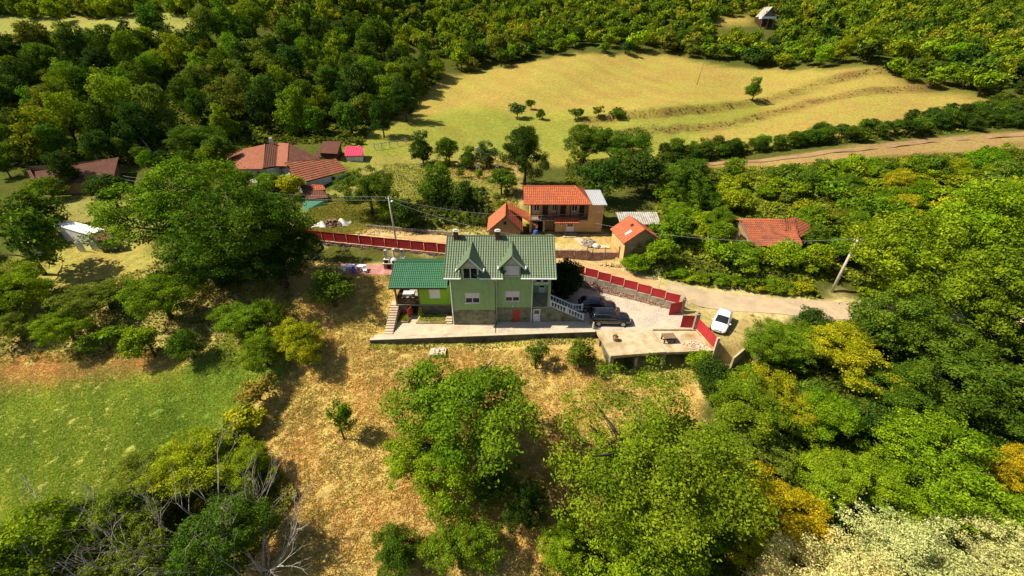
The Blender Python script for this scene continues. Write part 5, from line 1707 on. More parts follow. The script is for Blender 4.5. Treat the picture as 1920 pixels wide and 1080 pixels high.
FENCE_R = [(4.4, 52.75), (10.6, 49.55), (21.2, 44.15)]
fence_run('stone wall with stepped red panels beside the gravel drive', [(10.0, 49.86), (21.2, 44.2)], (0.0, 0.0), (2.0, 0.95), 7, 1.15, 0.6, 5)
fence_run('stone wall with red panels hidden behind the main house and conifer', [(-9.0, 55.4), (9.95, 49.95)], (0.5, 0.0), (2.5, 2.0), 9, 1.15, 0.4, 6)
fence_run('long dark red panel fence on a stone wall at the left', [(-46.0, 62.6), (-9.05, 55.45)], (2.0, 1.5), (3.2, 2.55), 18, 1.45, 0.05, 7, True)

# gate posts and leaves
def pier(x, y, h, w, label, m=None, cap=True):
    o = root('gate_pier', (x, y, 0), label, 'gate pier')
    MB().box(-w / 2, w / 2, -w / 2, w / 2, -0.5, h).obj('shaft', m or M['stone'], o)
    if cap:
        MB().box(-w / 2 - 0.06, w / 2 + 0.06, -w / 2 - 0.06, w / 2 + 0.06, h, h + 0.09).obj('cap', M['stone_grey'], o)
        MB().lathe([(0.1, 0.0), (0.17, 0.08), (0.17, 0.18), (0.05, 0.28)], 10, (0, 0, h + 0.09)).obj('finial', M['stone_grey'], o)
    return o
pier(21.55, 43.95, 2.0, 0.42, 'stone gate pier at the end of the stepped red fence')
pier(21.95, 40.45, 2.1, 0.46, 'pale gate pier between the dark gate leaf and the bright red panels', M['stone_grey'])


def gate_leaf(a, b, h, label, cat='gate'):
    a, b = Vector(a), Vector(b)
    d = (b - a).normalized()
    n = Vector((d.y, -d.x))
    off = ((a.x + b.x) / 2, (a.y + b.y) / 2, 0)
    o = root('gate_leaf', off, label, cat)
    MB().prism([tuple(a), tuple(b), tuple(b + n * 0.04), tuple(a + n * 0.04)], 0.08, h).obj('sheet', M['red_fence'], o, off)
    f = MB()
    for z in (0.1, h - 0.03):
        f.bar((*(a + n * 0.05), z), (*(b + n * 0.05), z), 0.05, 0.06)
    f.obj('frame', M['red_fence'], o, off)
    for t in (0.02, 0.98):
        p = a.lerp(b, t)
        MB().bar((*(p + n * 0.05), 0.05), (*(p + n * 0.05), h), 0.05, 0.05, (1, 0, 0)).obj('stile', M['red_fence'], o, off)
    return o
gate_leaf((19.75, 43.3), (21.3, 43.75), 1.75, 'dark red gate leaf beside the stepped fence, nearer the house')
gate_leaf((20.35, 40.75), (21.7, 40.62), 1.75, 'dark red gate leaf in front of the pale gate pier')


def red_screen():
    a, b = Vector((22.1, 40.2)), Vector((22.75, 36.3))
    off = ((a.x + b.x) / 2, (a.y + b.y) / 2, 0)
    F = root('fence_screen', off, 'bright red sheet metal fence along the right side of the terrace', 'fence')
    d = (b - a).normalized()
    n = Vector((d.y, -d.x))
    MB().prism([tuple(a), tuple(b), tuple(b - n * 0.25), tuple(a - n * 0.25)], -1.2, 0.12).obj('base', M['slab'], F, off)
    for t0, t1 in ((0.0, 0.495), (0.505, 0.96)):
        p, q = a.lerp(b, t0), a.lerp(b, t1)
        o = MB().prism([tuple(p), tuple(q), tuple(q - n * 0.04), tuple(p - n * 0.04)], 0.13, 1.6).obj('panel', M['red_fence'], F, off)
        MB().bar((*(p + n * 0.01), 1.62), (*(q + n * 0.01), 1.62), 0.06, 0.05).obj('top_rail', M['red_fence'], o, off)
    p = a.lerp(b, 0.98)
    MB().box(p.x - 0.14, p.x + 0.14, p.y - 0.14, p.y + 0.14, -1.5, 1.75).obj('end_post', M['rubble'], F, off)
red_screen()

# low curved wall right of the white car
kerb = [(24.2, 35.2), (26.3, 36.9), (28.2, 38.6), (30.2, 40.5)]
o = root('verge_wall', (27, 37.5, 0), 'low mossy kerb wall on the verge right of the white hatchback', 'wall')
for a, b in zip(kerb[:-1], kerb[1:]):
    d = (Vector(b) - Vector(a)).normalized()
    n = Vector((d.y, -d.x)) * 0.2
    MB().prism([a, b, (b[0] + n.x, b[1] + n.y), (a[0] + n.x, a[1] + n.y)], -1.6, -0.02).obj('wall', M['slab'], o, (27, 37.5, 0))

# patio with pink paving
tag(MB().prism([(-25.5, 51.0), (-13.2, 50.4), (-12.9, 53.2), (-25.0, 54.0)], 1.5, 1.76).obj('patio', M['paver']), 'pink paved patio behind the annex', None, None, 'structure')

# ------------------------------------------------------------------ neighbours
def at(u, v, z):
    x, y, _ = spot(u, v, zplane=z)
    return Vector((x, y, z))


def roof_poly(name, parent, mat_, pts, off=(0, 0, 0), **kw):
    """tiled convex roof face; pts[0] to pts[1] is the eave, pts[2] fixes the slope"""
    p = [Vector(q) for q in pts]
    e = (p[1] - p[0]).normalized()
    s = (p[2] - p[0])
    s = (s - e * s.dot(e)).normalized()
    q2 = [((q - p[0]).dot(e), (q - p[0]).dot(s)) for q in p]
    amin, amax = min(q[0] for q in q2), max(q[0] for q in q2)
    n = len(q2)
    def rng(a):
        a = min(max(a + amin, amin + 1e-4), amax - 1e-4)
        ts_ = []
        for i in range(n):
            (a0, t0), (a1, t1) = q2[i], q2[(i + 1) % n]
            if (a0 <= a) != (a1 <= a):
                ts_.append(t0 + (t1 - t0) * (a - a0) / (a1 - a0))
        return (min(ts_), max(ts_)) if ts_ else (0.0, 0.0)
    low = min(q[1] for q in q2)
    o = p[0] + e * amin + s * low
    return roof_sheet(name, parent, mat_, o, e, s, amax - amin, lambda a: rng(a)[1] - low, lambda a: rng(a)[0] - low, off, **kw)


def wall_under(mb, pts, zb, drop=0.12):
    """vertical wall hanging below a line of points down to zb"""
    for a, b in zip(pts[:-1], pts[1:]):
        a, b = Vector(a), Vector(b)
        mb.add([(a.x, a.y, zb), (b.x, b.y, zb), (b.x, b.y, b.z - drop), (a.x, a.y, a.z - drop)], [(0, 1, 2, 3)])
    return mb


def ridge(parent, a, b, m, off, r=0.11, name='ridge_cap'):
    return MB().tube([Vector(a) + Vector((0, 0, 0.05)), Vector(b) + Vector((0, 0, 0.05))], r, 6).obj(name, m, parent, off)


TK = dict(pitch=0.30, amp=0.05, course=0.38, step=0.045)

# two storey house with a loggia
def two_storey():
    off = (7.5, 63, 3.4)
    H = root('two_storey_house', off, 'two storey peach house with an orange tiled roof and upstairs loggia', 'house')
    x0, xm, x1, xe, yf, yb, z0, zm, zt = 2.9, 8.4, 11.8, 14.1, 61.0, 66.5, 3.4, 5.7, 8.5
    w = MB()
    wall_holes(w, (xm - 1.6, yf, 0), (1, 0, 0), xe - xm + 1.6, z0 - 0.5, zm + 0.05, [(0.62, 1.3, 4.75, 5.45), (1.75, 2.95, z0 + 0.02, 5.5)])
    wall_holes(w, (x1, yf, 0), (1, 0, 0), xe - x1, zm + 0.05, 8.2)
    wall_holes(w, (x0, yf + 1.5, 0), (1, 0, 0), xm - 1.6 - x0, z0 - 0.5, zm, [(1.2, 2.4, z0, 5.4)])
    wall_holes(w, (x0, yf + 1.5, 0), (1, 0, 0), x1 - x0, zm, zt, [(0.6, 1.4, 6.6, 7.7), (1.9, 2.8, zm + 0.02, 7.8), (3.4, 4.1, 6.6, 7.7), (4.7, 5.6, zm + 0.02, 7.8), (6.5, 7.4, 6.6, 7.7), (7.7, 8.5, zm + 0.02, 7.8)])
    w.add([(x1, yf, zm), (x1, yf, zt), (x1, yf + 1.5, zt), (x1, yf + 1.5, zm)], [(0, 1, 2, 3)])
    w.add([(xm - 1.6, yf, z0 - 0.5), (xm - 1.6, yf, zm), (xm - 1.6, yf + 1.5, zm), (xm - 1.6, yf + 1.5, z0 - 0.5)], [(0, 1, 2, 3)])
    w.add([(xe, yf, z0 - 0.5), (xe, yf, 8.2), (xe, yb, 8.2), (xe, yb, z0 - 0.5)], [(3, 2, 1, 0)])
    w.add([(x0, yf + 1.5, z0 - 0.5), (x0, yf + 1.5, zt), (x0, yb, zt), (x0, yb, z0 - 0.5)], [(0, 1, 2, 3)])
    w.add([(x0, yb, z0), (xe, yb, z0), (xe, yb, 8.2), (x0, yb, 8.2)], [(3, 2, 1, 0)])
    w.obj('wall', M['peach'], H, off)
    MB().box(x0 - 0.1, x1, yf - 0.05, yf + 1.49, zm - 0.16, zm).obj('balcony_floor', M['concrete'], H, off)
    MB().box(x0, xe, yf - 0.03, yf + 0.02, z0 - 0.5, z0 + 0.35).obj('plinth', M['dark_conc'], H, off)
    rl = MB().box(x0 - 0.08, x1 - 0.05, yf - 0.02, yf + 0.05, zm + 0.9, zm + 0.98).obj('balcony_rail', M['brown_wood'], H, off)
    k = x0
    while k < x1 - 0.1:
        MB().box(k, k + 0.07, yf, yf + 0.04, zm, zm + 0.9).obj('baluster', M['brown_wood'], rl, off)
        k += 0.22
    for xx in (x0 + 0.05, 6.9, 9.0):
        MB().box(xx - 0.08, xx + 0.08, yf - 0.02, yf + 0.14, zm, zt + 0.05).obj('post', M['brown_wood'], H, off)
    for xx in (x0 + 0.05, 5.0):
        MB().box(xx - 0.14, xx + 0.14, yf - 0.02, yf + 0.26, z0 - 0.4, zm - 0.16).obj('pillar', M['peach'], H, off)
    for a0, a1 in ((0.6, 1.4), (3.4, 4.1), (6.5, 7.4)):
        window(H, x0 + a0, x0 + a1, 6.6, 7.7, yf + 1.5, 0, off)
    for a0, a1 in ((1.9, 2.8), (4.7, 5.6), (7.7, 8.5)):
        door(H, x0 + a0, x0 + a1, zm + 0.02, 7.8, yf + 1.5, M['brown_wood'], off)
    window(H, xm - 1.6 + 0.62, xm - 1.6 + 1.3, 4.75, 5.45, yf, 0, off)
    door(H, xm - 1.6 + 1.75, xm - 1.6 + 2.95, z0 + 0.02, 5.5, yf, M['white'], off, (xm + 0.3, xm + 1.2, 4.6, 5.3))
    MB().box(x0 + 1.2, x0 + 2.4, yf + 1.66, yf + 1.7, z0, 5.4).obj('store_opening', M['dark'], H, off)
    MB().box(xm - 0.2, xm + 1.9, yf - 1.0, yf - 0.03, z0 - 0.3, z0 + 0.18).box(xm - 0.4, xm + 2.1, yf - 1.4, yf - 1.0, z0 - 0.3, z0 + 0.02).obj('doorstep', M['concrete'], H, off)
    cn = roof_poly('canopy', H, M['orange_roof'], [(6.5, yf - 1.2, 5.62), (10.3, yf - 1.2, 5.62), (10.3, yf, 6.1), (6.5, yf, 6.1)], off, **TK)
    A, B = (1.75, 60.1, 8.48), (11.95, 60.1, 8.48)
    C_, D = (9.9, 64.2, 10.05), (1.75, 64.2, 10.05)
    rf = roof_poly('roof', H, M['orange_roof'], [A, B, C_, D], off, **TK)
    roof_poly('rear_slope', rf, M['orange_roof'], [(11.95, 68.2, 8.48), (1.75, 68.2, 8.48), D, C_], off, **TK)
    roof_poly('hip', rf, M['orange_roof'], [B, (11.95, 68.2, 8.48), C_], off, **TK)
    ridge(rf, C_, D, M['orange_roof'], off)
    ridge(rf, B, C_, M['orange_roof'], off)
    MB().add([(1.9, 61, 8.4), (1.9, 64.2, 9.95), (1.9, 67.4, 8.4)], [(0, 1, 2)]).obj('gable', M['peach'], H, off)
    roof_sheet('side_roof', H, M['metal_grey'], (11.6, 60.7, 8.22), (1, 0, 0), (0, 1, 0.06), 2.9, lambda a: 6.2, None, off, 0.3, 0.03, 9, 0.0)
two_storey()

# gabled shed in front of it, left
def shed_left():
    off = (-0.5, 60, 3.2)
    H = root('gabled_shed', off, 'clay shed with a steep orange roof left of the two storey house', 'shed')
    xa, xl, xr, yf, yb, za, zl, zr = -1.0, -3.75, 1.55, 57.9, 63.6, 7.45, 5.0, 5.0
    w = MB()
    wall_holes(w, (xl + 0.3, yf + 0.3, 0), (1, 0, 0), xr - xl - 0.6, 2.2, 5.2)
    w.add([(xl + 0.3, yf + 0.3, 5.2), (xr - 0.3, yf + 0.3, 5.2), (xa, yf + 0.3, za - 0.1)], [(0, 1, 2)])
    w.add([(xl + 0.3, yf + 0.3, 2.2), (xl + 0.3, yf + 0.3, 5.2), (xl + 0.3, yb, 5.2), (xl + 0.3, yb, 2.2)], [(0, 1, 2, 3)])
    w.add([(xr - 0.3, yf + 0.3, 2.2), (xr - 0.3, yf + 0.3, 5.2), (xr - 0.3, yb, 5.2), (xr - 0.3, yb, 2.2)], [(3, 2, 1, 0)])
    w.obj('wall', M['mud_wall'], H, off)
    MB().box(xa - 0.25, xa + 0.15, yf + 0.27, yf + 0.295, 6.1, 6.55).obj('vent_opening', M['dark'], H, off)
    a = roof_poly('roof', H, M['orange_roof'], [(xl, yb, zl), (xl, yf, zl), (xa, yf, za), (xa, yb, za)], off, **TK)
    roof_poly('right_slope', a, M['orange_roof'], [(xr + 0.05, yf, zr), (xr + 0.05, yb, zr), (xa, yb, za), (xa, yf, za)], off, **TK)
    ridge(a, (xa, yf, za), (xa, yb, za), M['orange_roof'], off)
    roof_poly('lean_to_roof', H, M['orange_roof'], [(4.0, 60.6, 4.75), (4.0, 64.4, 4.75), (-0.6, 64.6, 7.2), (-0.6, 62.0, 7.2)], off, **TK)
    for s in (xl, xr):
        MB().bar((s, yf - 0.02, 4.98), (xa, yf - 0.02, za), 0.05, 0.16).obj('barge_board', M['wood'], H, off)
    MB().box(3.7, 4.0, 60.4, 60.7, 3.0, 4.7).obj('lean_to_post', M['wood'], H, off)
shed_left()
o = root('water_barrel', (3.65, 59.9, 3.3), 'blue plastic barrel beside the gabled shed', 'barrel')
MB().lathe([(0.3, 0), (0.34, 0.1), (0.36, 0.5), (0.34, 0.95), (0.3, 1.05)], 14).obj('drum', M['blue_pvc'], o, smooth=True)
MB().lathe([(0.31, 1.05), (0.31, 1.1)], 14).obj('lid', M['blue_pvc'], o)

# small shed on the right of the yard
def shed_right():
    off = (17.0, 56.5, 2.8)
    H = root('small_shed', off, 'small ochre shed with a bright orange roof and a patched hole', 'shed')
    E0, E1 = Vector((14.75, 58.2, 5.35)), Vector((15.6, 52.9, 5.35))
    R0, R1 = Vector((17.7, 60.2, 7.1)), Vector((18.45, 54.6, 7.1))
    R0, R1 = Vector((17.55, 58.8, 7.2)), Vector((18.4, 53.5, 7.2))
    F0, F1 = 2 * R0 - E0, 2 * R1 - E1
    F0.z = F1.z = 5.35
    ax = (E1 - E0).normalized()
    inx = Vector((-ax.y, ax.x, 0))
    inx = inx if inx.x > 0 else -inx
    e0, e1 = E0 + inx * 0.35 + ax * 0.2, E1 + inx * 0.35 - ax * 0.3
    f0, f1 = F0 - inx * 0.35 + ax * 0.2, F1 - inx * 0.35 - ax * 0.3
    w = wall_under(MB(), [e0, e1], 2.0, -0.15)
    wall_under(w, [f1, f0], 2.0, -0.15)
    wall_under(w, [f0, e0], 2.0, -0.15)
    w.obj('wall', M['ochre'], H, off)
    mid = (e1 + f1) / 2
    g = wall_under(MB(), [e1, f1], 2.0, -0.15)
    g.add([tuple(e1 + Vector((0, 0, 0.15))), tuple(f1 + Vector((0, 0, 0.15))), (mid.x, mid.y, 7.1)], [(0, 1, 2)])
    g.obj('gable_wall', M['mud_wall'], H, off)
    n = (f1 - e1).normalized()
    dn = Vector((n.y, -n.x, 0))
    a = e1 + n * 1.0 + dn * 0.03
    b = a + n * 1.0
    d = MB().add([(a.x, a.y, 2.6), (b.x, b.y, 2.6), (b.x, b.y, 4.6), (a.x, a.y, 4.6)], [(0, 1, 2, 3)])
    d.bar((a.x, a.y, 4.65), (b.x, b.y, 4.65), 0.1, 0.1)
    d.obj('door', M['grey_wood'], H, off)
    rf = roof_poly('roof', H, M['orange_roof'], [E0, E1, R1, R0], off, **TK)
    roof_poly('right_slope', rf, M['orange_roof'], [F1, F0, R0, R1], off, **TK)
    ridge(rf, R0, R1, M['orange_roof'], off)
    up = (R0 - E0 - ax * (R0 - E0).dot(ax)).normalized()
    nr = ax.cross(up).normalized()
    nr = nr if nr.z > 0 else -nr
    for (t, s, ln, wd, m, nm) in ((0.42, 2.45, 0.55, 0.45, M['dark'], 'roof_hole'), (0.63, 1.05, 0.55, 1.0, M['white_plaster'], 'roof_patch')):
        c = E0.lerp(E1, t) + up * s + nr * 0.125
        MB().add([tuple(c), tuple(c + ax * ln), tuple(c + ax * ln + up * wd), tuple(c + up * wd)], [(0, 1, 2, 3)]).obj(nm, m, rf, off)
shed_right()
o = root('corrugated_shed', (19.5, 61, 3), 'grey corrugated lean-to behind the small ochre shed', 'shed')
roof_poly('roof', o, M['asbestos'], [(16.6, 59.6, 5.5), (22.7, 59.6, 5.5), (23.0, 62.8, 6.3), (16.4, 62.8, 6.3)], (19.5, 61, 3), pitch=0.34, amp=0.07, course=9, step=0.0)
wall_under(MB(), [(16.9, 59.9, 5.5), (22.4, 59.9, 5.5), (22.7, 62.6, 6.2)], 2.4).obj('wall', M['grey_wood'], o, (19.5, 61, 3))

# ruined house on the right
def ruin():
    off = (39.5, 58, 2.8)
    H = root('overgrown_house', off, 'overgrown cottage with a sagging mossy orange roof', 'house')
    A, B, C_, D = Vector((34.3, 53.7, 4.6)), Vector((41.6, 54.2, 4.6)), Vector((42.2, 59.0, 6.35)), Vector((34.4, 59.0, 6.35))
    rf = roof_poly('roof', H, M['old_orange'], [A, B, C_, D], off, sag=0.16, **TK)
    roof_poly('rear_slope', rf, M['old_orange'], [(42.2, 64.2, 4.6), (34.3, 64.2, 4.6), D, C_], off, **TK)
    ap = Vector((42.7, 59.6, 6.75))
    roof_poly('hip', rf, M['old_orange'], [(42.3, 56.4, 4.75), (47.3, 60.2, 4.75), ap], off, **TK)
    roof_poly('wing_slope', rf, M['old_orange'], [(40.2, 57.0, 5.75), (42.3, 56.4, 4.95), ap, (40.9, 59.0, 6.5)], off, **TK)
    ridge(rf, C_, D, M['old_orange'], off)
    MB().bar((42.25, 56.35, 4.72), (47.35, 60.2, 4.72), 0.06, 0.2).obj('fascia', M['white_plaster'], rf, off)
    MB().bar((34.25, 53.7, 4.55), (34.35, 59.0, 6.3), 0.06, 0.2).obj('barge_board', M['wood'], rf, off)
    w = wall_under(MB(), [(34.7, 54.3, 4.7), (41.6, 54.8, 4.7), (42.6, 57.0, 4.7), (46.8, 60.2, 4.7), (44, 63.8, 4.7), (34.7, 63.8, 4.7), (34.7, 54.3, 4.7)], 1.8)
    w.add([(34.7, 54.3, 4.58), (34.7, 59, 6.2), (34.7, 63.8, 4.58)], [(0, 1, 2)])
    w.obj('wall', M['mud_wall'], H, off)
    MB().box(34.62, 34.69, 56.5, 58.2, 3.2, 4.6).obj('shutter', M['brown_wood'], H, off)
    MB().box(43.6, 43.7, 58.0, 58.1, 2.4, 4.6).obj('porch_post', M['wood'], H, off)
ruin()

# farmhouse with twin hipped roofs on the left
def farmhouse():
    off = (-50, 84, 5.4)
    H = root('farmhouse', off, 'white farmhouse with twin brown red hipped roofs', 'house')
    FL, BL = at(444, 318, 7.9), at(418, 288, 8.1)
    r1f, r1b = at(493, 316, 9.2), at(497, 271, 10.6)
    vf, vb = at(518, 312, 8.7), at(522, 268, 10.0)
    r2f, r2b = at(538, 313, 9.2), at(541, 269, 10.6)
    RF = at(600, 298, 7.9)
    rf = roof_poly('roof', H, M['red_roof'], [FL, BL, r1b, r1f], off, **TK)
    roof_poly('inner_slope', rf, M['brown_or_shaded_roof'], [vf, vb, r1b, r1f], off, **TK)  # slope facing away from the sun: its shade painted as browner tile
    roof_poly('inner_slope', rf, M['red_roof'], [vf, vb, r2b, r2f], off, **TK)
    roof_poly('right_hip', rf, M['brown_or_shaded_roof'], [r2f, RF, r2b], off, **TK)  # same red roof, shaded side put into the tile colour
    ridge(rf, r1f, r1b, M['red_roof'], off, 0.13)
    ridge(rf, r2f, r2b, M['red_roof'], off, 0.13)
    MB().bar(FL - Vector((0.1, 0, 0.08)), BL - Vector((0.1, 0, 0.08)), 0.08, 0.22).obj('eave_board', M['white_plaster'], rf, off)
    ins = lambda p: Vector((p.x * 0.99, p.y + 0.5, p.z))
    w = wall_under(MB(), [ins(BL), ins(FL), ins(r1f), ins(vf), ins(r2f), ins(RF)], 4.0, 0.2)
    w.obj('wall', M['white_plaster'], H, off)
    ch = MB().box(-0.3, 0.3, -0.3, 0.3, -0.6, 1.2).obj('chimney', M['white_plaster'], H)
    c = (r1b + vb) / 2
    ch.location = (c.x - off[0], c.y - off[1], c.z - off[2])
    for t in (0.35, 0.7):
        p = ins(FL).lerp(ins(r1f), t)
        o = MB().box(-0.5, 0.5, -0.04, 0.06, -1.9, -0.7).obj('window', M['brown_wood'], H)
        o.location = (p.x - off[0], p.y - 0.05 - off[1], p.z - off[2])
        MB().box(-0.42, 0.42, -0.06, -0.045, -1.82, -0.78).obj('pane', M['glass'], o)
farmhouse()


def barn():
    R0, R1, E0, E1 = at(531, 314, 8.7), at(630, 298, 8.7), at(560, 344, 6.8), at(652, 320, 6.8)
    off = tuple(((E0 + E1) / 2).xy) + (5.0,)
    H = root('barn', off, 'long whitewashed barn with a streaky red tiled roof', 'barn')
    rf = roof_poly('roof', H, M['red_roof'], [E0, E1, R1, R0], off, pitch=0.3, amp=0.05, course=0.55, step=0.07)
    B0, B1 = 2 * R0 - E0, 2 * R1 - E1
    B0.z = B1.z = 6.8
    roof_poly('rear_slope', rf, M['red_roof'], [B1, B0, R0, R1], off, **TK)
    ridge(rf, R0, R1, M['red_roof'], off)
    c = (R0 + R1) / 2
    k = lambda p: Vector((c.x + (p.x - c.x) * 0.93, c.y + (p.y - c.y) * 0.93, p.z))
    w = wall_under(MB(), [k(E0), k(E1), k(R1), k(B1), k(B0), k(R0), k(E0)], 3.6, 0.25)
    w.obj('wall', M['white_plaster'], H, off)
    a, b = k(E0).lerp(k(E1), 0.66), k(E0).lerp(k(E1), 0.74)
    n = Vector(((E1 - E0).y, -(E1 - E0).x, 0)).normalized() * 0.04
    MB().add([tuple(Vector((a.x, a.y, 4.0)) + n), tuple(Vector((b.x, b.y, 4.0)) + n), tuple(Vector((b.x, b.y, 6.3)) + n), tuple(Vector((a.x, a.y, 6.3)) + n)], [(0, 1, 2, 3)]).obj('door', M['brown_wood'], H, off)
barn()


def simple_shed(name, label, eave_roof, m_roof, m_wall, zb, cat='shed', kw=None, extra=None):
    """shed from its four roof corners (two low, two high)"""
    p = [Vector(q) for q in eave_roof]
    c = sum(p, Vector()) / 4
    off = (c.x, c.y, zb)
    H = root(name, off, label, cat)
    roof_poly('roof', H, m_roof, p, off, **(kw or TK))
    k = lambda q: Vector((c.x + (q.x - c.x) * 0.9, c.y + (q.y - c.y) * 0.9, q.z))
    wall_under(MB(), [k(p[0]), k(p[1]), k(p[2]), k(p[3]), k(p[0])], zb - 0.5, 0.2).obj('wall', m_wall, H, off)
    return H, off
simple_shed('lower_shed', 'brown tiled lean-to below the long barn', [at(574, 375, 5.2), at(616, 371, 5.2), at(598, 346, 6.5), at(563, 348, 6.5)], M['brown_or_shaded_roof'], M['white_plaster'], 4.0)
simple_shed('bread_oven', 'tiny white oven hut with an orange roof in front of the barn', [at(590, 357, 6.0), at(611, 356, 6.0), at(606, 347, 6.6), at(585, 347, 6.6)], M['orange_roof'], M['white_plaster'], 4.2, 'hut')
o = root('green_tarpaulin', tuple(at(587, 392, 4.2)), 'green tarpaulin hanging below the brown lean-to', 'tarpaulin')
oc = tuple(at(587, 392, 4.2))
pts = [at(569, 397, 3.9), at(605, 391, 3.9), at(606, 377, 5.0), at(569, 377, 5.1)]
MB().add([tuple(q) for q in pts] + [(q.x, q.y + 0.05, q.z + 0.03) for q in pts], [(0, 1, 2, 3), (7, 6, 5, 4), (0, 4, 5, 1), (1, 5, 6, 2), (2, 6, 7, 3), (3, 7, 4, 0)]).obj('sheet', M['green_sheet'], o, oc)
for q in (pts[2], pts[3]):
    MB().tube([(q.x, q.y + 0.1, 3.4), (q.x, q.y + 0.1, q.z)], 0.05, 6).obj('post', M['wood'], o, oc)
simple_shed('brown_shed', 'brown tiled shed at the meadow edge left of the pink roof', [at(598, 287, 8.4), at(633, 289, 8.4), at(640, 265, 10.0), at(605, 264, 10.0)], M['brown_or_shaded_roof'], M['brown_wood'], 6.2)
simple_shed('brown_shed', 'low brown lean-to in front of the brown tiled shed', [at(588, 296, 7.4), at(616, 295, 7.4), at(620, 283, 8.3), at(598, 283, 8.3)], M['brown_or_shaded_roof'], M['brown_wood'], 6.0)
simple_shed('pink_shed', 'little shed with a raspberry pink metal roof', [at(646, 293, 7.8), at(680, 292, 7.8), at(681, 275, 8.9), at(648, 275, 8.9)], M['pink_sheet'], M['white_plaster'], 6.2, 'shed', dict(pitch=0.5, amp=0.05, course=9, step=0))
simple_shed('long_house', 'long house with a rust red roof half hidden by trees at the far left', [at(64, 345, 6.9), at(212, 341, 6.9), at(223, 295, 9.2), at(42, 310, 9.2)], M['brown_or_shaded_roof'], M['mud_wall'], 4.2, 'house')
H, off = simple_shed('white_roof_shed', 'shed with a glaring white sheet roof at the left', [at(165, 441, 5.2), at(197, 430, 5.3), at(131, 414, 5.8), at(102, 422, 5.7)], M['white_sheet'], M['white_plaster'], 2.6, 'shed', dict(pitch=0.6, amp=0.03, course=9, step=0))
for q in (at(150, 462, 3.6), at(176, 460, 3.6)):
    MB().box(q.x - 0.5, q.x + 0.5, q.y - 0.1, q.y + 0.05, 2.9, 4.3).obj('window_frame', M['white_plaster'], H, off)
simple_shed('brown_shed', 'brown tiled lean-to right of the white roofed shed', [at(180, 452, 4.6), at(216, 448, 4.6), at(206, 433, 5.2), at(172, 439, 5.2)], M['brown_or_shaded_roof'], M['dark_conc'], 2.6)
simple_shed('white_roof_shed', 'pale roof glimpsed through branches at the left edge', [at(30, 464, 4.6), at(66, 456, 4.6), at(64, 432, 5.4), at(34, 436, 5.4)], M['white_sheet'], M['white_plaster'], 2.6, 'shed', dict(pitch=0.6, amp=0.03, course=9, step=0))


def cabin():
    x, y, z = CABIN
    off = (x, y, z)
    H = root('hill_cabin', off, 'steep dark roofed cabin on a pale deck in the upper right wood', 'cabin')
    z += 3.6
    ap, w, L = z + 4.0, 2.7, 5.0
    R1, R0 = (x + 0.6, y - 3, ap), (x + 0.6, y + L, ap)
    kw = dict(pitch=0.5, amp=0.03, course=0.5, step=0.02)
    roof_poly('roof', H, M['asbestos'], [(x - w, y + L, z), (x - w, y - 2.4, z), R1, R0], off, **kw)
    roof_poly('right_slope', H, M['dark_sheet'], [(x + w, y - 2.4, z), (x + w, y + L, z), R0, R1], off, **kw)
    MB().add([(x - w + 0.3, y - 2.0, z), (x + w - 0.3, y - 2.0, z), (x + 0.6, y - 2.2, ap - 0.4)], [(0, 1, 2)]).obj('gable', M['dark_sheet'], H, off)
    MB().box(x - 1.6, x + 1.4, y - 2.2, y - 2.12, z + 0.2, z + 2.2).obj('window', M['glass'], H, off)
    MB().box(x - w - 1.6, x + w, y - 4.6, y - 2.0, z - 0.9, z - 0.05).obj('deck', M['white'], H, off)
    for k in range(4):
        xx = x - w - 1 + k * 2.9
        MB().box(xx, xx + 0.35, y - 4.3, y - 4, z - 5.5, z - 0.9).obj('deck_post', M['wood'], H, off)
    MB().box(x - w, x + w - 0.5, y - 1.5, y + L, z - 5, z - 0.06).obj('basement', M['brown_wood'], H, off)
cabin()

# ------------------------------------------------------------------ poles and wires
def pole(base, top, r0, r1, label, arm=None, m=None):
    b, t = Vector(base), Vector(top)
    o = root('utility_pole', tuple(b), label, 'utility pole')
    d = t - b
    MB().tube([Vector((0, 0, -0.5)), d * 0.5, d], [r0, (r0 + r1) / 2, r1], 8).obj('mast', m or M['pole'], o, smooth=True)
    if arm:
        a = d * arm[0]
        MB().tube([a, a + Vector(arm[1])], 0.045, 6).obj('lamp_arm', M['metal_grey'], o)
        e = a + Vector(arm[1])
        MB().lathe([(0.08, -0.06), (0.2, -0.02), (0.16, 0.12), (0.05, 0.18)], 10, tuple(e)).obj('lamp_head', M['white'], o)
    if r1 > 0.05:
        e = d * 0.965
        MB().bar(e + Vector((-0.45, 0, 0)), e + Vector((0.45, 0, 0)), 0.09, 0.09).obj('crossarm', M['metal_grey'], o)
        for sx in (-0.38, 0.0, 0.38):
            MB().lathe([(0.04, 0.05), (0.06, 0.12), (0.03, 0.2)], 7, tuple(e + Vector((sx, 0, 0)))).obj('insulator', M['white'], o)
    return t
pL = pole((-17.9, 58.9, 2.9), (-18.0, 58.7, 10.2), 0.15, 0.10, 'pale utility pole with a lamp behind the left red fence', (0.9, (0.5, -0.2, 0.1)))
pR = pole((43.4, 48.2, 0.5), (43.5, 48.0, 8.4), 0.2, 0.14, 'pale utility pole with a lamp above the lane on the right', (0.72, (0.95, -0.2, 0.15)))
xm_, ym_, zm_ = spot(1306, 160)
pole((xm_, ym_, zm_), (xm_ + 1.2, ym_, zm_ + 9), 0.14, 0.045, 'thin leaning pole standing on the meadow', None, M['wood'])
xs_, ys_, zs_ = spot(292, 292)
pole((xs_, ys_, zs_), (xs_ - 3.6, ys_ + 1.0, zs_ + 6.2), 0.16, 0.045, 'bleached leaning pole above the huge walnut tree', None, M['grey_wood'])
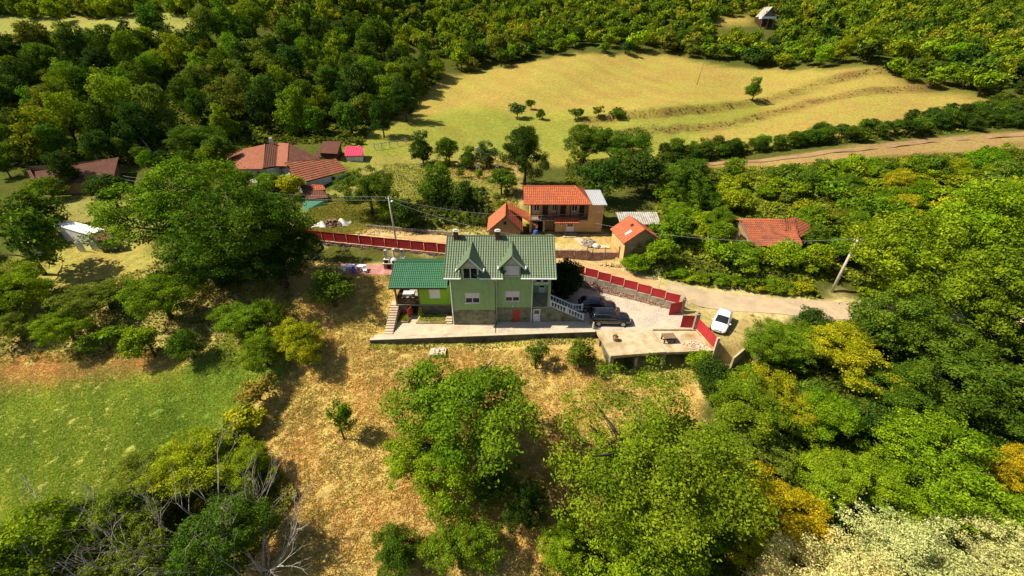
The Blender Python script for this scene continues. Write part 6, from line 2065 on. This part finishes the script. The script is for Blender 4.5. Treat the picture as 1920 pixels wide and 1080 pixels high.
for k, (a, b, sag, lb) in enumerate(((pL + Vector((-0.3, 0, 0)), (-62, 66, 11.2), 0.9, 'upper cable from the left pole towards the farmhouse'), (pL + Vector((-0.1, 0, -0.5)), (-62, 66, 10.6), 1.0, 'lower cable from the left pole towards the farmhouse'),
                                     (pL + Vector((0.2, 0, -0.2)), (14.4, 60.6, 7.4), 1.6, 'cable from the left pole to the corner of the two storey house'), (pL + Vector((0.3, 0, -0.6)), (14.9, 53.6, 5.6), 1.9, 'cable from the left pole to the small ochre shed'),
                                     (pR, (12, 56, 7.2), 1.3, 'cable running left from the right pole'), (pR, (100, 44, 7.6), 1.3, 'cable running right from the right pole'))):
    a, b = Vector(a), Vector(b)
    P_ = [a.lerp(b, t / 24) - Vector((0, 0, sag * 4 * (t / 24) * (1 - t / 24))) for t in range(25)]
    o = MB().tube([p - a for p in P_], 0.014, 5).obj('cable', M['wire'])
    o.location = a
    tag(o, lb, 'cable', 'overhead cables')

# ------------------------------------------------------------------ cars
def car(label, loc, rz, paint, L, W, H, hood, prof, name='parked_car', cabin_=(-0.46, 0.235, -0.37, 0.075), trim=None):
    o = root(name, loc, label, 'car', None, rz)
    half = W / 2
    # lower body: stations along the length with top height, bottom height and width
    st = []
    for fx, zt, zb, wf in prof:
        st.append((fx * L, zt * H, zb * H, wf * half))
    vs_, fs = [], []
    n = 12
    for x, zt, zb, w in st:
        zm = zb + (zt - zb) * 0.5
        ring = [(w * 0.80, zb), (w * 0.97, zb + (zt - zb) * 0.18), (w, zm), (w * 0.965, zt - (zt - zb) * 0.16), (w * 0.87, zt - 0.015), (w * 0.45, zt + 0.02)]
        for y, z in ring:
            vs_.append((x, y, z))
        for y, z in ring[::-1]:
            vs_.append((x, -y, z))
    for i in range(len(st) - 1):
        for k in range(n):
            fs.append((i * n + k, (i + 1) * n + k, (i + 1) * n + (k + 1) % n, i * n + (k + 1) % n))
    fs += [tuple(range(n)), tuple((len(st) - 1) * n + k for k in range(n))[::-1]]
    MB().add(vs_, fs).obj('body', paint, o, smooth=True)
    # cabin: one rounded shell, glass set just proud of it
    bx0, bx1, tx0, tx1 = [c * L for c in cabin_]
    zb, zt = hood * H - 0.03, H
    hh = zt - zb
    wb, wt = half * 0.93, half * 0.74
    sec = [(bx0, 0.04, 0.90), (bx0 + (tx0 - bx0) * 0.45, 0.62, 0.95), (tx0, 0.93, 0.98), (tx0 + (tx1 - tx0) * 0.35, 1.0, 1.0), (tx0 + (tx1 - tx0) * 0.7, 1.0, 1.0), (tx1, 0.94, 0.98), (tx1 + (bx1 - tx1) * 0.5, 0.53, 0.96), (bx1, 0.03, 0.92)]
    def ring(x, k, wf):
        z = zb + hh * k
        w0, w1 = wb * wf, (wb + (wt - wb) * k) * wf
        return [(x, w0, zb), (x, w0 + (w1 - w0) * 0.55 + 0.025 * k, zb + hh * k * 0.55), (x, w1, z - 0.10 * k), (x, w1 * 0.86, z - 0.025 * k), (x, w1 * 0.45, z), (x, 0.0, z + 0.015)]
    rings = [ring(*q) for q in sec]
    vs_, fs = [], []
    m = 11
    for r_ in rings:
        vs_ += r_ + [(p[0], -p[1], p[2]) for p in r_[:-1][::-1]]
    for i in range(len(rings) - 1):
        for k in range(m - 1):
            fs.append((i * m + k, (i + 1) * m + k, (i + 1) * m + k + 1, i * m + k + 1))
    MB().add(vs_, fs).obj('cabin', paint, o, smooth=True)
    def strip(nm, q, out, m_=None):
        """glass laid over a grid of shell points q[row][col]"""
        rows, cols = len(q), len(q[0])
        MB().add([tuple(Vector(p) + Vector(out)) for r_ in q for p in r_], [(i * cols + j, i * cols + j + 1, (i + 1) * cols + j + 1, (i + 1) * cols + j) for i in range(rows - 1) for j in range(cols - 1)]).obj(nm, m_ or M['glass'], o, smooth=True)
    lerp3 = lambda p, q, t: tuple(Vector(p).lerp(Vector(q), t))
    def across(r_, z):
        return [(r_[3][0], -r_[3][1] * z, r_[3][2]), (r_[4][0], -r_[4][1], r_[4][2]), r_[5], r_[4], (r_[3][0], r_[3][1] * z, r_[3][2])]
    fr = [across(rings[5], 1.02), across(rings[6], 1.04), across(rings[7], 1.06)]
    fr = [[lerp3(fr[0][j], fr[1][j], 0.12) for j in range(5)], fr[1], [lerp3(fr[1][j], fr[2][j], 0.86) for j in range(5)]]
    strip('windshield', fr, (0.012, 0, 0.016))
    rr_ = [across(rings[2], 0.98), across(rings[1], 1.0), across(rings[0], 1.0)]
    rr_ = [[lerp3(rr_[0][j], rr_[1][j], 0.15) for j in range(5)], rr_[1], [lerp3(rr_[1][j], rr_[2][j], 0.5) for j in range(5)]]
    strip('rear_window', rr_, (-0.012, 0, 0.016))
    for sg in (1, -1):
        f = lambda p: (p[0], sg * p[1], p[2])
        low = lambda r_: lerp3(r_[0], r_[1], 0.22)
        top = lambda r_: lerp3(r_[1], r_[2], 0.82)
        at_ = lambda i, t: [lerp3(rings[i][k], rings[i + 1][k], t) for k in range(6)]
        for i0, t0, i1, t1 in ((1, 0.75, 3, 0.42), (3, 0.56, 5, 0.62)):
            A, B_ = at_(i0, t0), at_(i1, t1)
            cols = [A] + [rings[i] for i in range(i0 + 1, i1 + 1)] + [B_]
            strip('side_window', [[f(low(c)), f(lerp3(low(c), top(c), 0.5)), f(top(c))] for c in cols], (0, sg * 0.014, 0.0))
        if trim:
            t = MB()
            A, B_ = at_(1, 0.6), at_(5, 0.75)
            cols = [A] + rings[2:6] + [B_]
            for g_ in (low, top):
                pts = [Vector(f(g_(c))) + Vector((0, sg * 0.022, 0.02 if g_ is top else -0.02)) for c in cols]
                t.tube(pts, 0.016, 5)
            t.tube([Vector(f(low(A))) + Vector((0, sg * 0.02, 0)), Vector(f(top(A))) + Vector((0, sg * 0.02, 0))], 0.016, 5)
            t.obj('window_trim', trim, o)
    # wheels
    wr = 0.215 * H
    for fx in (-0.30, 0.305):
        for sg in (1, -1):
            w = root('wheel', (fx * L, sg * (half - 0.12), wr), None, None)
            w.parent = o
            a = MB().lathe([(wr * 0.62, -0.12), (wr * 0.95, -0.12), (wr, -0.07), (wr, 0.07), (wr * 0.95, 0.12), (wr * 0.62, 0.12)], 18, axis='y')
            a.obj('tyre', M['rubber'], w, smooth=False)
            ym = sg * 0.125
            r_ = MB()
            for k in range(10):
                t = 2 * math.pi * k / 10
                r_.bar((0, ym, 0), (math.cos(t) * wr * 0.64, ym, math.sin(t) * wr * 0.64), 0.05, 0.03, (0, 1, 0))
            r_.lathe([(wr * 0.66, 0.0), (wr * 0.66, 0.02), (wr * 0.55, 0.02), (wr * 0.55, 0.0)], 18, (0, ym - 0.01, 0), 'y')
            r_.obj('rim', M['rim'], w)
            MB().lathe([(wr * 1.14, 0.0), (wr * 1.14, 0.012)], 20, (fx * L, sg * (half * 0.975) - 0.006, wr * 1.04), 'y').obj('wheel_arch', M['black_plastic'], o)
    xf, xb = st[-1][0], st[0][0]
    for sg in (1, -1):
        a = MB().box(xf - 0.24, xf - 0.05, sg * half * 0.62 - 0.16, sg * half * 0.62 + 0.16, 0.385 * H, 0.45 * H)
        a.obj('headlight', M['lamp'], o)
        MB().box(xb - 0.01, xb + 0.12, sg * half * 0.68 - 0.14, sg * half * 0.68 + 0.14, 0.43 * H, 0.52 * H).obj('taillight', M['tail'], o)
        MB().lathe([(0.05, -0.1), (0.09, -0.05), (0.09, 0.06), (0.04, 0.1)], 8, (bx1 - 0.28, sg * (half + 0.07), zb + 0.06), 'y').obj('mirror', paint, o)
    MB().box(xf - 0.06, xf + 0.015, -half * 0.42, half * 0.42, 0.31 * H, 0.37 * H).obj('grille', M['black_plastic'], o)
    MB().box(xf - 0.06, xf + 0.03, -half * 0.7, half * 0.7, 0.16 * H, 0.22 * H).obj('air_intake', M['black_plastic'], o)
    MB().box(xf - 0.02, xf + 0.035, -0.25, 0.25, 0.235 * H, 0.295 * H).obj('number_plate', M['white'], o)
    return o
SUV = [(-0.5, 0.55, 0.27, 0.80), (-0.485, 0.60, 0.20, 0.90), (-0.44, 0.635, 0.17, 0.97), (-0.30, 0.63, 0.16, 1.0), (0.0, 0.615, 0.16, 1.0), (0.20, 0.605, 0.16, 1.0), (0.26, 0.60, 0.16, 0.99), (0.38, 0.565, 0.16, 0.97), (0.455, 0.525, 0.17, 0.90), (0.49, 0.45, 0.19, 0.78), (0.5, 0.36, 0.22, 0.70)]
HATCH = [(-0.5, 0.58, 0.28, 0.82), (-0.48, 0.64, 0.20, 0.92), (-0.42, 0.67, 0.16, 0.98), (-0.2, 0.65, 0.15, 1.0), (0.1, 0.63, 0.15, 1.0), (0.22, 0.615, 0.15, 0.99), (0.34, 0.565, 0.15, 0.97), (0.43, 0.50, 0.16, 0.90), (0.48, 0.42, 0.18, 0.76), (0.5, 0.33, 0.22, 0.62)]
car('glossy black estate SUV parked in the sun on the gravel drive', (11.95, 41.75, 0.02), R(-2), M['black_paint'], 4.9, 1.98, 1.74, 0.60, SUV, trim=M['rim'], cabin_=(-0.475, 0.235, -0.40, 0.06))
car('black car parked in the shade of the conifer behind the sunlit SUV', (10.9, 44.55, 0.02), R(-8), M['black_paint'], 4.85, 1.95, 1.62, 0.60, SUV)
car('white hatchback parked outside the gate beside the lane', (25.4, 41.1, 0.03), R(-124), M['white_paint'], 4.3, 1.85, 1.46, 0.63, HATCH, cabin_=(-0.49, 0.235, -0.40, -0.01))

# ------------------------------------------------------------------ garden things
# barbecue with three chimneys on the patio
bx, by, bz = -16.7, 52.5, 1.76
o = root('barbecue', (bx, by, bz), 'white garden barbecue and oven with three chimneys on the patio', 'barbecue')
MB().box(-1.5, 1.6, -0.35, 0.4, 0, 0.85).obj('base', M['paver'], o)
MB().box(-1.6, 1.7, -0.45, 0.45, 0.85, 0.95).obj('worktop', M['white_plaster'], o)
for xc in (-0.75, 0.1, 0.95):
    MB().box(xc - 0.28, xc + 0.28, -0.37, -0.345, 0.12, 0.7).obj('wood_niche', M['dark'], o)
dome = MB().lathe([(0.62, 0.95), (0.62, 1.2), (0.52, 1.5), (0.3, 1.72), (0.17, 1.8), (0.17, 2.9), (0.2, 2.95), (0.2, 3.05)], 14, (0.1, 0.0, 0))
dome.obj('oven', M['white_plaster'], o, smooth=False)
MB().lathe([(0.26, 0.0), (0.26, 0.05)], 12, (0.1, -0.62, 1.28), 'y').obj('oven_mouth', M['dark'], o)
MB().box(-1.45, -0.65, -0.3, 0.3, 0.95, 1.5).box(-1.22, -0.88, -0.1, 0.2, 1.5, 2.85).obj('hearth', M['white_plaster'], o)
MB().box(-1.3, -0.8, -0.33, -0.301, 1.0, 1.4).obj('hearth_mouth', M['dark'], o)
MB().box(0.95, 1.6, -0.3, 0.3, 0.95, 1.75).box(1.08, 1.46, -0.12, 0.22, 1.75, 3.0).obj('smoker', M['white_plaster'], o)
MB().lathe([(0.12, 0.0), (0.12, 0.03)], 10, (1.27, -0.14, 2.75), 'y').obj('flue_mouth', M['dark'], o)

for x, y, rz, lb in ((-22.9, 52.0, 0.05, 'left white plastic garden table on the shaded patio'), (-21.3, 51.9, -0.06, 'right white plastic garden table on the shaded patio')):
    t = root('garden_table', (x, y, 1.76), lb, 'table', 'patio tables', rz)
    MB().box(-0.62, 0.62, -0.4, 0.4, 0.69, 0.74).obj('table_top', M['pvc'], t)
    MB().box(-0.6, 0.6, -0.38, -0.34, 0.6, 0.69).box(-0.6, 0.6, 0.34, 0.38, 0.6, 0.69).obj('apron', M['pvc'], t)
    for sx in (-0.52, 0.52):
        for sy in (-0.31, 0.31):
            MB().tube([(sx, sy, 0.69), (sx * 1.08, sy * 1.08, 0)], [0.06, 0.035], 6).obj('leg', M['pvc'], t)
for x, y, rz, m, lb in ((-23.6, 51.2, 0.2, 'pvc', 'white plastic chair left of the patio tables'), (-22.3, 51.1, -0.1, 'blue_pvc', 'blue plastic chair between the patio tables'), (-20.6, 51.2, 0.3, 'pvc', 'white plastic chair right of the patio tables')):
    c = root('garden_chair', (x, y, 1.76), lb, 'chair', 'patio chairs', rz)
    MB().box(-0.25, 0.25, -0.25, 0.25, 0.4, 0.44).obj('seat', M[m], c)
    MB().add([(-0.25, 0.22, 0.44), (0.25, 0.22, 0.44), (0.22, 0.34, 0.88), (-0.22, 0.34, 0.88), (-0.25, 0.26, 0.44), (0.25, 0.26, 0.44), (0.22, 0.38, 0.88), (-0.22, 0.38, 0.88)], [(0, 1, 2, 3), (7, 6, 5, 4), (0, 4, 5, 1), (1, 5, 6, 2), (2, 6, 7, 3), (3, 7, 4, 0)]).obj('backrest', M[m], c)
    for sx in (-0.22, 0.22):
        MB().box(sx - 0.02, sx + 0.02, -0.22, 0.24, 0.62, 0.66).obj('armrest', M[m], c)
        for sy in (-0.22, 0.22):
            MB().tube([(sx, sy, 0.4), (sx * 1.15, sy * 1.15, 0)], 0.03, 5).obj('leg', M[m], c)
a, b = Vector((-29.2, 53.4, 2.45)), Vector((-27.7, 54.4, 3.1))
o = MB().bar((0, 0, 0.05), b - a, 0.12, 0.08).obj('plank', M['grey_wood'])
o.location = a
tag(o, 'long pale plank lying on the shaded lawn', 'plank')

# wood pile under sheets
px_, py_, pz_ = -29.9, 64.6, 3.4
debris('log_pile', px_, py_, pz_, 2.0, 1.1, 150, 0.5, M['wood'], 'heap of firewood between pale sheets above the fence', 'wood pile', 8, 1.3, None, True)
for k, (dx, dy, rx_, lb) in enumerate(((-1.7, -0.5, 1.3, 'pale sheet over the left of the firewood heap'), (1.6, 0.3, 1.3, 'pale sheet over the right of the firewood heap'))):
    rs = np.random.RandomState(50 + k)
    g = []
    for i in range(9):
        for j in range(9):
            u, v = i / 4 - 1, j / 4 - 1
            d = max(abs(u), abs(v))
            g.append((dx + u * rx_, dy + v * 0.9, 0.95 * max(0, 1 - d ** 1.3) * (0.6 + 0.5 * math.sin(3 * u + 2 * v + k)) + rs.uniform(-0.16, 0.16) + 0.05))
    o = MB().add(g, [(i * 9 + j, (i + 1) * 9 + j, (i + 1) * 9 + j + 1, i * 9 + j + 1) for i in range(8) for j in range(8)]).obj('cover_sheet', M['tarp'], smooth=True)
    o.location = (px_, py_, pz_)
    tag(o, lb, 'tarpaulin')

# rubble, slabs and fence posts in the neighbour's yard
debris('rubble_heap', 11.6, 57.4, 3.4, 1.0, 1.5, 120, 0.35, M['stone_grey'], 'heap of pale rubble in the yard of the two storey house', 'rubble', 11, 0.6, None)
for x, y, rz, lx, ly, lb in ((9.0, 59.9, 0.0, 2.0, 0.8, 'pale concrete slab in front of the two storey house'), (10.4, 58.0, 0.25, 0.9, 2.6, 'long pale slab beside the rubble heap'), (13.7, 56.0, -0.1, 1.6, 0.9, 'pale frame lying at the front of the yard')):
    o = MB().box(-lx / 2, lx / 2, -ly / 2, ly / 2, 0, 0.1).obj('slab', M['path'])
    o.location = (x, y, 3.4)
    o.rotation_euler = (0, 0, rz)
    tag(o, lb, 'slab')
o = MB().lathe([(0.55, 0.0), (0.62, 0.18), (0.45, 0.42), (0.12, 0.52)], 9).obj('covered_heap', M['tarp'])
o.location = (12.5, 56.1, 3.4)
tag(o, 'small heap under a pale blue sheet in the yard', 'heap')
W = root('yard_wall', (10.2, 55.0, 2.4), 'low brick wall along the front of the dirt yard', 'wall')
for k in range(5):
    a, b = 4.9 + k * 2.14, 4.9 + (k + 1) * 2.14 - 0.06
    h = 3.5 if k < 3 else 3.2
    MB().box(a, b, 54.75 - 0.03 * k, 55.0 - 0.03 * k, 1.6, h).obj('panel', M['stone'], W, (10.2, 55.0, 2.4))
for k, (x, h) in enumerate(((10.9, 1.9), (11.8, 1.7), (13.5, 1.6), (15.6, 1.7))):
    o = MB().tube([(0, 0, -0.3), (0.06 * (-1) ** k, 0, h)], 0.07, 6).obj('fence_post', M['wood'])
    o.location = (x, 54.6, 2.5)
    tag(o, ['thick leaning post at the middle of the dirt yard edge', 'thin post just right of the thick leaning post', 'post in front of the pale frame', 'post at the right end of the dirt yard edge'][k], 'post', 'yard posts')
debris('earth_mound', 14.2, 53.4, 2.0, 1.9, 0.5, 70, 0.28, M['dirt_road'], 'low mound of earth clods between lane and yard wall', 'mound', 13, 0.35, 'stuff', True)
debris('broken_concrete', -8.5, 37.3, -1.25, 0.75, 0.55, 26, 0.5, M['path'], 'broken concrete block lying below the retaining wall', 'rubble', 14, 0.25, None, True)
MBb = MB().box(-0.9, 0.9, -0.6, 0.6, -0.3, 0.28).obj('concrete_block', M['path'])
MBb.location = (-8.5, 37.2, gz(-8.5, 37.2))
tag(MBb, 'flat concrete well cover in the grass below the retaining wall', 'well cover')

# bank stones above the lane, left
sm = MB()
stone_face(sm, (-24, 64.0), (-9.5, 61.2), lambda t: 3.0 - 0.1 * t, lambda t: 3.9 - 0.2 * t, 21, 0.12, 0.5)
o = sm.obj('dry_stone_bank', M['stone_grey'])
tag(o, 'dry stone bank above the dirt lane behind the main house', 'stone bank', None, 'stuff')
# beehives and tubs in the orchard
for u, v, s, lb in ((896, 320, 0.8, 'white beehive standing in the middle of the orchard'), (791, 315, 0.6, 'small white beehive under the dense fruit tree'), (932, 318, 0.6, 'low white box right of the beehive'), (893, 285, 0.6, 'white box at the top of the orchard')):
    x, y, z = spot(u, v)
    o = root('beehive', (x, y, z), lb, 'beehive', 'orchard boxes', rnd.uniform(-0.4, 0.4))
    MB().box(-s * 0.5, s * 0.5, -s * 0.4, s * 0.4, 0.25, 0.25 + s * 1.3).obj('hive_body', M['white'], o)
    MB().box(-s * 0.58, s * 0.58, -s * 0.48, s * 0.48, 0.252 + s * 1.3, 0.35 + s * 1.3).obj('lid', M['metal_grey'], o)
    MB().box(-s * 0.3, s * 0.3, -s * 0.41, -s * 0.402, 0.35, 0.35 + s * 0.5).obj('entrance', M['dark'], o)
    for sx in (-0.4, 0.4):
        MB().box(sx * s - 0.05, sx * s + 0.05, -0.1, 0.1, -0.3, 0.25).obj('foot', M['wood'], o)

# vineyard rows
def vines():
    rr = random.Random(3)
    k = 0
    for row in range(7):
        y0 = 64.0 + row * 2.1
        x = -18.0 + row * 0.6
        o = root('vine_row', (-9.5, y0, gz(-9.5, y0)), ['front', 'second', 'third', 'fourth', 'fifth', 'sixth', 'back'][row] + ' row of staked vines behind the dirt lane', 'vine row', 'vineyard rows')
        w = MB()
        while x < -3.4 - 0.25 * row:
            y = y0 + rr.uniform(-0.15, 0.15)
            z = gz(x, y)
            c = link('vine', rnd.choice(CR['shrub']), o)
            r_ = rr.uniform(0.7, 1.0)
            c.location = (x + 9.5, y - y0, z + 0.75 - o.location.z)
            c.scale = (r_, r_ * 0.7, r_ * 1.1)
            c.rotation_euler = (0, 0, rr.uniform(0, 6))
            f = rr.uniform(0.8, 1.3)
            c.color = (0.10 * f, 0.15 * f, 0.02 * f, 1)
            MB().tube([(x + 9.5, y - y0, z - 0.2 - o.location.z), (x + 9.5 + rr.uniform(-0.08, 0.08), y - y0, z + 1.75 - o.location.z)], 0.035, 5).obj('stake', M['grey_wood'], o)
            x += rr.uniform(0.9, 1.3)
vines()

# wire fence at the edge of the meadow
F = root('field_fence', (-27, 102, gz(-27, 102)), 'open post and rail fence at the lower left corner of the meadow', 'fence')
fo = tuple(F.location)
pp = [spot(u, v) for u, v in ((703, 281), (716, 279), (731, 277), (746, 274), (761, 270))]
for x, y, z in pp:
    MB().tube([(x, y, z - 0.3), (x, y, z + 1.5)], 0.09, 6).obj('post', M['grey_wood'], F, fo)
for a, b in zip(pp[:-1], pp[1:]):
    MB().bar((a[0], a[1], a[2] + 1.2), (b[0], b[1], b[2] + 1.2), 0.07, 0.1).obj('rail', M['grey_wood'], F, fo)
o = MB().lathe([(0.12, 0.0), (0.14, 0.5), (0.10, 0.9), (0.05, 1.0)], 8).obj('garden_bollard', M['pole'])
o.location = (9.75, 40.35, 0.02)
tag(o, 'short pale post at the rear corner of the black SUV', 'post')
o = MB().add([(0, 0, 0), (1.6, -0.3, 0.1), (1.5, -0.9, 0.45), (-0.1, -0.5, 0.5), (0, 0.06, -0.05), (1.6, -0.24, 0.05), (1.5, -0.84, 0.4), (-0.1, -0.44, 0.45)], [(0, 1, 2, 3), (7, 6, 5, 4), (0, 4, 5, 1), (1, 5, 6, 2), (2, 6, 7, 3), (3, 7, 4, 0)]).obj('metal_sheet', M['tarp'])
xq, yq, zq = spot(1400, 628, 1.4)
o.location = (xq, yq, zq + 1.4)
tag(o, 'pale sheet caught in the bushes right of the white hatchback', 'sheet')
